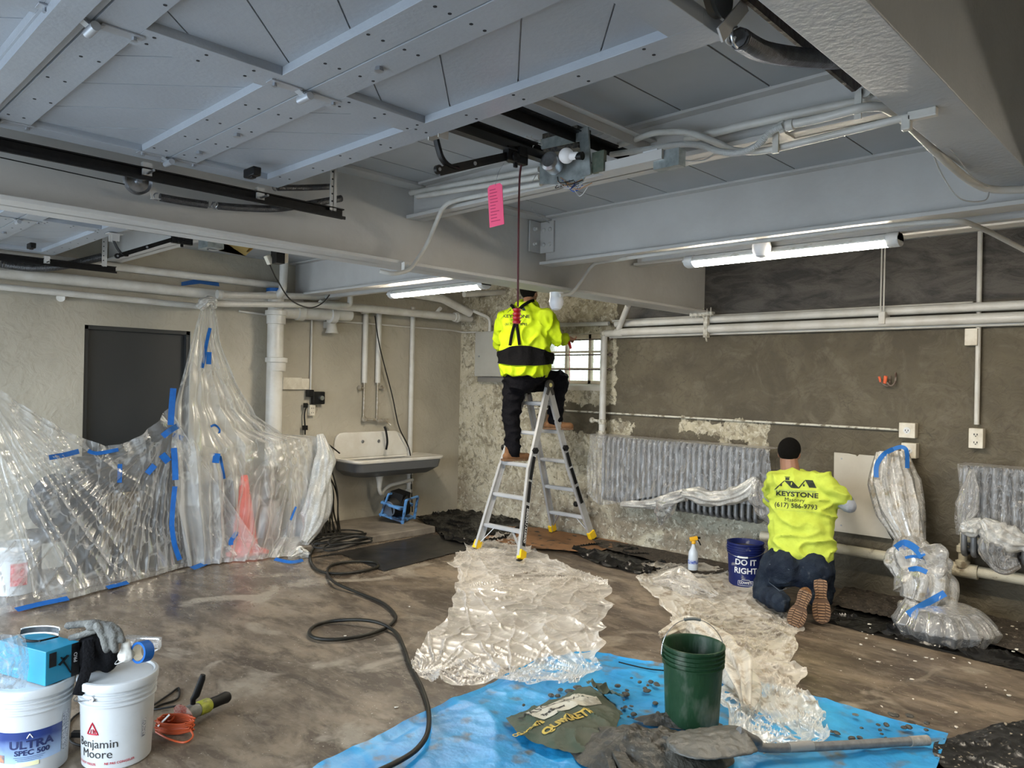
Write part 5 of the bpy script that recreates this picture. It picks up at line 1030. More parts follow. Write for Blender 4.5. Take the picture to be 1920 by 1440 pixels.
# green bucket etc.
def bucket(c, label, mat, h=.37, rt_=.150, rb=.130, lid=None, handle='down', hm=None, ribs=3, inner=None, rotz=0, thick=.004, name='bucket', grip=None):
    c = V(c); t = thing(name, label, 'bucket', c); prof = [(rb * .96, 0), (rb, .006), (rb + (rt_ - rb) * .75, h * .74), (rt_ - .006, h * .745), (rt_ + .004, h * .75), (rt_ + .004, h * .765), (rt_ - .005, h * .775)]
    for k in range(ribs): z = h * (.82 + .055 * k); prof += [(rt_ - .004, z - .006), (rt_ + .005, z - .004), (rt_ + .005, z + .002), (rt_ - .004, z + .004)]
    prof += [(rt_ - .002, h - .012), (rt_ + .006, h - .01), (rt_ + .006, h), (rt_ - .004, h)]
    if not lid: prof += [(rt_ - .010, h - .01), (rb - .01, .012), (.002, .012)]
    else: prof += [(.002, h - .001)]
    m = MB(); m.lathe([(.002, 0)] + prof, c, 56, caps=True); m.build('pail', mat, t, ang=30)
    if lid: m = MB(); m.lathe([(rt_ + .004, h - .028), (rt_ + .010, h - .028), (rt_ + .012, h), (rt_ + .008, h + .006), (rt_ - .004, h + .008), (rt_ - .012, h - .002), (rt_ * .5, h - .003), (.002, h - .003)], c, 56, caps=False); m.build('lid', lid, t)
    S_, C_ = math.sin(rotz), math.cos(rotz); ax = V((C_, S_, 0)); nx = V((-S_, C_, 0)); zc = h * .86; rr_ = rt_ + .012
    m = MB(); [m.lathe([(.012, -.004), (.012, .008)], c + ax * s * (rt_ + .003) + V((0, 0, zc)), 14, ax * s) for s in (-1, 1)]; m.build('handle_lug', mat, t)
    pts = []
    for k in range(25):
        a = math.pi * k / 24
        if handle == 'down': tilt = 1.25; y_, z_ = math.sin(a) * (rr_ + .02) * math.sin(tilt), -math.sin(a) * rr_ * math.cos(tilt) * 1.0
        elif handle == 'up': y_, z_ = math.sin(a) * .03, math.sin(a) * .17
        pts.append(c + ax * math.cos(a) * rr_ + nx * y_ + V((0, 0, zc + z_)))
    m = MB(); m.tube(pts, .002, 6); hh = m.build('handle', hm or zinc, t)
    if grip: m = MB(); m.tube(pts[10:15], .008, 10); m.build('grip', grip, hh)
    if inner:
        m = MB(); m.lathe([(.002, inner[1]), (rb + (rt_ - rb) * inner[1] / h - .008, inner[1])], c, 40, caps=False); m.build('contents', inner[0], t)
    return t
gcol = pm('bucket_green', (.008, .036, .014), .5, spec=.3, col2=(.014, .05, .02), sc=6, col3=(.11, .13, .10), sc3=11, mix3=(.56, .74), bump=.2, stretch=(1, 1, .4))
gc = PF(1297, 1350, .022); bucket(gc, 'dirty dark green bucket with raised wire handle on the tarpaulin', gcol, h=.385, rt_=.150, rb=.132, handle='up', rotz=.82, inner=(mudm, .06), grip=pm('bucket_grip', (.12, .13, .12), .6))
bcol = pm('bucket_blue', (.006, .012, .085), .45, spec=.3, col2=(.010, .018, .11), sc=6, col3=(.30, .29, .28), sc3=10, mix3=(.62, .74)); bcen = PF(1396, 1097)
bbk = bucket(bcen, 'blue bucket printed DO IT RIGHT beside the kneeling worker', bcol, h=.375, handle='down', rotz=.35 + math.pi, inner=(mudm, .33), grip=white_pl)
def cyltext(s, size, c, ang, z, mat, parent, rfun, bold=0, sx=1.0, name='lettering', off=.0015):
    vf = textmesh(s, size, bold=bold, sx=sx)
    def fn(p): r_ = rfun(z + p.y) + off; a = ang + p.x / r_; return V((c.x + math.cos(a) * r_, c.y + math.sin(a) * r_, c.z + z + p.y))
    return mapped(vf, fn).build(name, mat, parent, fix=False, smooth=False)
def toward(c): return math.atan2(-c.y, -c.x)
prw = pm('print_white', (.75, .75, .75), .5); rf = lambda z, h=.375, rt_=.15, rb=.13: rb + (rt_ - rb) * .75 * min(z / (h * .74), 1)
a0 = toward(bcen); cyltext('DO IT', .068, bcen, a0 + .04, .222, prw, bbk, rf, .0014); cyltext('RIGHT', .068, bcen, a0 + .04, .150, prw, bbk, rf, .0014); cyltext("LOWE'S", .030, bcen, a0 + .06, .050, prw, bbk, rf, .0006)
m = MB(); pl = [(-.062, .028), (-.062, .066), (-.035, .066), (-.03, .076), (.03, .076), (.035, .066), (.062, .066), (.062, .028)]
out = []
for i in range(len(pl)):
    for q in range(6): x_ = pl[i][0] + (pl[(i + 1) % len(pl)][0] - pl[i][0]) * q / 6; z_ = pl[i][1] + (pl[(i + 1) % len(pl)][1] - pl[i][1]) * q / 6; r_ = rf(z_) + .0015; a = a0 + .06 + x_ / r_; out.append(V((bcen.x + math.cos(a) * r_, bcen.y + math.sin(a) * r_, z_)))
m.tube(out, .0018, 5, closed=True); m.build('emblem_outline', prw, bbk)
# spray bottle
sc_ = PF(1299, 1078, .0); sc_.z = .0; t = thing('spray_bottle', 'clear spray bottle with yellow and black trigger near the blue bucket', 'spray bottle', sc_ + V((0, 0, .05)))
m = MB(); m.lathe([(.002, 0), (.042, 0), (.045, .01), (.044, .13), (.04, .16), (.02, .20), (.014, .23), (.014, .24), (.002, .24)], sc_ + V((0, 0, .05)), 28); m.build('bottle', pm('bottle_clear', (.55, .60, .66), .2, col2=(.5, .55, .6), sc=4), t)
m = MB(); m.lathe([(.0455, .055), (.0457, .09)], sc_ + V((0, 0, .05)), 28, caps=False); m.build('label_band', pm('bottle_label', (.03, .07, .35), .5, col2=(.5, .55, .65), sc=50), t)
m = MB(); q = sc_ + V((0, 0, .30)); dx = V((.716, .698, 0)); m.lathe([(.018, -.02), (.02, 0), (.015, .01)], q, 18); m.bar(q + V((0, 0, .02)) - dx * .035, q + V((0, 0, .035)) + dx * .035, .028, .035); m.build('trigger_head', pm('yellow_plastic', (.80, .42, .02), .4), t, bevel=.004)
m = MB(); m.bar(q + V((0, 0, .036)) + dx * .03, q + V((0, 0, .036)) + dx * .06, .018, .018); m.tube(smooth_path([q + dx * .03 + V((0, 0, .03)), q + dx * .05 + V((0, 0, .0)), q + dx * .065 + V((0, 0, -.03))], 4), .006, 8); m.build('trigger', blkrub, t)
# shovel
sh = thing('shovel', 'mortar-caked round shovel lying across the tarpaulin', 'shovel', PF(1300, 1410)); b0 = PF(1300, 1408); tip = PF(1740, 1388, .05); base_ = PF(1395, 1412, .06)
dsh = (tip - base_).normalized(); side = V((-dsh.y, dsh.x, 0)); L_ = .36
m = MB()
def blade(u, v):
    t_ = v; w = .135 * (1 - max(0, (t_ - .55) / .45) ** 2.2) ** .5 if t_ > .55 else .135 * (1 - .12 * max(0, .12 - t_) / .12); s_ = (u * 2 - 1); 
    return base_ - dsh * (t_ * L_ + .0) + side * s_ * w + V((0, 0, .065 - .02 * t_ + .035 * (1 - s_ * s_) * (1 - .5 * t_) + .006 * fbm((u * 3, v * 3, 1), 3)))
m.grid(blade, 30, 40); o = m.build('blade', pm('caked_steel', (.082, .080, .068), .5, col2=(.115, .11, .095), sc=6, bump=.6, bsc=18), sh, fix=False, solid=.006)
m = MB(); hp = smooth_path([base_ + V((0, 0, .10)) - dsh * .03, base_ + dsh * .06 + V((0, 0, .05)), base_ + dsh * .16 + V((0, 0, .012)), tip], 6); m.tube(hp, [.022] * 6 + [.021] * (len(hp) - 6), 14); m.build('handle', pm('fibre_grey', (.17, .17, .165), .5, col2=(.10, .10, .10), sc=14, stretch=(2, 2, 2)), sh)
m = MB(); m.tube([tip - dsh * .10, tip, tip + dsh * .002], [.0235, .0235, .018], 16); m.build('end_grip', pm('worn_grip', (.33, .31, .28), .7, col2=(.2, .19, .17), sc=30), sh)
m = MB(); m.tube([base_ + dsh * .22 + V((0, 0, .012)), base_ + dsh * .34 + V((0, 0, .012))], .0225, 14); m.build('sleeve', pm('dusty_sleeve', (.26, .25, .23), .7), sh)
# mud-covered float tool: two dark blades under the bag
t = thing('trowel_bar', 'mud-covered dark wooden slats lying by the mortar bag', 'float', PF(1155, 1400)); m = MB(); m.bar(PF(1132, 1368, .06), PF(1180, 1450, .06), .055, .03); m.build('slat', mudm, t); m = MB(); m.bar(PF(1128, 1372, .04), PF(1150, 1450, .04), .03, .03); m.build('slat', mudm, t)
# ================================================================== FOREGROUND LEFT: paint pails and tools
w1c = PF(58, 1434); w1c.z = 0; w2c = PF(219, 1417); w2c.z = 0
hmw = pm('pail_white', (.50, .525, .54), .35, col2=(.45, .47, .48), sc=4, col3=(.40, .39, .37), sc3=22, mix3=(.66, .76))
k1 = bucket(w1c, 'white paint pail with blue label, far left foreground', hmw, h=.37, rt_=.152, rb=.138, lid=hmw, handle='down', rotz=toward(w1c) + math.pi / 2 + .3, name='paint_pail')
k2 = bucket(w2c, 'white paint pail with red triangle logo, right of the blue-labelled one', hmw, h=.37, rt_=.152, rb=.138, lid=hmw, handle='down', rotz=toward(w2c) + math.pi / 2 + .9, name='paint_pail')
rp = lambda z: .138 + .014 * .75 * min(z / .274, 1)
def cylpatch(c, a0, a1, z0, z1, mat, name, parent, off=.001, curve=None):
    m = MB(); m.grid(lambda u, v: (lambda a, z: V((c.x + math.cos(a) * (rp(z) + off), c.y + math.sin(a) * (rp(z) + off), c.z + z)))(a0 + (a1 - a0) * u, z0 + (z1 - z0) * v), 40, 8); return m.build(name, mat, parent, fix=False)
b0_ = toward(w1c) - .1
lm, nt, bb_ = newmat('label_blue'); t_ = nt.nodes.new('ShaderNodeTexCoord').outputs['Object']; s_ = nt.nodes.new('ShaderNodeSeparateXYZ'); nt.links.new(t_, s_.inputs[0])
n_ = noise_(nt, t_, 9, 3); f_ = math_(nt, 'ADD', s_.outputs[2], math_(nt, 'MULTIPLY', n_, .06)); nt.links.new(mixc(nt, ramp_(nt, f_, .10, .20), (.35, .50, .72), (.015, .035, .16)), bb_.inputs['Base Color']); bb_.inputs['Roughness'].default_value = .35
cylpatch(w1c, b0_ - 1.25, b0_ + .95, .075, .205, lm, 'paint_label', k1)
cylpatch(w1c, b0_ + .97, b0_ + 1.28, .075, .24, pm('fine_print', (.60, .62, .64), .5, col2=(.15, .16, .2), sc=90, mix=(.5, .52), stretch=(1, 1, 4)), 'fine_print', k1)
navy = pm('print_navy', (.01, .02, .09), .5)
cyltext('ULTRA', .047, w1c, b0_ + .10, .150, navy, k1, rp, .0012, 1.15, off=.003); cyltext('SPEC 500', .030, w1c, b0_ + .12, .117, navy, k1, rp, .0008, 1.1, off=.003)
cylpatch(w1c, b0_ - .28, b0_ + .30, .060, .078, pm('yellow_strip', (.72, .70, .42), .5), 'yellow_strip', k1, .002)
cylpatch(w1c, b0_ - .82, b0_ - .62, .078, .110, pm('badge', (.12, .12, .14), .5, col2=(.5, .2, .1), sc=60), 'badge', k1, .0025)
for k in range(3): cylpatch(w1c, b0_ - .35 + .05 * k, b0_ + .45 - .05 * k, .098 - .007 * k, .0995 - .007 * k, navy, 'small_print', k1, .0025)
m = MB()
for s in (-1, 1):
    pts = []
    for q in range(5):
        z_ = .178 + .018 * q / 4; a = b0_ + .06 + s * (.07 * (1 - q / 4)); r_ = rp(z_) + .003; pts.append(V((w1c.x + math.cos(a) * r_, w1c.y + math.sin(a) * r_, z_)))
    m.tube(pts, .002, 5)
m.build('peak_logo', prw, k1)
b2_ = toward(w2c) - .32; red = pm('print_red', (.42, .01, .03), .5)
cyltext('Benjamin', .052, w2c, b2_ - .30, .118, MATS['print_black'], k2, rp, .0, off=.0018); cyltext('Moore', .052, w2c, b2_ - .30, .074, MATS['print_black'], k2, rp, .0, off=.0018); cyltext('NE PAS CONGELER', .014, w2c, b2_ + .40, .034, red, k2, rp, .0002, off=.0018); cyltext('DO NOT FREEZE', .014, w2c, b2_ - .66, .030, red, k2, rp, .0002, off=.0018)
def tri(sc, cz, aa):
    out = []
    for i in range(3):
        P0 = [(-1, -.8), (1, -.8), (0, 1.1)]
        for q in range(6): x_ = (P0[i][0] * (1 - q / 6) + P0[(i + 1) % 3][0] * q / 6) * sc; z_ = cz + (P0[i][1] * (1 - q / 6) + P0[(i + 1) % 3][1] * q / 6) * sc; r_ = rp(z_) + .002; a = aa + x_ / r_; out.append(V((w2c.x + math.cos(a) * r_, w2c.y + math.sin(a) * r_, z_)))
    return out
m = MB(); m.tube(tri(.026, .182, b2_ - .38), .003, 6, closed=True); 
for sx_ in (-.35, .15, .5):
    p_ = []
    for q in range(4): z_ = .165 + .02 * q / 3 * (1 - abs(sx_) * .6); x_ = sx_ * .026 * (1 - .3 * q / 3); r_ = rp(z_) + .002; a = b2_ - .38 + x_ / r_; p_.append(V((w2c.x + math.cos(a) * r_, w2c.y + math.sin(a) * r_, z_)))
    m.tube(p_, .002, 5)
m.build('triangle_logo', red, k2)
cylpatch(w2c, b2_ + 1.05, b2_ + 1.18, .11, .19, MATS['fine_print'], 'bar_code', k2, .002)
# items on pail 1: teal box, glasses, bag
lid = .378
bx = w1c + V((-.03, .03, lid)); rb_ = Matrix.Rotation(R(20), 3, 'Z'); teal = pm('teal_card', (.008, .20, .34), .45, col2=(.009, .23, .38), sc=4)
tb = thing('product_box', 'teal cardboard grinder box on the blue-labelled pail', 'box', bx)
m = MB(); m.box(bx + V((0, 0, .072)), (.31, .15, .144), rb_); m.build('carton', teal, tb, smooth=False, bevel=.002)
cN = -rb_.col[1].to_3d() if False else None
ex, ey = rb_ @ V((1, 0, 0)), rb_ @ V((0, 1, 0))
fc = []
for nrm, hw, tan in ((ex, .155, ey), (-ex, .155, -ey), (ey, .075, -ex), (-ey, .075, ex)):
    if nrm.dot((CAM - bx).normalized()) > 0: fc.append((nrm, hw, tan))
for nrm, hw, tan in fc:
    f0 = bx + nrm * (hw + .001) + V((0, 0, .072)); w_ = .075 if hw > .1 else .155
    if hw > .1:
        m = MB(); m.box(f0 + tan * (w_ - .018) * 1, (.036 if abs(nrm.x) < .5 else .036, .002, .142), Matrix((tan, nrm, (0, 0, 1))).transposed()); m.build('black_band', blk, tb, smooth=False)
        m = MB(); m.box(f0 - tan * .045 + V((0, 0, .03)), (.03, .003, .06), Matrix((tan, nrm, (0, 0, 1))).transposed()); m.build('black_patch', blk, tb, smooth=False)
        vf = textmesh('PRO', .022, bold=.0004); m = mapped(vf, lambda p: f0 + tan * (w_ - .018) + nrm * .002 + tan * (-p.y) * 1 + V((0, 0, p.x + .01))); m.build('lettering', prw, tb, fix=False, smooth=False)
        m = MB(); m.bar(f0 + tan * -.01 + V((0, 0, .03)), f0 + tan * .035 + V((0, 0, -.05)), .012, .004); m.bar(f0 + tan * -.02 + V((0, 0, .0)), f0 + tan * .02 + V((0, 0, .03)), .02, .004); m.build('tool_picture', blk, tb, smooth=False)
    else:
        vf = textmesh('makita', .02, bold=.0004); m = mapped(vf, lambda p: f0 - tan * .04 + nrm * .001 + tan * p.x + V((0, 0, p.y - .03))); m.build('lettering', pm('pale_teal', (.2, .6, .75), .5), tb, fix=False, smooth=False)
t = thing('safety_glasses', 'white-rimmed safety glasses lying on the teal box', 'glasses', bx + V((0, 0, .146))); g0 = bx + V((-.02, .0, .146)); m = MB(); r3 = V((.716, .698, 0)); f3 = V((-.698, .716, 0))
arc = [g0 + r3 * (math.sin(a) * .085) + f3 * (math.cos(a) * .05) + V((0, 0, .012)) for a in [R(-85 + 17 * k) for k in range(11)]]; m.tube(arc, .004, 8); arc2 = [p + V((0, 0, .03)) + r3 * .005 for p in arc]; m.tube(arc2, .003, 8); m.build('rim', white_pl, t)
m = MB(); m.rings([arc, arc2], wrap=False, caps=False); m.build('lens', pm('smoke_lens', (.05, .05, .05), .1, spec=.8), t, fix=False)
m = MB(); m.tube(smooth_path([arc[0], arc[0] - f3 * .05 + r3 * .06, arc[0] - f3 * .06 + r3 * .13], 5), .004, 8); m.tube(smooth_path([arc[-1], arc[-1] - f3 * .06 - r3 * .05, arc[-1] - f3 * .07 - r3 * .11], 5), .004, 8); m.build('temple', blkrub, t)
m = MB(); zb = film('zip_bag', lo=.40, hi=.85, col=(.36, .42, .47), rough=.3, bump=.3, bsc=14, glossw=.1); bq = P(22, 1240, 'z', lid + .09)
q0, q1, q2, q3 = [bx - ex * 0 + ey * 0 + v for v in (V((0, 0, 0)),) * 4]
def bagf(u, v):
    p = P(-12 + u * 58 + 8 * math.sin(v * 3), 1190 + v * 100, 'x', w1c.x + .14 - .03 * v); return p + V((.012 * fbm((u * 2, v * 2, 3), 2), 0, 0)) + V((.03 * math.sin(u * 3.1) * math.sin(v * 2.6), 0, 0))
m.grid(bagf, 30, 40); m.build('zip_bag', zb, label='clear zip bag with red print slumped against the teal box', cat='bag', fix=False)
# items on pail 2: glove, tape roll, dust mask, black tool pouch
gl0 = P(190, 1185, 'z', lid + .16); glm = pm('glove_grey', (.085, .085, .08), .8, col2=(.15, .15, .135), sc=18, bump=.4, bsc=120)
def Rw(px, py, d):  # point at a given forward distance
    q = ray(px, py); n_ = V((-.698, .716, 0)); return CAM + q * (d / q.dot(n_))
D0 = (w2c - CAM).dot(V((-.698, .716, 0)))
pch = thing('tool_pouch', 'black fabric pouch with strap on top of the second pail', 'pouch', w2c + V((-.05, -.03, lid)))
m = MB(); c_ = Rw(180, 1222, D0 + .0); m.ball(c_, (.07, .065, .085)); m.ball(Rw(162, 1230, D0), (.045, .05, .09)); m.ball(Rw(200, 1235, D0), (.06, .05, .06)); o, mm = solidify_blob(m, 'pouch_body', pm('black_fabric', (.004, .004, .005), .85, bump=.5, bsc=90, spec=.15), pch, .008, 3, lambda p: .006 * fbm(p, 22))
m = MB(); m.tube(smooth_path([Rw(165, 1200, D0 - .06), Rw(166, 1235, D0 - .10), Rw(160, 1262, D0 - .13), Rw(152, 1285, D0 - .14), Rw(146, 1303, D0 - .14)], 6), .022, 8, flat=.2); m.build('strap', MATS['black_fabric'], pch)
gt = thing('work_gloves', 'pair of grey work gloves draped on the black pouch', 'gloves', gl0); m = MB()
def fing(pts, r_): pts = [Rw(x, y, D0 + d) for x, y, d in pts]; [m.cap(pts[i], pts[i + 1], r_ * 1.25, r_ * 1.25, 10) for i in range(len(pts) - 1)]
m.ball(Rw(178, 1172, D0 - .02), (.04, .04, .022)); m.ball(Rw(195, 1176, D0 - .03), (.045, .04, .025))
fing([(175, 1168, -.02), (152, 1170, -.02), (128, 1173, -.02)], .013); fing([(178, 1182, -.03), (155, 1190, -.03), (134, 1196, -.03)], .012)
fing([(195, 1172, -.04), (208, 1180, -.06), (214, 1190, -.07)], .014); fing([(185, 1178, -.05), (194, 1195, -.07), (200, 1217, -.08)], .0135); fing([(200, 1178, -.05), (212, 1195, -.07), (216, 1218, -.08)], .0125); fing([(208, 1172, -.04), (222, 1182, -.05), (229, 1200, -.06)], .012); fing([(182, 1172, -.06), (186, 1178, -.07), (190, 1184, -.07)], .012)
solidify_blob(m, 'glove_shell', glm, gt, .0045, 3, lambda p: .0012 * fbm(p, 90))
tr = thing('tape_roll', 'roll of blue masking tape leaning on the second pail', 'tape roll', w2c + V((.08, .06, lid))); q = Rw(267, 1222, D0 - .02); axr = (V((.35, -.93, .12))).normalized(); m = MB(); m.lathe([(.036, -.024), (.046, -.024), (.046, .024), (.036, .024), (.036, -.024)], q, 40, axr, caps=False); m.build('roll', tape_m, tr); m = MB(); m.lathe([(.0355, -.0235), (.0355, .0235)], q, 40, axr, caps=False); m.lathe([(.034, -.0235), (.034, .0235)], q, 40, axr, caps=False); m.build('core', cream, tr)
mk = thing('dust_mask', 'crumpled white dust mask beside the blue tape roll', 'mask', w2c + V((.03, 0, lid))); q = Rw(237, 1228, D0 - .03); m = MB(); m.ball(q, (.035, .035, .03)); m.ball(q + V((0, 0, .03)), (.022, .022, .04)); m.ball(q + V((-.02, 0, -.015)), (.02, .03, .015)); solidify_blob(m, 'shell', pm('mask_white', (.62, .61, .56), .8), mk, .005, 3, lambda p: .004 * fbm(p, 50))
m = MB(); m.tube(smooth_path([q + V((.03, 0, -.01)), q + V((0, -.045, -.03)), q + V((-.04, -.02, -.025))], 5), .0015, 5); m.build('elastic', white_pl, mk)
cg = thing('clear_goggles', 'clear plastic goggles behind the blue tape roll', 'goggles', w2c + V((.06, .05, lid))); m = MB(); m.bar(Rw(235, 1200, D0 + .05), Rw(300, 1205, D0 + .05), .03, .04); m.tube(bendpipe([Rw(232, 1196, D0 + .02), Rw(300, 1198, D0 + .02), Rw(302, 1215, D0 + .02), Rw(285, 1222, D0 + .02)], .03), .004, 8); m.build('visor', film('clear_visor', lo=.12, hi=.7, rough=.1, bump=.1, glossw=.5), cg)
# angle grinder
gq = PF(372, 1335, .0); gr_ = thing('angle_grinder', 'angle grinder with black side handle and yellow-green collar on the floor', 'grinder', gq)
u_ = (PF(425, 1308, .05) - PF(350, 1340, .06)).normalized(); g_a = PF(352, 1338, .055)
m = MB(); m.lathe([(.01, -.02), (.035, -.01), (.038, .03), (.032, .06), (.03, .07)], g_a, 20, u_); m.build('gear_head', pm('grinder_grey', (.14, .15, .14), .5, col2=(.22, .22, .2), sc=30), gr_)
m = MB(); m.lathe([(.034, .06), (.036, .07), (.036, .12), (.032, .13)], g_a, 20, u_); m.build('collar', pm('lime_plastic', (.36, .38, .03), .45, col2=(.2, .22, .04), sc=30), gr_)
m = MB(); m.lathe([(.028, .12), (.027, .20), (.030, .24), (.024, .255)], g_a, 20, u_); m.build('body', blkrub, gr_)
m = MB(); hb = g_a + u_ * .03 + V((0, 0, .03)); m.tube([hb, hb + V((0, 0, .03)), hb + V((.01, .01, .05)), hb + V((.028, .03, .13)), hb + V((.03, .034, .15))], [.012, .014, .018, .016, .012], 14); m.build('side_handle', blkrub, gr_)
m = MB(); m.lathe([(.012, 0), (.058, .004), (.058, .008), (.012, .006)], g_a - u_ * .03, 32, (u_ + V((0, -.2, .3)))); m.build('disc', pm('disc_red', (.30, .05, .03), .5, col2=(.45, .35, .3), sc=50), gr_)
# orange cord coil
oc_ = PF(328, 1362, .03); orm = pm('orange_cord', (.45, .07, .015), .5); t = thing('extension_cord', 'coiled orange extension cord beside the second pail', 'cord', oc_); 
for k in range(9):
    s = random.Random(k + 3); m = MB(); pts = [oc_ + V((.716, .698, 0)) * (math.cos(a) * (.085 + s.uniform(-.012, .012))) + V((-.698, .716, 0)) * (math.sin(a) * .03) + V((0, 0, math.sin(a + s.uniform(-.3, .3)) * .012 + (k - 4) * .0055 + .012)) for a in [2 * math.pi * j / 28 for j in range(28)]]; m.tube(pts, .0042, 7, closed=True); m.build('loop', orm, t)
m = MB(); m.tube(smooth_path([PF(292, 1372, .012), PF(315, 1385, .01), PF(345, 1392, .01), PF(362, 1380, .015), PF(352, 1362, .03)], 6), .0045, 7); m.tube(smooth_path([PF(300, 1345, .04), PF(318, 1352, .05), PF(330, 1340, .07)], 5), .0045, 7); m.build('loose_end', orm, t)
m = MB(); m.bar(PF(296, 1362, .04), PF(318, 1340, .08), .014, .003); m.build('paper_tag', white_pl, t, smooth=False)
m = MB(); m.tube(smooth_path([PF(288, 1322, .006), PF(320, 1300, .006), PF(335, 1290, .006), PF(333, 1310, .006), PF(300, 1322, .006), PF(290, 1330, .006), PF(340, 1322, .03)], 8), .005, 8); m.build('black_cord', blkrub, label='black grinder cord looping behind the orange coil', cat='cord')
m = MB(); m.tube(smooth_path([PF(160, 1330, .006), PF(138, 1345, .006), PF(127, 1365, .006), PF(133, 1390, .006), PF(160, 1400, .006)], 8), .005, 8); m.bar(PF(136, 1376, .012), PF(156, 1376, .012), .028, .024); m.build('black_cord', blkrub, label='black plug and cord on the floor between the two pails', cat='cord')
# ================================================================== PLASTIC CURTAIN AND WHAT STANDS BEHIND IT
curt = film('curtain_film', lo=.24, hi=.84, col=(.74, .74, .72), rough=.22, bump=.25, bsc=5, stretch=(1, 1, .35), glossw=.09, patch=.12, psc=1.6)
def c_sheet(Lb, Rb, nu, nv, foldfn, name, label, mat=curt):
    A_ = resample(Lb, nv); B_ = resample(Rb, nv); m = MB()
    def fn(u, v):
        j = min(int(round(v * nv)), nv); p = A_[j].lerp(B_[j], u); return p + foldfn(u, v, p)
    m.grid(fn, nu, nv); o = m.build(name, mat, label=label, cat='plastic film', fix=False, ang=180)
    return o, BVHTree.FromPolygons([tuple(p) for p in m.v], m.f)
Xp = lambda px, py, x: P(px, py, 'x', x)
# left sheet: boundaries run from the top edge to the floor; folds fan from the far left hanging point
TLp = [Xp(-30, 700, -6.75), Xp(0, 731, -6.75), Xp(60, 771, -6.75), Xp(130, 812, -6.75), Xp(200, 837, -6.72), Xp(245, 828, -6.72), Xp(285, 800, -6.72), Xp(318, 764, -6.72), Xp(326, 782, -6.70)]
BLp = [PF(-40, 1160, .01), PF(45, 1141, .01), PF(130, 1122, .01), PF(210, 1101, .01), PF(280, 1082, .01), PF(345, 1063, .01), PF(400, 1056, .01), PF(450, 1050, .01), PF(500, 1045, .01)]
S1 = Xp(-60, 690, -6.75); S2 = Xp(325, 800, -6.7)
def foldL(u, v, p):
    def fan_(S, fr, ph):
        d = p - S; r_ = math.hypot(d.y, d.z); a = math.atan2(d.z, d.y)
        w = math.sin(a * fr + ph + 1.3 * noise.noise(V((a * 5, ph, 0)))); w2 = ridge((a * 3.2, r_ * .25, ph), 4.5)
        return (w * .30 + max(w2, 0) ** 2 * .75) * min(r_, .8)
    d1 = (p - S1).length; d2 = (p - S2).length; k = d1 / (d1 + d2)
    f = fan_(S1, 34, 0) * (1 - k) ** .8 * .060 + fan_(S2, 26, 2) * k ** .8 * .055
    e = min(u * 8, 1) * min((1 - u) * 8, 1)
    f += .018 * fbm(p, 2.5, 2) * e
    top = math.exp(-v * 14) * .03 * math.sin(u * 60)
    return V((f + top, 0, 0)) * (1 if v < .97 else .3)
cL, bvL = c_sheet([V(p) for p in TLp], [V(p) for p in BLp], 1, 1, lambda u, v, p: V((0, 0, 0)), 'tmp', None) if False else (None, None)
def c_sheet2(T, B, nu, nv, foldfn, name, label, belly=.12, mat=curt):
    T = resample(T, nu); B = resample(B, nu); m = MB()
    def fn(u, v):
        i = min(int(round(u * nu)), nu); p = T[i].lerp(B[i], v); p = p + V((belly * math.sin(math.pi * v) * (.3 + .7 * v), 0, -.0))
        return p + foldfn(u, v, p)
    m.grid(fn, nu, nv); o = m.build(name, mat, label=label, cat='plastic film', fix=False, ang=180); return o, BVHTree.FromPolygons([tuple(p) for p in m.v], m.f)
cL, bvL = c_sheet2(TLp, BLp, 330, 170, foldL, 'plastic_curtain', 'wide clear plastic sheet sagging in front of the dark door', -.05)
LbR = [Xp(377, 574, -6.92), Xp(352, 668, -6.86), Xp(330, 755, -6.80), Xp(322, 830, -6.72), Xp(330, 950, -6.60), PF(352, 1062, .01)]
RbR = [Xp(402, 574, -6.92), Xp(412, 640, -6.90), Xp(440, 715, -6.88), Xp(480, 780, -6.86), Xp(530, 814, -6.84), Xp(598, 818, -6.80), Xp(610, 870, -6.75), Xp(603, 940, -6.7), Xp(588, 1005, -6.6), PF(560, 1040, .01)]
def foldR(u, v, p):
    w = math.sin(u * 58 + 2.5 * noise.noise(V((u * 6, v * 1.3, 0)))) * .35 + max(0, ridge((u * 1.6, v * .25, 7), 5)) ** 2 * .9
    amp = .012 + .045 * min(v * 1.6, 1) * (1 - .5 * max(0, v - .8) / .2)
    # a second fan from the upper right shoulder of the sheet
    S3 = Xp(600, 815, -6.8); d = p - S3; a = math.atan2(d.z, d.y); f2 = math.sin(a * 30) * .022 * min(d.length, .6) * (1 if u > .4 else u / .4)
    return V((w * amp + f2 * .7 + .015 * fbm(p, 2.5, 2), 0, 0))
cR, bvR = c_sheet(LbR, RbR, 260, 240, foldR, 'plastic_curtain', 'clear plastic sheet hanging from the cream pipe over the orange cone', film('curtain_film_milky', lo=.34, hi=.88, col=(.74, .74, .71), rough=.25, bump=.25, bsc=5, stretch=(1, 1, .35), glossw=.08, patch=.10, psc=1.6))
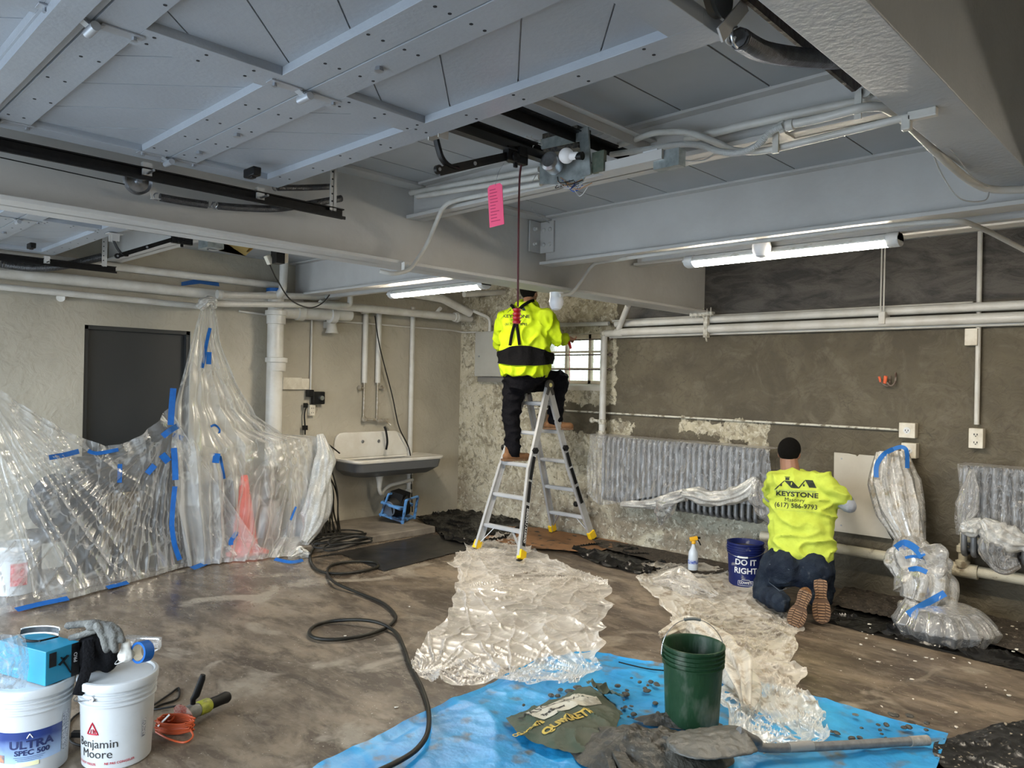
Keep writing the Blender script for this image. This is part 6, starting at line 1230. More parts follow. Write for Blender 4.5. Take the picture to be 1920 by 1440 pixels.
# knot round the pipe
bundle([Xp(372, 578, -6.90), Xp(385, 566, -6.88), Xp(396, 565, -6.90), Xp(402, 578, -6.92)], [.03, .04, .045, .02], 31, None, name='knotted_film', label='knot of plastic film tied round the bright cream pipe', mat=bunch)['category'] = 'plastic film'
bundle([Xp(600, 815, -6.75), Xp(608, 860, -6.66), Xp(598, 930, -6.6), Xp(585, 985, -6.55), Xp(570, 1018, -6.5)], [.03, .09, .10, .12, .04], 33, None, name='gathered_film', label='gathered white plastic at the right end of the curtain', mat=bunch, amp=.3)['category'] = 'plastic film'
bundle([PF(543, 1046, .03), PF(560, 1036, .05), PF(580, 1040, .03)], [.02, .06, .02], 35, None, name='gathered_film', label='small puff of taped film at the foot of the curtain', mat=bunch, amp=.4)['category'] = 'plastic film'
def tape(pts, w, bv, parent, label=None, off=.012, yf=None):
    """strip of blue tape stuck to the sheet"""
    cs = []
    for px, py in pts:
        d = ray(px, py).normalized(); h = bv.ray_cast(CAM, d)
        cs.append((h[0] - d * off) if h[0] and (yf is None or h[0].y < 6.58) else (P(px, py, 'x', -6.6) if yf is None else P(px, py, 'y', yf)))
    cs = smooth_path(cs, 5) if len(cs) > 2 else resample(cs, 5); m = MB(); rs = []
    n = V((1, 0, 0))
    for i, c in enumerate(cs):
        d = (cs[min(i + 1, len(cs) - 1)] - cs[max(i - 1, 0)]).normalized(); s = d.cross((CAM - c).normalized()).normalized()
        rs.append([c - s * w / 2, c + s * w / 2])
    m.rings(rs, wrap=False, caps=False); return m.build('tape_strip', tape_m, parent, fix=False, label=label)
T_ = lambda pts, bv, par, w=.045: tape(pts, w, bv, par)
for pts, w in (([(325, 728), (322, 765), (320, 797)], .05), ([(305, 818), (318, 808), (334, 798)], .05), ([(325, 815), (343, 822)], .04), ([(326, 840), (328, 870), (329, 900)], .05), ([(328, 912), (324, 950), (322, 985)], .04), ([(322, 985), (327, 1020), (337, 1050)], .04), ([(394, 615), (388, 640), (379, 690)], .03), ([(392, 660), (391, 683)], .045), ([(395, 800), (403, 797), (411, 805), (411, 812)], .02), ([(407, 850), (404, 868)], .06), ([(412, 855), (417, 880), (420, 898)], .03), ([(445, 997), (434, 1013), (433, 1022)], .04), ([(545, 975), (555, 950)], .02)): T_(pts, bvR, cR, w)
for pts, w in (([(92, 858), (120, 853), (148, 846)], .04), ([(165, 845), (182, 850), (222, 843)], .03), ([(225, 870), (224, 905)], .035), ([(276, 888), (290, 872)], .05), ([(303, 852), (316, 866)], .06)): T_(pts, bvL, cL, w)
def ftape(pts, w, label):
    c = smooth_path([PF(x, y, .012) for x, y in pts], 6); m = MB(); rs = []
    for i, p in enumerate(c): d = (c[min(i + 1, len(c) - 1)] - c[max(i - 1, 0)]).normalized(); s = V((-d.y, d.x, 0)); rs.append([p - s * w / 2, p + s * w / 2 + V((0, 0, .02))])
    m.rings(rs, wrap=False, caps=False); return m.build('tape_strip', tape_m, label=label, cat='tape', fix=False)
ftape([(30, 1146), (75, 1135), (128, 1124)], .05, 'blue tape strip on the floor at the left end of the curtain'); ftape([(200, 1104), (240, 1094)], .04, 'short blue tape piece at the curtain hem'); ftape([(360, 1068), (385, 1058), (408, 1046)], .05, 'blue tape on the curtain hem below the tied folds'); ftape([(515, 1050), (545, 1056), (568, 1052)], .03, 'blue tape edging the small puff of film')
# covered stack of shiny black sheeting
glz = pm('foil_black', (.022, .021, .021), .16, bump=1.0, bsc=11, stretch=(1, 1.6, .5), col2=(.05, .045, .038), sc=5)
def stack(y0, y1, z0, z1, x0, x1, label, mat, pleat=.012, seed=0):
    m = MB(); 
    def ring(z):
        out = []
        for (ax_, ay_), (bx_, by_) in (((x0, y0), (x1, y0)), ((x1, y0), (x1, y1)), ((x1, y1), (x0, y1)), ((x0, y1), (x0, y0))):
            for q in range(30):
                t = q / 30; x_ = ax_ + (bx_ - ax_) * t; y_ = ay_ + (by_ - ay_) * t; w = pleat * (max(0, ridge((x_, y_, seed), 16)) + .6 * noise.noise(V((x_ * 12, y_ * 12, z * 3)))); out.append(V((x_ + (w if bx_ == ax_ == x1 else 0), y_ + w * .5, z)))
        return out
    m.rings([ring(z0 + (z1 - z0) * k / 24) for k in range(25)]); return m.build('covered_stack', mat, label=label, cat='boxes', fix=False, ang=60)
ya, yb_ = Xp(145, 900, -7.0).y, Xp(335, 900, -7.0).y
stack(ya, yb_, 0, Xp(200, 862, -6.95).z, -7.33, -6.98, 'tall dark cabinet behind the curtain', pm('dark_cabinet', (.03, .03, .032), .5, bump=.1), .001, 1)
stack(ya + .30, yb_ + .45, 0, Xp(250, 915, -6.9).z, -6.98, -6.84, 'glossy black wrapped stack of boards behind the curtain', glz, .02, 2)
brz = pm('bronze_foil', (.16, .12, .075), .22, .35, bump=1.0, bsc=12, stretch=(1, 1.6, .5), col2=(.04, .035, .03), sc=6, mix=(.45, .6))
p0, p1 = Xp(190, 925, -6.83), Xp(262, 1030, -6.83); m = MB(); m.grid(lambda u, v: V((-6.80 + .015 * max(0, ridge((u * 2, v * .3, 1), 6)), p0.y + (p1.y - p0.y) * u, p1.z + (p0.z - p1.z) * v)), 60, 20); m.build('foil_sheet', brz, label='bronze crinkled wrap catching light behind the curtain', cat='plastic film', fix=False, solid=.004)
p0, p1 = Xp(487, 875, -7.1), Xp(522, 935, -7.1); m = MB(); m.grid(lambda u, v: V((-7.10 + .02 * ridge((u * 2, v, 4), 2), p0.y + (p1.y - p0.y) * u, p1.z + (p0.z - p1.z) * v)), 20, 20); m.build('wrapping_paper', brz, label='brownish wrinkled paper behind the curtain right of the cone', cat='paper', fix=False, solid=.004)
# cone
cc = PF(455, 1048); cc.x = -6.80; cc = V((-6.86, Xp(455, 1045, -6.86).y, 0)); cone_m = pm('cone_orange', (.95, .06, .02), .4)
zt_ = Xp(446, 892, -6.86).z; t = thing('traffic_cone', 'red-orange traffic cone behind the plastic curtain', 'cone', cc)
m = MB(); m.box(cc + V((0, 0, .02)), (.36, .36, .04)); m.build('base', cone_m, t, bevel=.01); m = MB(); m.lathe([(.15, .04), (.14, .06), (.035, zt_ - .03), (.028, zt_), (.02, zt_)], cc, 32); m.build('body', cone_m, t)
# dark office chair shape, grey tub and label bucket
oc2 = V((-7.0, Xp(105, 1000, -7.0).y, 0)); t = thing('folded_chair', 'dark chair with rounded back behind the curtain at left', 'chair', oc2); dk = pm('dark_vinyl', (.03, .032, .038), .5)
m = MB(); m.ball(oc2 + V((-.05, 0, .62)), (.06, .20, .24), 24, 14); m.build('backrest', dk, t); m = MB(); m.box(oc2 + V((.08, 0, .38)), (.36, .42, .07)); m.build('seat', dk, t, bevel=.02)
for sx_ in (-.05, .22):
    for sy_ in (-.17, .17): m = MB(); m.tube([oc2 + V((sx_, sy_, .36)), oc2 + V((sx_ + (.03 if sx_ > 0 else -.03), sy_, 0))], .014, 8); m.build('leg', dk, t)
wb_ = V((-6.74, Xp(30, 1060, -6.74).y, 0)); k3 = bucket(wb_, 'white bucket with a red label behind the curtain, far left', hmw, h=.37, lid=hmw, handle='down', rotz=1.6)
m = MB(); m.grid(lambda u, v: (lambda a, z: V((wb_.x + math.cos(a) * (.149 + .0), wb_.y + math.sin(a) * .149, z)))(-.45 + .75 * u, .08 + .17 * v), 12, 4); m.build('red_label', pm('label_red', (.45, .06, .07), .5, col2=(.6, .3, .3), sc=40), k3, fix=False)
m = MB(); q = V((-6.98, Xp(575, 960, -6.98).y, .22)); m.ball(q, (.14, .16, .22)); m.ball(q + V((.02, -.10, -.08)), (.12, .12, .14)); o, mm = solidify_blob(m, 'stuffed_bag', pm('white_bag', (.55, .56, .57), .5), None, .015, 4, lambda p: .02 * fbm(p, 9), label='bulging white bag behind the right end of the curtain', cat='bag')
# ================================================================== CABLE BUNDLE AND HOSE
cabm = pm('cable_black', (.008, .0075, .006), .5, spec=.25, col2=(.02, .018, .014), sc=20)
m = MB(); q = Xp(603, 822, -7.28); m.tube(smooth_path([q + V((-.09, 0, 0)), q + V((.04, 0, 0)), q + V((.07, 0, .03))], 4), .008, 8); m.build('cable_hook', bolt_m, label='small hook carrying the black cable bundle', cat='hook')
rs = random.Random(11)
for k in range(15):
    x = -7.26 + rs.uniform(-.03, .12); a = [Xp(603 + rs.uniform(-2, 2), 824 + rs.uniform(-3, 3), x + .0), Xp(606 + rs.uniform(-6, 10), 860, x + .04), Xp(598 + k * 2.2 + rs.uniform(-4, 4), 920, x + .1), Xp(596 + k * 2.6 + rs.uniform(-6, 6), 965, x + .16), PF(592 + k * 3.4 + rs.uniform(-8, 8), 1002 + rs.uniform(-6, 10), .09)]
    m = MB(); m.tube(smooth_path(a, 10), .009, 7); m.build('hanging_cable', cabm, label='black cable strand hanging in the bundle left of the sink', cat='cable', group='cables hanging left of the sink')
m = MB(); m.tube(smooth_path([Xp(603, 824, -7.24), Xp(622, 838, -7.2), Xp(637, 850, -7.2)], 6), .008, 8); m.build('hanging_cable', cabm, label='loose black cable end sticking out towards the sink', cat='cable')
for k in range(7):
    c = PF(640 + k * 5 - 12, 1012 + rs.uniform(-10, 12), .09 + .012 * k); ra, rb2 = rs.uniform(.20, .34), rs.uniform(.10, .2); t0 = rs.uniform(0, 3)
    m = MB(); m.tube([c + V((math.cos(a) * rb2, math.sin(a) * ra, .015 * math.sin(a * 2 + t0))) for a in [2 * math.pi * j / 40 for j in range(40)]], .009, 7, closed=True); m.build('coiled_cable', cabm, label='ring of black cable coiled on the curb under the hanging bundle', cat='cable', group='coils of cable on the curb')
hp = [(612, 985), (598, 1015), (582, 1040), (588, 1062), (612, 1074), (660, 1074), (706, 1064), (702, 1054), (660, 1053), (622, 1060), (614, 1075), (628, 1092), (668, 1110), (716, 1130), (740, 1152), (738, 1166), (718, 1180), (680, 1192), (630, 1199), (594, 1197), (580, 1187), (590, 1174), (620, 1165), (670, 1162), (712, 1168), (742, 1186), (756, 1212), (768, 1246), (790, 1288), (803, 1330), (802, 1372), (784, 1402), (752, 1425), (700, 1450)]
m = MB(); pts = [PF(x, y, .09 if i < 2 else .018 + (.02 if i in (11, 23, 24) else 0) + (.02 if y > 1345 else 0)) for i, (x, y) in enumerate(hp)]; m.tube(smooth_path(pts, 10), .0125, 10); m.build('hose', pm('hose_rubber', (.010, .009, .007), .5, spec=.25, col2=(.02, .018, .012), sc=10), label='long black hose looping across the floor to the tarpaulin', cat='hose')
# ================================================================== LADDER
lad = thing('step_ladder', 'aluminium folding ladder with yellow feet under the standing worker', 'ladder', (-5.31, 5.88, 0))
f1, f2, f3, f4 = PF(893, 1034), PF(977, 1054), PF(1035, 998), PF(1113, 1012)
f3.y = f4.y = 6.50; f3 = PF(1037, 1000); f4 = PF(1112, 1014)
HR = P(1030, 722, 'y', 5.86); HL = V((HR.x - .34, HR.y, HR.z)); HZ = HR.z
def railpt(f, h, z):
    t = z / HZ; b = f + V((0, 0, 0)); k = f.lerp(h, t)
    # flare: base spreads below z = 1
    return k
yel_p = pm('yellow_foot', (.85, .55, .01), .45)
def rail(f, h, sgn, ydir):
    mid = f.lerp(h, .50); mid.x += (h.x - mid.x) * .45
    m = MB(); 
    for a, b, w in ((f + V((0, 0, .03)), mid, .075), (mid, h, .065)):
        S0, U0, D0_ = frame(b - a, (1, 0, 0)); up = V((1, 0, 0))
        m.bar(a, b, w, .006, up)
        m.bar(a + V((sgn * .012, 0, 0)) + S0 * (w / 2), b + V((sgn * .012, 0, 0)) + S0 * (w / 2), .006, .03, up); m.bar(a + V((sgn * .012, 0, 0)) - S0 * (w / 2), b + V((sgn * .012, 0, 0)) - S0 * (w / 2), .006, .03, up)
    o = m.build('rail', alu, lad, smooth=False); return o, mid
mids = []
for f, h, s in ((f1, HL, 1), (f2, HR, -1), (f3, HL, 1), (f4, HR, -1)):
    o, md = rail(f, h, s, 0); mids.append((f, md, h))
    m = MB(); d = (md - f).normalized(); m.bar(f + V((0, 0, .025)), f + d * .11, .09, .05, (1, 0, 0)); m.build('foot', yel_p, lad, bevel=.006, smooth=False)
    m = MB(); m.box(f + V((0, 0, .014)), (.055, .095, .028)); m.build('rubber_pad', blkrub, lad, smooth=False, bevel=.004)
def onrail(i, z):
    f, md, h = mids[i]
    return f.lerp(md, z / md.z) if z < md.z else md.lerp(h, (z - md.z) / (h.z - md.z))
for (i, j) in ((0, 1), (2, 3)):
    for k, z in enumerate((.26, .56, .87, 1.19, 1.49)):
        a, b = onrail(i, z), onrail(j, z); m = MB(); m.bar(a, b, .058, .022); m.bar(a + V((0, 0, -.012)), b + V((0, 0, -.012)), .03, .02)
        for q in (-.022, -.011, 0, .011, .022): m.bar(a + V((0, q, .013)), b + V((0, q, .013)), .004, .005)
        m.build('rung', alu, lad, smooth=False)
    for i_, s in ((i, 1), (j, -1)):
        a = onrail(i_, .07); b = onrail(i, .25).lerp(onrail(j, .25), .28 if i_ == i else .72); m = MB(); m.bar(a, b, .022, .006); m.build('brace', alu, lad, smooth=False)
for h in (HR, HL):
    m = MB(); m.lathe([(.02, -.022), (.052, -.018), (.055, 0), (.052, .018), (.02, .022)], h, 28, (1, 0, 0)); m.bar(h, h + V((0, -.05, -.10)), .03, .045, (1, 0, 0)); m.bar(h, h + V((0, .05, -.10)), .03, .045, (1, 0, 0)); hg = m.build('hinge', pm('hinge_dark', (.09, .085, .08), .45, .4), lad)
    m = MB(); m.lathe([(.012, .02), (.022, .026), (.012, .03)], h, 20, (1, -.3, 0)); m.build('release_button', pm('button_cream', (.65, .58, .25), .5), hg)
for i in (1, 3, 2, 0):
    q = onrail(i, 1.02); m = MB(); m.lathe([(.034, 0), (.036, .02), (.028, .035)], q + V((.01 if i in (1, 3) else -.01, -.01, 0)), 6, (1 if i in (1, 3) else -1, -.4, 0)); m.build('lock_knob', blkrub, lad)
q = onrail(3, .40).lerp(onrail(2, .40), .15); m = MB(); m.lathe([(.03, 0), (.032, .02), (.02, .03)], q, 6, (0, -1, 0)); m.build('lock_knob', blkrub, lad)
# black decals with maker lettering along the right-hand rails
def decal(i, z0, z1, txt=None):
    a, b = onrail(i, z0), onrail(i, z1); d = (b - a).normalized(); nrm = V((1, 0, 0)); s = d.cross(nrm).normalized(); off = nrm * .012
    m = MB(); m.bar(a + off, b + off, .044, .001, nrm); o = m.build('black_decal', blk, lad, smooth=False)
    if txt:
        vf = textmesh(txt, .040, bold=.0012); c = (a + b) / 2 + nrm * .0155; mapped(vf, lambda p: c + d * p.x - s * p.y * -1 * (1)).build('lettering', prw, o, fix=False, smooth=False)
decal(1, .14, .50, 'GORILLA LADDERS'); decal(1, .53, .72); decal(1, .74, .96); decal(3, .42, .60); decal(3, .63, .80); decal(3, .82, .97)
# ================================================================== PEOPLE
hiv = pm('hi_vis', (.47, .62, .02), .8, spec=.15, col2=(.40, .55, .006), sc=6, bump=.2, bsc=160); hiv2 = pm('hi_vis_worn', (.50, .60, .085), .8, spec=.15, col2=(.42, .50, .06), sc=7, bump=.2, bsc=160, col3=(.34, .43, .07), sc3=11, mix3=(.64, .80))
skin1 = pm('skin_a', (.36, .19, .12), .5); skin2 = pm('skin_b', (.24, .12, .075), .5)
pant1 = pm('black_trousers', (.004, .004, .006), .85, bump=.4, bsc=70, spec=.12); jean = pm('dark_jeans', (.009, .014, .026), .85, spec=.15, col2=(.024, .034, .050), sc=7, bump=.4, bsc=120, col3=(.09, .10, .11), sc3=13, mix3=(.64, .80))
hairm = pm('black_hair', (.003, .0025, .002), .8, bump=.8, bsc=200, spec=.15); boot = pm('tan_boot', (.22, .11, .05), .7, spec=.2, col2=(.15, .075, .035), sc=14, bump=.2); sole = pm('boot_sole', (.20, .11, .055), .7, col2=(.13, .075, .04), sc=14); ink = pm('shirt_ink', (.012, .02, .012), .7)
def hand(m, w, d, n, th, curl=.5, sc=1.0):
    """palm and five fingers; w wrist, d finger direction, n palm normal (curl side), th thumb side"""
    d = V(d).normalized(); n = V(n); n = (n - d * n.dot(d)).normalized(); s = d.cross(n); s = s if s.dot(V(th)) > 0 else -s
    m.cap(w, w + d * .03 * sc, .027 * sc, .028 * sc)
    for q in (-.024, -.008, .008, .024): m.cap(w + d * .02 * sc + s * q * .8 * sc, w + d * .085 * sc + s * q * sc, .015 * sc, .013 * sc, 8)
    for k, (q, L) in enumerate(((.030, .070), (.010, .078), (-.010, .073), (-.029, .058))):
        b = w + d * .088 * sc + s * q * sc; dr_ = d; r_ = .0095 * sc
        for j, f in enumerate((.45, .32, .23)):
            a = curl * (1 + .15 * k) * (.7 + .3 * j); dr_ = (dr_ * math.cos(a) + n * math.sin(a)).normalized() if j or curl > .1 else dr_; n2 = n; e = b + dr_ * L * f * sc; m.cap(b, e, r_, r_ * .9, 8); b = e; r_ *= .9; n = (n - dr_ * n.dot(dr_)).normalized()
        n = n2
    b = w + d * .025 * sc + s * .03 * sc
    for j, (L, k) in enumerate(((.038, .9), (.032, .5), (.025, .25))): dd = (s * k + d * (1.2 - k) + n * .35).normalized(); e = b + dd * L * sc; m.cap(b, e, (.013 - .0015 * j) * sc, (.012 - .0015 * j) * sc, 8); b = e
def headm(m, c, f, r_, u, s=1.0):
    """head with brow, nose, lips, chin, jaw and ears; c centre, f facing, r right, u up"""
    rot = Matrix((r_, f, u)).transposed(); g = lambda x, y, z: c + rot @ V((x, y, z)) * s
    m.ball(g(0, -.01, .03), (.077 * s, .095 * s, .088 * s), 20, 14, rot); m.ball(g(0, .02, -.035), (.062 * s, .072 * s, .075 * s), 18, 12, rot); m.cap(g(-.035, .07, .022), g(.035, .07, .022), .018 * s, .018 * s, 8)
    m.cap(g(0, .088, .015), g(0, .108, -.022), .010 * s, .015 * s, 8); m.cap(g(-.02, .083, -.052), g(.02, .083, -.052), .010 * s, .010 * s, 8); m.ball(g(0, .072, -.09), (.024 * s, .02 * s, .018 * s), 10, 8, rot)
    for q in (-1, 1): m.ball(g(q * .078, -.005, -.008), (.010 * s, .020 * s, .032 * s), 10, 8, rot); m.ball(g(q * .035, .055, -.02), (.028 * s, .02 * s, .03 * s), 10, 8, rot)
    return g
def facebits(g, par):
    m = MB(); [m.ball(g(q * .031, .077, .002), .012, 12, 8) for q in (-1, 1)]; m.build('eyes', pm('eye_white', (.6, .58, .55), .3), par); m = MB(); [m.ball(g(q * .031, .0885, .002), .0045, 10, 6) for q in (-1, 1)]; m.build('irises', pm('eye_dark', (.02, .012, .01), .2), par)
def hair_cap(g, par, name='hair', low=-.045, k=1.07):
    m = MB(); 
    def fn(u, v):
        a = 2 * math.pi * u; fr = math.sin(a); lim = .055 if fr > .35 else (low if fr < -.2 else low + (.055 - low) * (fr + .2) / .55)
        t = v; z0 = lim; th = t * math.acos(max(-1, min(1, (z0 - .03) / .092))); return g(math.cos(a) * math.sin(th) * .080 * k, -.01 + math.sin(a) * math.sin(th) * .098 * k, .03 + math.cos(th) * .091 * k)
    m.grid(fn, 40, 16); return m.build(name, hairm, par, fix=False, solid=.008)
def shirt_print(bv, par, c, dn, rr_, uu, size, parts, mat):
    """print lettering and marks on cloth by casting onto it"""
    for kind, s, x, y, sz_, bold, sx_ in parts:
        if kind == 't': vf = textmesh(s, sz_, bold=bold, sx=sx_, step=.012)
        else:
            pl = s; vs = []; 
            bm = bmesh.new(); f = bm.faces.new([bm.verts.new((a, b, 0)) for a, b in pl])
            for ax_, rng in ((0, [p[0] for p in pl]), (1, [p[1] for p in pl])):
                q = min(rng) + .012
                while q < max(rng): co = [0, 0, 0]; no = [0, 0, 0]; co[ax_] = q; no[ax_] = 1; bmesh.ops.bisect_plane(bm, geom=bm.verts[:] + bm.edges[:] + bm.faces[:], plane_co=co, plane_no=no); q += .012
            bm.verts.index_update(); vf = ([v.co.copy() for v in bm.verts], [tuple(v.index for v in f.verts) for f in bm.faces]); bm.free()
        def fn(p):
            o = c + rr_ * (p.x + x) + uu * (p.y + y) - dn * .6; h = bv.ray_cast(o, dn); return (h[0] if h[0] else o + dn * .6) - dn * .0035
        mapped(vf, fn).build('shirt_print', mat, par, fix=False, smooth=False)
def house_parts(s, dy):
    P_ = []
    def poly(pts): P_.append(('p', [(a * s, b * s + dy) for a, b in pts], 0, 0, 0, 0, 0))
    poly([(-.10, .02), (-.055, .062), (.02, .062), (-.01, .02)] if False else [(-.065, .062), (-.015, .062), (.028, .018), (-.022, .018)])
    poly([(.058, .075), (.105, .075), (.128, .028), (.085, .028)])
    poly([(-.125, .0), (-.068, .060), (-.060, .060), (-.115, .0)]); poly([(.020, .022), (.055, .070), (.062, .070), (.030, .022)])
    poly([(-.058, .066), (-.034, .066), (-.034, .082), (-.058, .082)]); poly([(-.062, .084), (-.030, .084), (-.030, .088), (-.062, .088)]); poly([(-.088, .025), (-.076, .025), (-.076, .040), (-.088, .040)]); poly([(.048, .033), (.058, .033), (.058, .046), (.048, .046)])
    return P_
def torso(m, secs, rr_, ff):
    """stack of elliptical sections: (centre, half width, half depth)"""
    rg = []
    for c, w, d in secs: rg.append([c + rr_ * w * math.copysign(abs(math.cos(a)) ** .85, math.cos(a)) + ff * d * math.copysign(abs(math.sin(a)) ** .85, math.sin(a)) for a in [2 * math.pi * k / 28 for k in range(28)]])
    m.rings(rg)
def cloth_w(amp, sc, seed=0, dirv=(1, 1, .35)): return lambda p: amp * (max(0, ridge((p.x * dirv[0], p.y * dirv[1], p.z * dirv[2]), sc, seed)) ** 2 - .25) + amp * .5 * fbm(p, sc * 1.4, 2, seed)
# ---------- worker standing on the ladder
fM = V((-.60, .80, 0)).normalized(); rM = V((.80, .60, 0)).normalized(); UZ = V((0, 0, 1))
C0 = P(984, 700, 'y', 5.60); 
M_ = lambda px, py, y: P(px, py, 'y', y)
man = thing('person', 'person in yellow-green long-sleeved shirt and black back brace standing on the ladder', 'person', (C0.x, C0.y, .9))
hipC = M_(983, 712, 5.62); waist = M_(984, 680, 5.60); chest = M_(986, 625, 5.60); shC = M_(986, 588, 5.61); nk = M_(988, 566, 5.63)
m = MB(); headc = M_(993, 549, 5.72); fh = (fM + rM * .55).normalized(); rh = fh.cross(UZ).normalized(); g = headm(m, headc, fh, rh, (UZ + fh * -.05).normalized()); m.cap(nk - UZ * .05, headc - UZ * .06, .062, .06)
wrR = M_(1063, 636, 5.98); wrL = M_(940, 655, 5.95)
m.cap(M_(1050, 640, 5.9), wrR, .033, .026); hand(m, wrR, (fM * .5 + rM * .35 + UZ * .1), -rM * .5 + fM * .2 - UZ, UZ, .75); m.cap(M_(938, 652, 5.8), wrL, .033, .026); hand(m, wrL, fM * .8 + UZ * .3 + rM * .3, rM * .5 - UZ * .2, UZ, .6)
pts_ = [nk, M_(986, 610, 5.60)]; m.cap(nk - UZ * .03, pts_[1], .055, .10); m.cap(pts_[1], M_(985, 700, 5.60), .10, .11)
for a, b, c_ in ((M_(1024, 598, 5.66), M_(1046, 636, 5.78), M_(1052, 640, 5.9)), (M_(946, 602, 5.60), M_(936, 648, 5.68), M_(938, 652, 5.8))): m.cap(pts_[1], a, .05, .045); m.cap(a, b, .045, .038); m.cap(b, c_, .036, .034)
body, _ = solidify_blob(m, 'body', skin1, man, .0055, 3); facebits(g, body); hair_cap(g, body, k=1.10)
m = MB(); torso(m, [(M_(985, 704, 5.60), .235, .17), (M_(985, 695, 5.60), .245, .18), (waist, .25, .185), (M_(985, 655, 5.60), .255, .185), (chest, .26, .17), (M_(986, 600, 5.60), .25, .145), (M_(987, 585, 5.61), .20, .12), (M_(988, 575, 5.62), .12, .10), (M_(988, 566, 5.63), .075, .075)], rM, fM)
shR_, shL_ = M_(1024, 596, 5.66), M_(946, 600, 5.60); elR, elL = M_(1046, 634, 5.78), M_(936, 648, 5.68)
m.cap(shR_, elR, .085, .066); m.cap(elR, M_(1060, 637, 5.95), .064, .045); m.cap(shL_, elL, .085, .062); m.cap(elL, M_(940, 654, 5.86), .06, .045); m.cap(shR_, shL_, .08, .08)
sh_, sm = solidify_blob(m, 'shirt', hiv, man, .011, 4, cloth_w(.030, 7.5, 2, (1, 1, .8)))
bvS = BVHTree.FromPolygons([tuple(p) for p in sm.v], sm.f)
dview = (M_(984, 620, 5.6) - CAM).normalized(); rv = dview.cross(UZ).normalized(); uv_ = rv.cross(dview)
cP = M_(968, 590, 5.45)
shirt_print(bvS, sh_, cP, dview, rv, uv_, 1, house_parts(.75, .02) + [('t', 'KEYSTONE', .0, -.018, .045, .0012, 1.25), ('t', 'Masonry', 0, -.058, .03, 0, 1), ('t', '(617) 586-9793', 0, -.098, .036, .0006, 1)], ink)
def ringband(bv, cpts, wdt, name, par, mat, off=.006, n=64, tilt=None):
    """belt: cast outwards-in towards the axis"""
    m = MB(); rs = []
    for z in [cpts[0].z + (cpts[1].z - cpts[0].z) * k / 6 for k in range(7)]:
        rg = []; cz = cpts[0].lerp(cpts[1], (z - cpts[0].z) / (cpts[1].z - cpts[0].z))
        for k in range(n):
            a = 2 * math.pi * k / n; d = rM * math.cos(a) + fM * math.sin(a); zm = (cpts[0].z + cpts[1].z) / 2; zo = -(z - zm) * .45 * abs(math.cos(a)) ** 3 - .02 * abs(math.cos(a)) ** 2
            o = V((cz.x, cz.y, z + zo)) + d * .6; h = bv.ray_cast(o, -d); rg.append((h[0] if h[0] and (h[0] - o).length < .55 else o - d * .33) + d * off)
        rs.append(rg)
    m.rings(rs, caps=False); return m.build(name, mat, par, fix=False, ang=60)
bb1, bb2 = M_(985, 686, 5.60), M_(985, 650, 5.60); brace = ringband(bvS, (bb1, bb2), 0, 'back_brace', man, pm('brace_black', (.004, .004, .005), .85, bump=.5, bsc=60, spec=.12), .024)
def strap(pts, w, par, mat, bv, off=.02, name='strap'):
    m = MB(); rs = []; cs = []
    for x, y in pts: d = ray(x, y).normalized(); h = bv.ray_cast(CAM, d); cs.append((h[0] if h[0] else M_(x, y, 5.5)) - d * off)
    cs = smooth_path(cs, 9)
    for i, c in enumerate(cs): d = (cs[min(i + 1, len(cs) - 1)] - cs[max(i - 1, 0)]).normalized(); s = d.cross((CAM - c).normalized()).normalized(); rs.append([c - s * w / 2, c + s * w / 2])
    m.rings(rs, wrap=False, caps=False); return m.build(name, mat, par, fix=False, solid=.003)
for pts in ([(956, 648), (960, 625), (966, 603), (968, 588)], [(974, 647), (971, 625), (968, 603), (968, 588)], [(968, 588), (963, 578), (958, 571)], [(968, 588), (978, 575), (992, 566), (1002, 563)]): strap(pts, .030, brace, MATS['brace_black'], bvS)
# trousers
ankL, ankR = M_(962, 846, 5.57), M_(1040, 784, 6.02); knL, knR = M_(959, 778, 5.60), M_(1049, 712, 6.14)
m = MB(); torso(m, [(M_(983, 720, 5.66), .17, .15), (M_(984, 710, 5.64), .205, .16), (M_(985, 698, 5.61), .225, .165), (M_(985, 690, 5.61), .20, .15)], rM, fM)
hpL, hpR = M_(965, 716, 5.64), M_(1001, 712, 5.86); m.cap(hpL, knL, .128, .095); m.cap(knL, ankL, .093, .080); m.cap(hpR, knR, .130, .098); m.cap(knR, ankR, .092, .078); m.ball(M_(978, 714, 5.60), (.17, .16, .13))
solidify_blob(m, 'trousers', pant1, man, .012, 4, cloth_w(.022, 8, 5, (.7, .7, 1.2)))
def shoe(m, heel, toe, h=.09, w=.045):
    d = (toe - heel).normalized(); m.cap(heel + UZ * w, toe + UZ * w * .8, w, w * .95); m.cap(heel + UZ * w + d * .02, heel + UZ * (h + .04) + d * .02, w, w * .9); m.ball(heel.lerp(toe, .5) + UZ * (h * .55), (w, w * 1.4, h * .5))
fL_ = V((ankL.x, ankL.y, onrail(1, .87).z + .022)); fR_ = V((ankR.x, ankR.y, onrail(3, 1.19).z + .022))
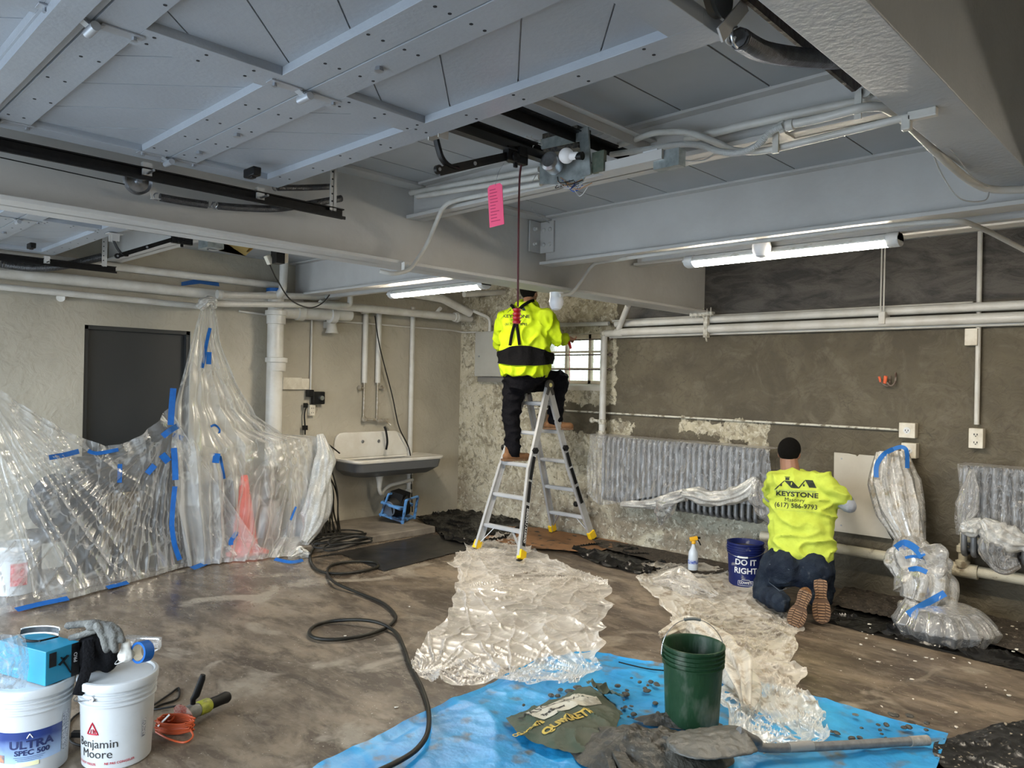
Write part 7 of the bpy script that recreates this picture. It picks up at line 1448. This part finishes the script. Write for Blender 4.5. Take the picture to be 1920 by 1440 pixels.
for fc_, dd, nm in ((fL_, V((.35, .94, 0)), 'l'), (fR_, V((.75, .66, 0)), 'r')):
    m = MB(); d = dd.normalized(); shoe(m, fc_ - d * .07, fc_ + d * .16); o, _ = solidify_blob(m, 'boot', boot, man, .008, 3)
    m = MB(); m.prism([fc_ - d * .12 + V((-d.y, d.x, 0)) * .04, fc_ + d * .12 + V((-d.y, d.x, 0)) * .048, fc_ + d * .20 + V((-d.y, d.x, 0)) * .02, fc_ + d * .20 - V((-d.y, d.x, 0)) * .02, fc_ + d * .12 - V((-d.y, d.x, 0)) * .048, fc_ - d * .12 - V((-d.y, d.x, 0)) * .04], (0, 0, .02)); m.build('sole', sole, o, smooth=False)
m = MB(); m.cap(M_(1066, 640, 6.02), M_(1070, 652, 6.0), .018, .012); m.tube([M_(1068, 650, 6.0), M_(1068, 715, 6.0)], .003, 6); m.build('string_reel', pm('red_plastic', (.55, .02, .03), .4), label='red line holder in the hand of the ladder worker', cat='tool')
# ---------- kneeling worker
O = V((-2.45, 5.72, 0)); fK = V((-.45, .893, 0)); rK = V((.893, .45, 0))
K = lambda r_, f, z: O + rK * r_ + fK * f + UZ * z
kn = thing('person', 'person in yellow-green printed t-shirt and jeans kneeling at the wall', 'person', O)
m = MB(); hc = P(1480, 850, 'y', 5.86); fh = (fK + rK * .25).normalized(); rh = fh.cross(UZ).normalized(); up = (UZ + fh * .12).normalized(); g = headm(m, hc, fh, rh, up, 1.0); m.cap(P(1483, 893, 'y', 5.82), hc - UZ * .045 - fh * .02, .078, .068)
elK = P(1592, 948, 'y', 5.92); wrK = K(.34, .52, .86); m.cap(elK, wrK, .040, .030); hand(m, wrK, fK + UZ * .25, UZ * -.6 - rK * .4, -rK, .55); wl = K(-.16, .50, .78); m.cap(K(-.15, .36, .74), wl, .040, .030); hand(m, wl, fK + rK * .3, rK * .5, UZ, .5)
Zq = lambda px, py, y: P(px, py, 'y', y)
m.cap(Zq(1486, 885, 5.82), Zq(1500, 930, 5.81), .055, .09); m.cap(Zq(1500, 930, 5.81), Zq(1504, 1030, 5.72), .09, .10)
for a, b, c_ in ((Zq(1544, 908, 5.84), Zq(1571, 932, 5.88), elK), (Zq(1452, 908, 5.80), Zq(1450, 935, 5.90), K(-.15, .36, .74))): m.cap(Zq(1500, 925, 5.81), a, .05, .05); m.cap(a, b, .045, .04); m.cap(b, c_, .04, .036)
m.cap(elK, wrK, .036, .030)
body, _ = solidify_blob(m, 'body', skin2, kn, .0055, 3); facebits(g, body)
hb_ = hair_cap(g, body, k=1.045, low=-.035)
m = MB(); Z_ = lambda px, py, y=5.80: P(px, py, 'y', y)
torso(m, [(Z_(1504, 1046, 5.70), .225, .15), (Z_(1504, 1036, 5.70), .232, .155), (Z_(1504, 1000, 5.74), .232, .15), (Z_(1504, 960, 5.78), .240, .145), (Z_(1503, 925, 5.81), .242, .135), (Z_(1500, 902, 5.82), .232, .12), (Z_(1494, 888, 5.82), .16, .10), (Z_(1487, 879, 5.82), .085, .08)], rK, fK)
sR, sL = Z_(1544, 905, 5.84), Z_(1452, 905, 5.80); m.cap(sR, Z_(1571, 930, 5.88), .085, .078); m.cap(Z_(1571, 930, 5.88), Z_(1578, 938, 5.90), .078, .07); m.cap(sL, Z_(1450, 935, 5.92), .082, .075); m.cap(sL, sR, .075, .075)
ts, tm = solidify_blob(m, 'shirt', hiv2, kn, .011, 4, cloth_w(.026, 8, 9, (.7, .7, 1.4)))
bvK = BVHTree.FromPolygons([tuple(p) for p in tm.v], tm.f); dv = (Z_(1500, 930) - CAM).normalized(); rv = dv.cross(UZ).normalized(); uv_ = rv.cross(dv)
cK = Z_(1490, 926, 5.7)
shirt_print(bvK, ts, cK, dv, rv, uv_, 1, house_parts(1.22, .022) + [('t', 'KEYSTONE', .016, -.005, .050, .0016, 1.25), ('t', 'Masonry', .0, -.048, .042, 0, 1), ('t', '(617) 586-9793', .01, -.092, .050, .0006, 1.0)], ink)
shirt_print(bvK, ts, cK, dv, rv, uv_, 1, [('p', [(-.15, .010), (.15, .022), (.15, .034), (-.15, .024)], 0, 0, 0, 0, 0), ('p', [(-.15, -.130), (.15, -.130), (.15, -.1275), (-.15, -.1275)], 0, 0, 0, 0, 0)], pm('shirt_print_green', (.32, .42, .08), .7))
m = MB(); m.cap(Z_(1574, 935, 5.89), elK, .060, .055); m.cap(elK, K(.35, .46, .86), .055, .042); solidify_blob(m, 'sleeve', pm('sleeve_grey', (.30, .32, .36), .85, bump=.3, bsc=60), kn, .010, 3, cloth_w(.006, 14, 3)); m = MB(); m.cap(Z_(1446, 930, 5.9), K(-.16, .36, .74), .06, .052); m.cap(K(-.16, .36, .74), K(-.18, .46, .78), .05, .042); solidify_blob(m, 'sleeve', MATS['sleeve_grey'], kn, .010, 3, cloth_w(.006, 14, 3))
m = MB(); kL, kR = K(-.235, .06, .10), K(.19, .10, .10); torso(m, [(K(0, -.10, .22), .18, .13), (K(0, -.09, .32), .225, .16), (Z_(1504, 1046, 5.70), .222, .15), (Z_(1504, 1036, 5.72), .2, .14)], rK, fK)
aL, aR = K(-.13, -.36, .13), K(.13, -.26, .16)
m.cap(K(-.13, -.06, .34), kL, .135, .095); m.cap(K(.13, -.06, .34), kR, .135, .095); m.cap(kL, aL, .092, .072); m.cap(kR, aR, .092, .072); m.ball(K(-.10, -.15, .33), (.14, .13, .14)); m.ball(K(.10, -.15, .33), (.14, .13, .14))
j_, jm = solidify_blob(m, 'jeans', jean, kn, .011, 4, cloth_w(.013, 11, 7, (.9, .9, .9))); bvJ = BVHTree.FromPolygons([tuple(p) for p in jm.v], jm.f)
m = MB(); pk_ = [(1443, 1058), (1480, 1068), (1484, 1100), (1462, 1108), (1442, 1092)]; vs = []
for x, y in pk_ + [pk_[0]]: d = ray(x, y).normalized(); h = bvJ.ray_cast(CAM, d); vs.append((h[0] if h[0] else Z_(x, y)) - d * .004)
m.tube(vs, .003, 5); m.build('back_pocket', pm('stitch_tan', (.07, .09, .12), .8), j_)
def kboot(heelpx, toepx, yh, label, ank):
    """boot resting on its toe, lugged sole turned to the viewer"""
    toe = PF(*toepx, .02); heel = P(*heelpx, 'y', yh); dS = (heel - toe); L = .30; dS = dS.normalized(); vw = (CAM - (toe + heel) / 2).normalized(); sd = dS.cross(vw).normalized(); nr = sd.cross(dS).normalized(); nr = nr if nr.dot(vw) > 0 else -nr
    m = MB(); q = lambda a, b, c: toe + dS * a + sd * b + nr * c; L = (heel - toe).length
    m.cap(q(.05, 0, -.045), q(L - .05, 0, -.045), .046, .040); m.cap(q(L - .05, 0, -.04), q(L - .02, 0, -.14), .045, .045); m.ball(q(L * .4, 0, -.06), (.05, .05, .05)); o, _ = solidify_blob(m, 'boot', boot, kn, .007, 3, lambda p: .003 * fbm(p, 30))
    def outline(t): # half width along the sole
        return .047 + .016 * math.sin(math.pi * min(max((t - .02) / .55, 0), 1)) - .008 * math.sin(math.pi * min(max((t - .45) / .35, 0), 1)) if 0 < t < 1 else .0
    pts = []
    for k in range(25): t_ = k / 24; w = outline(min(max(t_, .02), .98)) * math.sqrt(max(0, 1 - (max(0, .12 - t_) / .12) ** 2)) * math.sqrt(max(0, 1 - (max(0, t_ - .9) / .1) ** 2)); pts.append((t_ * L, w))
    m = MB(); m.prism([q(a, w, -.012) for a, w in pts] + [q(a, -w, -.012) for a, w in reversed(pts)], nr * .014); so = m.build('sole', pm('sole_base', (.10, .055, .03), .8), o, smooth=False)
    m = MB(); k = 0; t_ = .05
    while t_ < .96:
        w = 0
        for a, b in pts:
            if a <= t_ * L: w = b
        w = max(w - .003, .006); a = t_ * L; hh = .0085
        if .44 < t_ < .56: t_ += .02; continue
        for s0, s1, ang_ in ((-1, -.52, .35), (-.42, .42, 0), (.52, 1, -.35)):
            b0, b1 = s0 * w, s1 * w; mid = (b0 + b1) / 2; e0, e1 = (b0 - mid) * ang_, (b1 - mid) * ang_
            m.prism([q(a + e0, b0, .002), q(a + e1, b1, .002), q(a + e1 + hh, b1, .002), q(a + e0 + hh, b0, .002)], nr * .006)
        t_ += .062
    m.build('tread', pm('tread_tan', (.30, .17, .085), .75, col2=(.20, .12, .07), sc=20), so, smooth=False)
kboot((1512, 1107), (1487, 1176), PF(1487, 1176).y + .03, 'l', aL); kboot((1538, 1085), (1541, 1170), PF(1541, 1170).y + .04, 'r', aR)
m = MB(); q = K(.36, .64, .92); m.box(q, (.02, .28, .10)); m.build('hawk_tool', alu, label='metal trowel held against the white panel by the kneeling worker', cat='trowel', smooth=False) if False else None
# ================================================================== TAPED FILM WRAP RIGHT
yy1 = lambda px, py, y: P(px, py, 'y', y)
wf = film('wrap_film', lo=.62, hi=.98, col=(.84, .83, .80), rough=.25, bump=.4, bsc=12, stretch=(2, 2, .8), glossw=.18, dirt=(.55, .48, .36))
wr = thing('wrapped_heater', 'floor-standing object swathed in plastic and blue tape, leaning to the wall box', 'wrapped object', yy1(1760, 1200, 5.85))
pA = [yy1(1672, 848, 6.40), yy1(1676, 900, 6.36), yy1(1690, 960, 6.28), yy1(1708, 1015, 6.18)]
bundle(pA, [.10, .16, .15, .085], 51, wr, name='film_sleeve', mat=wf, amp=.22, fold=11, n=120, m_=60, lump=.25)
pB = [yy1(1706, 1012, 6.18), yy1(1712, 1045, 6.12), yy1(1722, 1075, 6.06), yy1(1735, 1105, 6.0), yy1(1728, 1132, 5.96)]
bundle(pB, [.09, .17, .15, .18, .14], 52, wr, name='film_sleeve', mat=wf, amp=.22, fold=8, n=80, m_=70, lump=.7)
c_ = PF(1764, 1200); c_ = V((c_.x, 5.84, 0)); T0_ = yy1(1738, 1126, 5.90); pC = [T0_, T0_.lerp(c_ + V((0, 0, .2)), .4), T0_.lerp(c_ + V((0, 0, .2)), .8), c_ + V((0, 0, .13)), c_ + V((0, 0, .012))]
bundle(pC, [.13, .19, .26, .31, .27], 53, wr, name='film_skirt', mat=film('wrap_film_clear', lo=.42, hi=.95, col=(.7, .7, .69), rough=.22, bump=.4, bsc=12, glossw=.18), amp=.10, fold=15, n=140, m_=50, lump=.25, level=True)
m = MB(); m.lathe([(.19, .02), (.22, .04), (.21, .10), (.10, .14), (.04, .16), (.02, .17)], c_ + V((-.03, .02, 0)), 40); m.build('dark_base', pm('base_dark', (.06, .06, .065), .4, .5), wr)
m = MB(); m.tube([c_ + V((-.03, .02, .15)), yy1(1735, 1110, 5.98), yy1(1710, 1030, 6.15), yy1(1676, 860, 6.40)], .025, 10); m.build('post', pm('post_dark', (.04, .04, .045), .5), wr)
for k, (c, d, L0, L1, rad, sd_) in enumerate((((1748, 1040), 0, 0, 0, 0, 0),)):
    bundle([yy1(1722, 1030, 6.06), yy1(1745, 1045, 6.02), yy1(1752, 1070, 6.0), yy1(1738, 1092, 6.0)], [.03, .11, .10, .03], 55, wr, name='film_tail', mat=MATS['wrap_film_clear'], amp=.3, fold=6)
bundle([yy1(1690, 1025, 6.10), yy1(1678, 1050, 6.05), yy1(1682, 1080, 6.0)], [.03, .07, .02], 56, wr, name='film_tail', mat=wf, amp=.3, fold=6)
bundle([yy1(1688, 1152, 5.9), yy1(1700, 1142, 5.88), yy1(1725, 1148, 5.86)], [.03, .06, .05], 57, wr, name='film_tail', mat=wf, amp=.3, fold=6)
_v, _f = [], []
for ch in wr.children:
    if 'film' in ch.name: b_ = len(_v); _v += [tuple(WLOC[wr.name] + v.co) for v in ch.data.vertices]; _f += [tuple(q + b_ for q in p.vertices) for p in ch.data.polygons]
bvW = BVHTree.FromPolygons(_v, _f); tlt = pm('blue_tape_light', (.02, .14, .44), .55, spec=.3)
def tring(pts, w):
    o = tape(pts, w, bvW, wr, off=.02, yf=6.2); o.name = 'tape_band'; o.data.materials[0] = tlt
for pts, w in (([(1643, 895), (1644, 872), (1657, 852), (1675, 842)], .035), ([(1675, 842), (1690, 838), (1700, 846), (1701, 878)], .03), ([(1680, 1028), (1696, 1018), (1716, 1028), (1730, 1044)], .05), ([(1697, 1046), (1712, 1043), (1730, 1046)], .02), ([(1704, 1069), (1720, 1066), (1738, 1073)], .035), ([(1702, 1152), (1725, 1138), (1750, 1124), (1772, 1112)], .045)): tring(pts, w)
m = MB(); m.tube(smooth_path([yy1(1650, 960, 6.35), yy1(1665, 995, 6.3), yy1(1685, 1025, 6.2)], 5), .008, 8); m.build('black_rod', blkrub, label='thin black rod behind the wrapped object', cat='rod')
for o in bpy.data.objects:
    if o.parent is None and o.type == 'MESH' and o.get('kind') is None and not o.get('label'): print('NOLABEL', o.name)
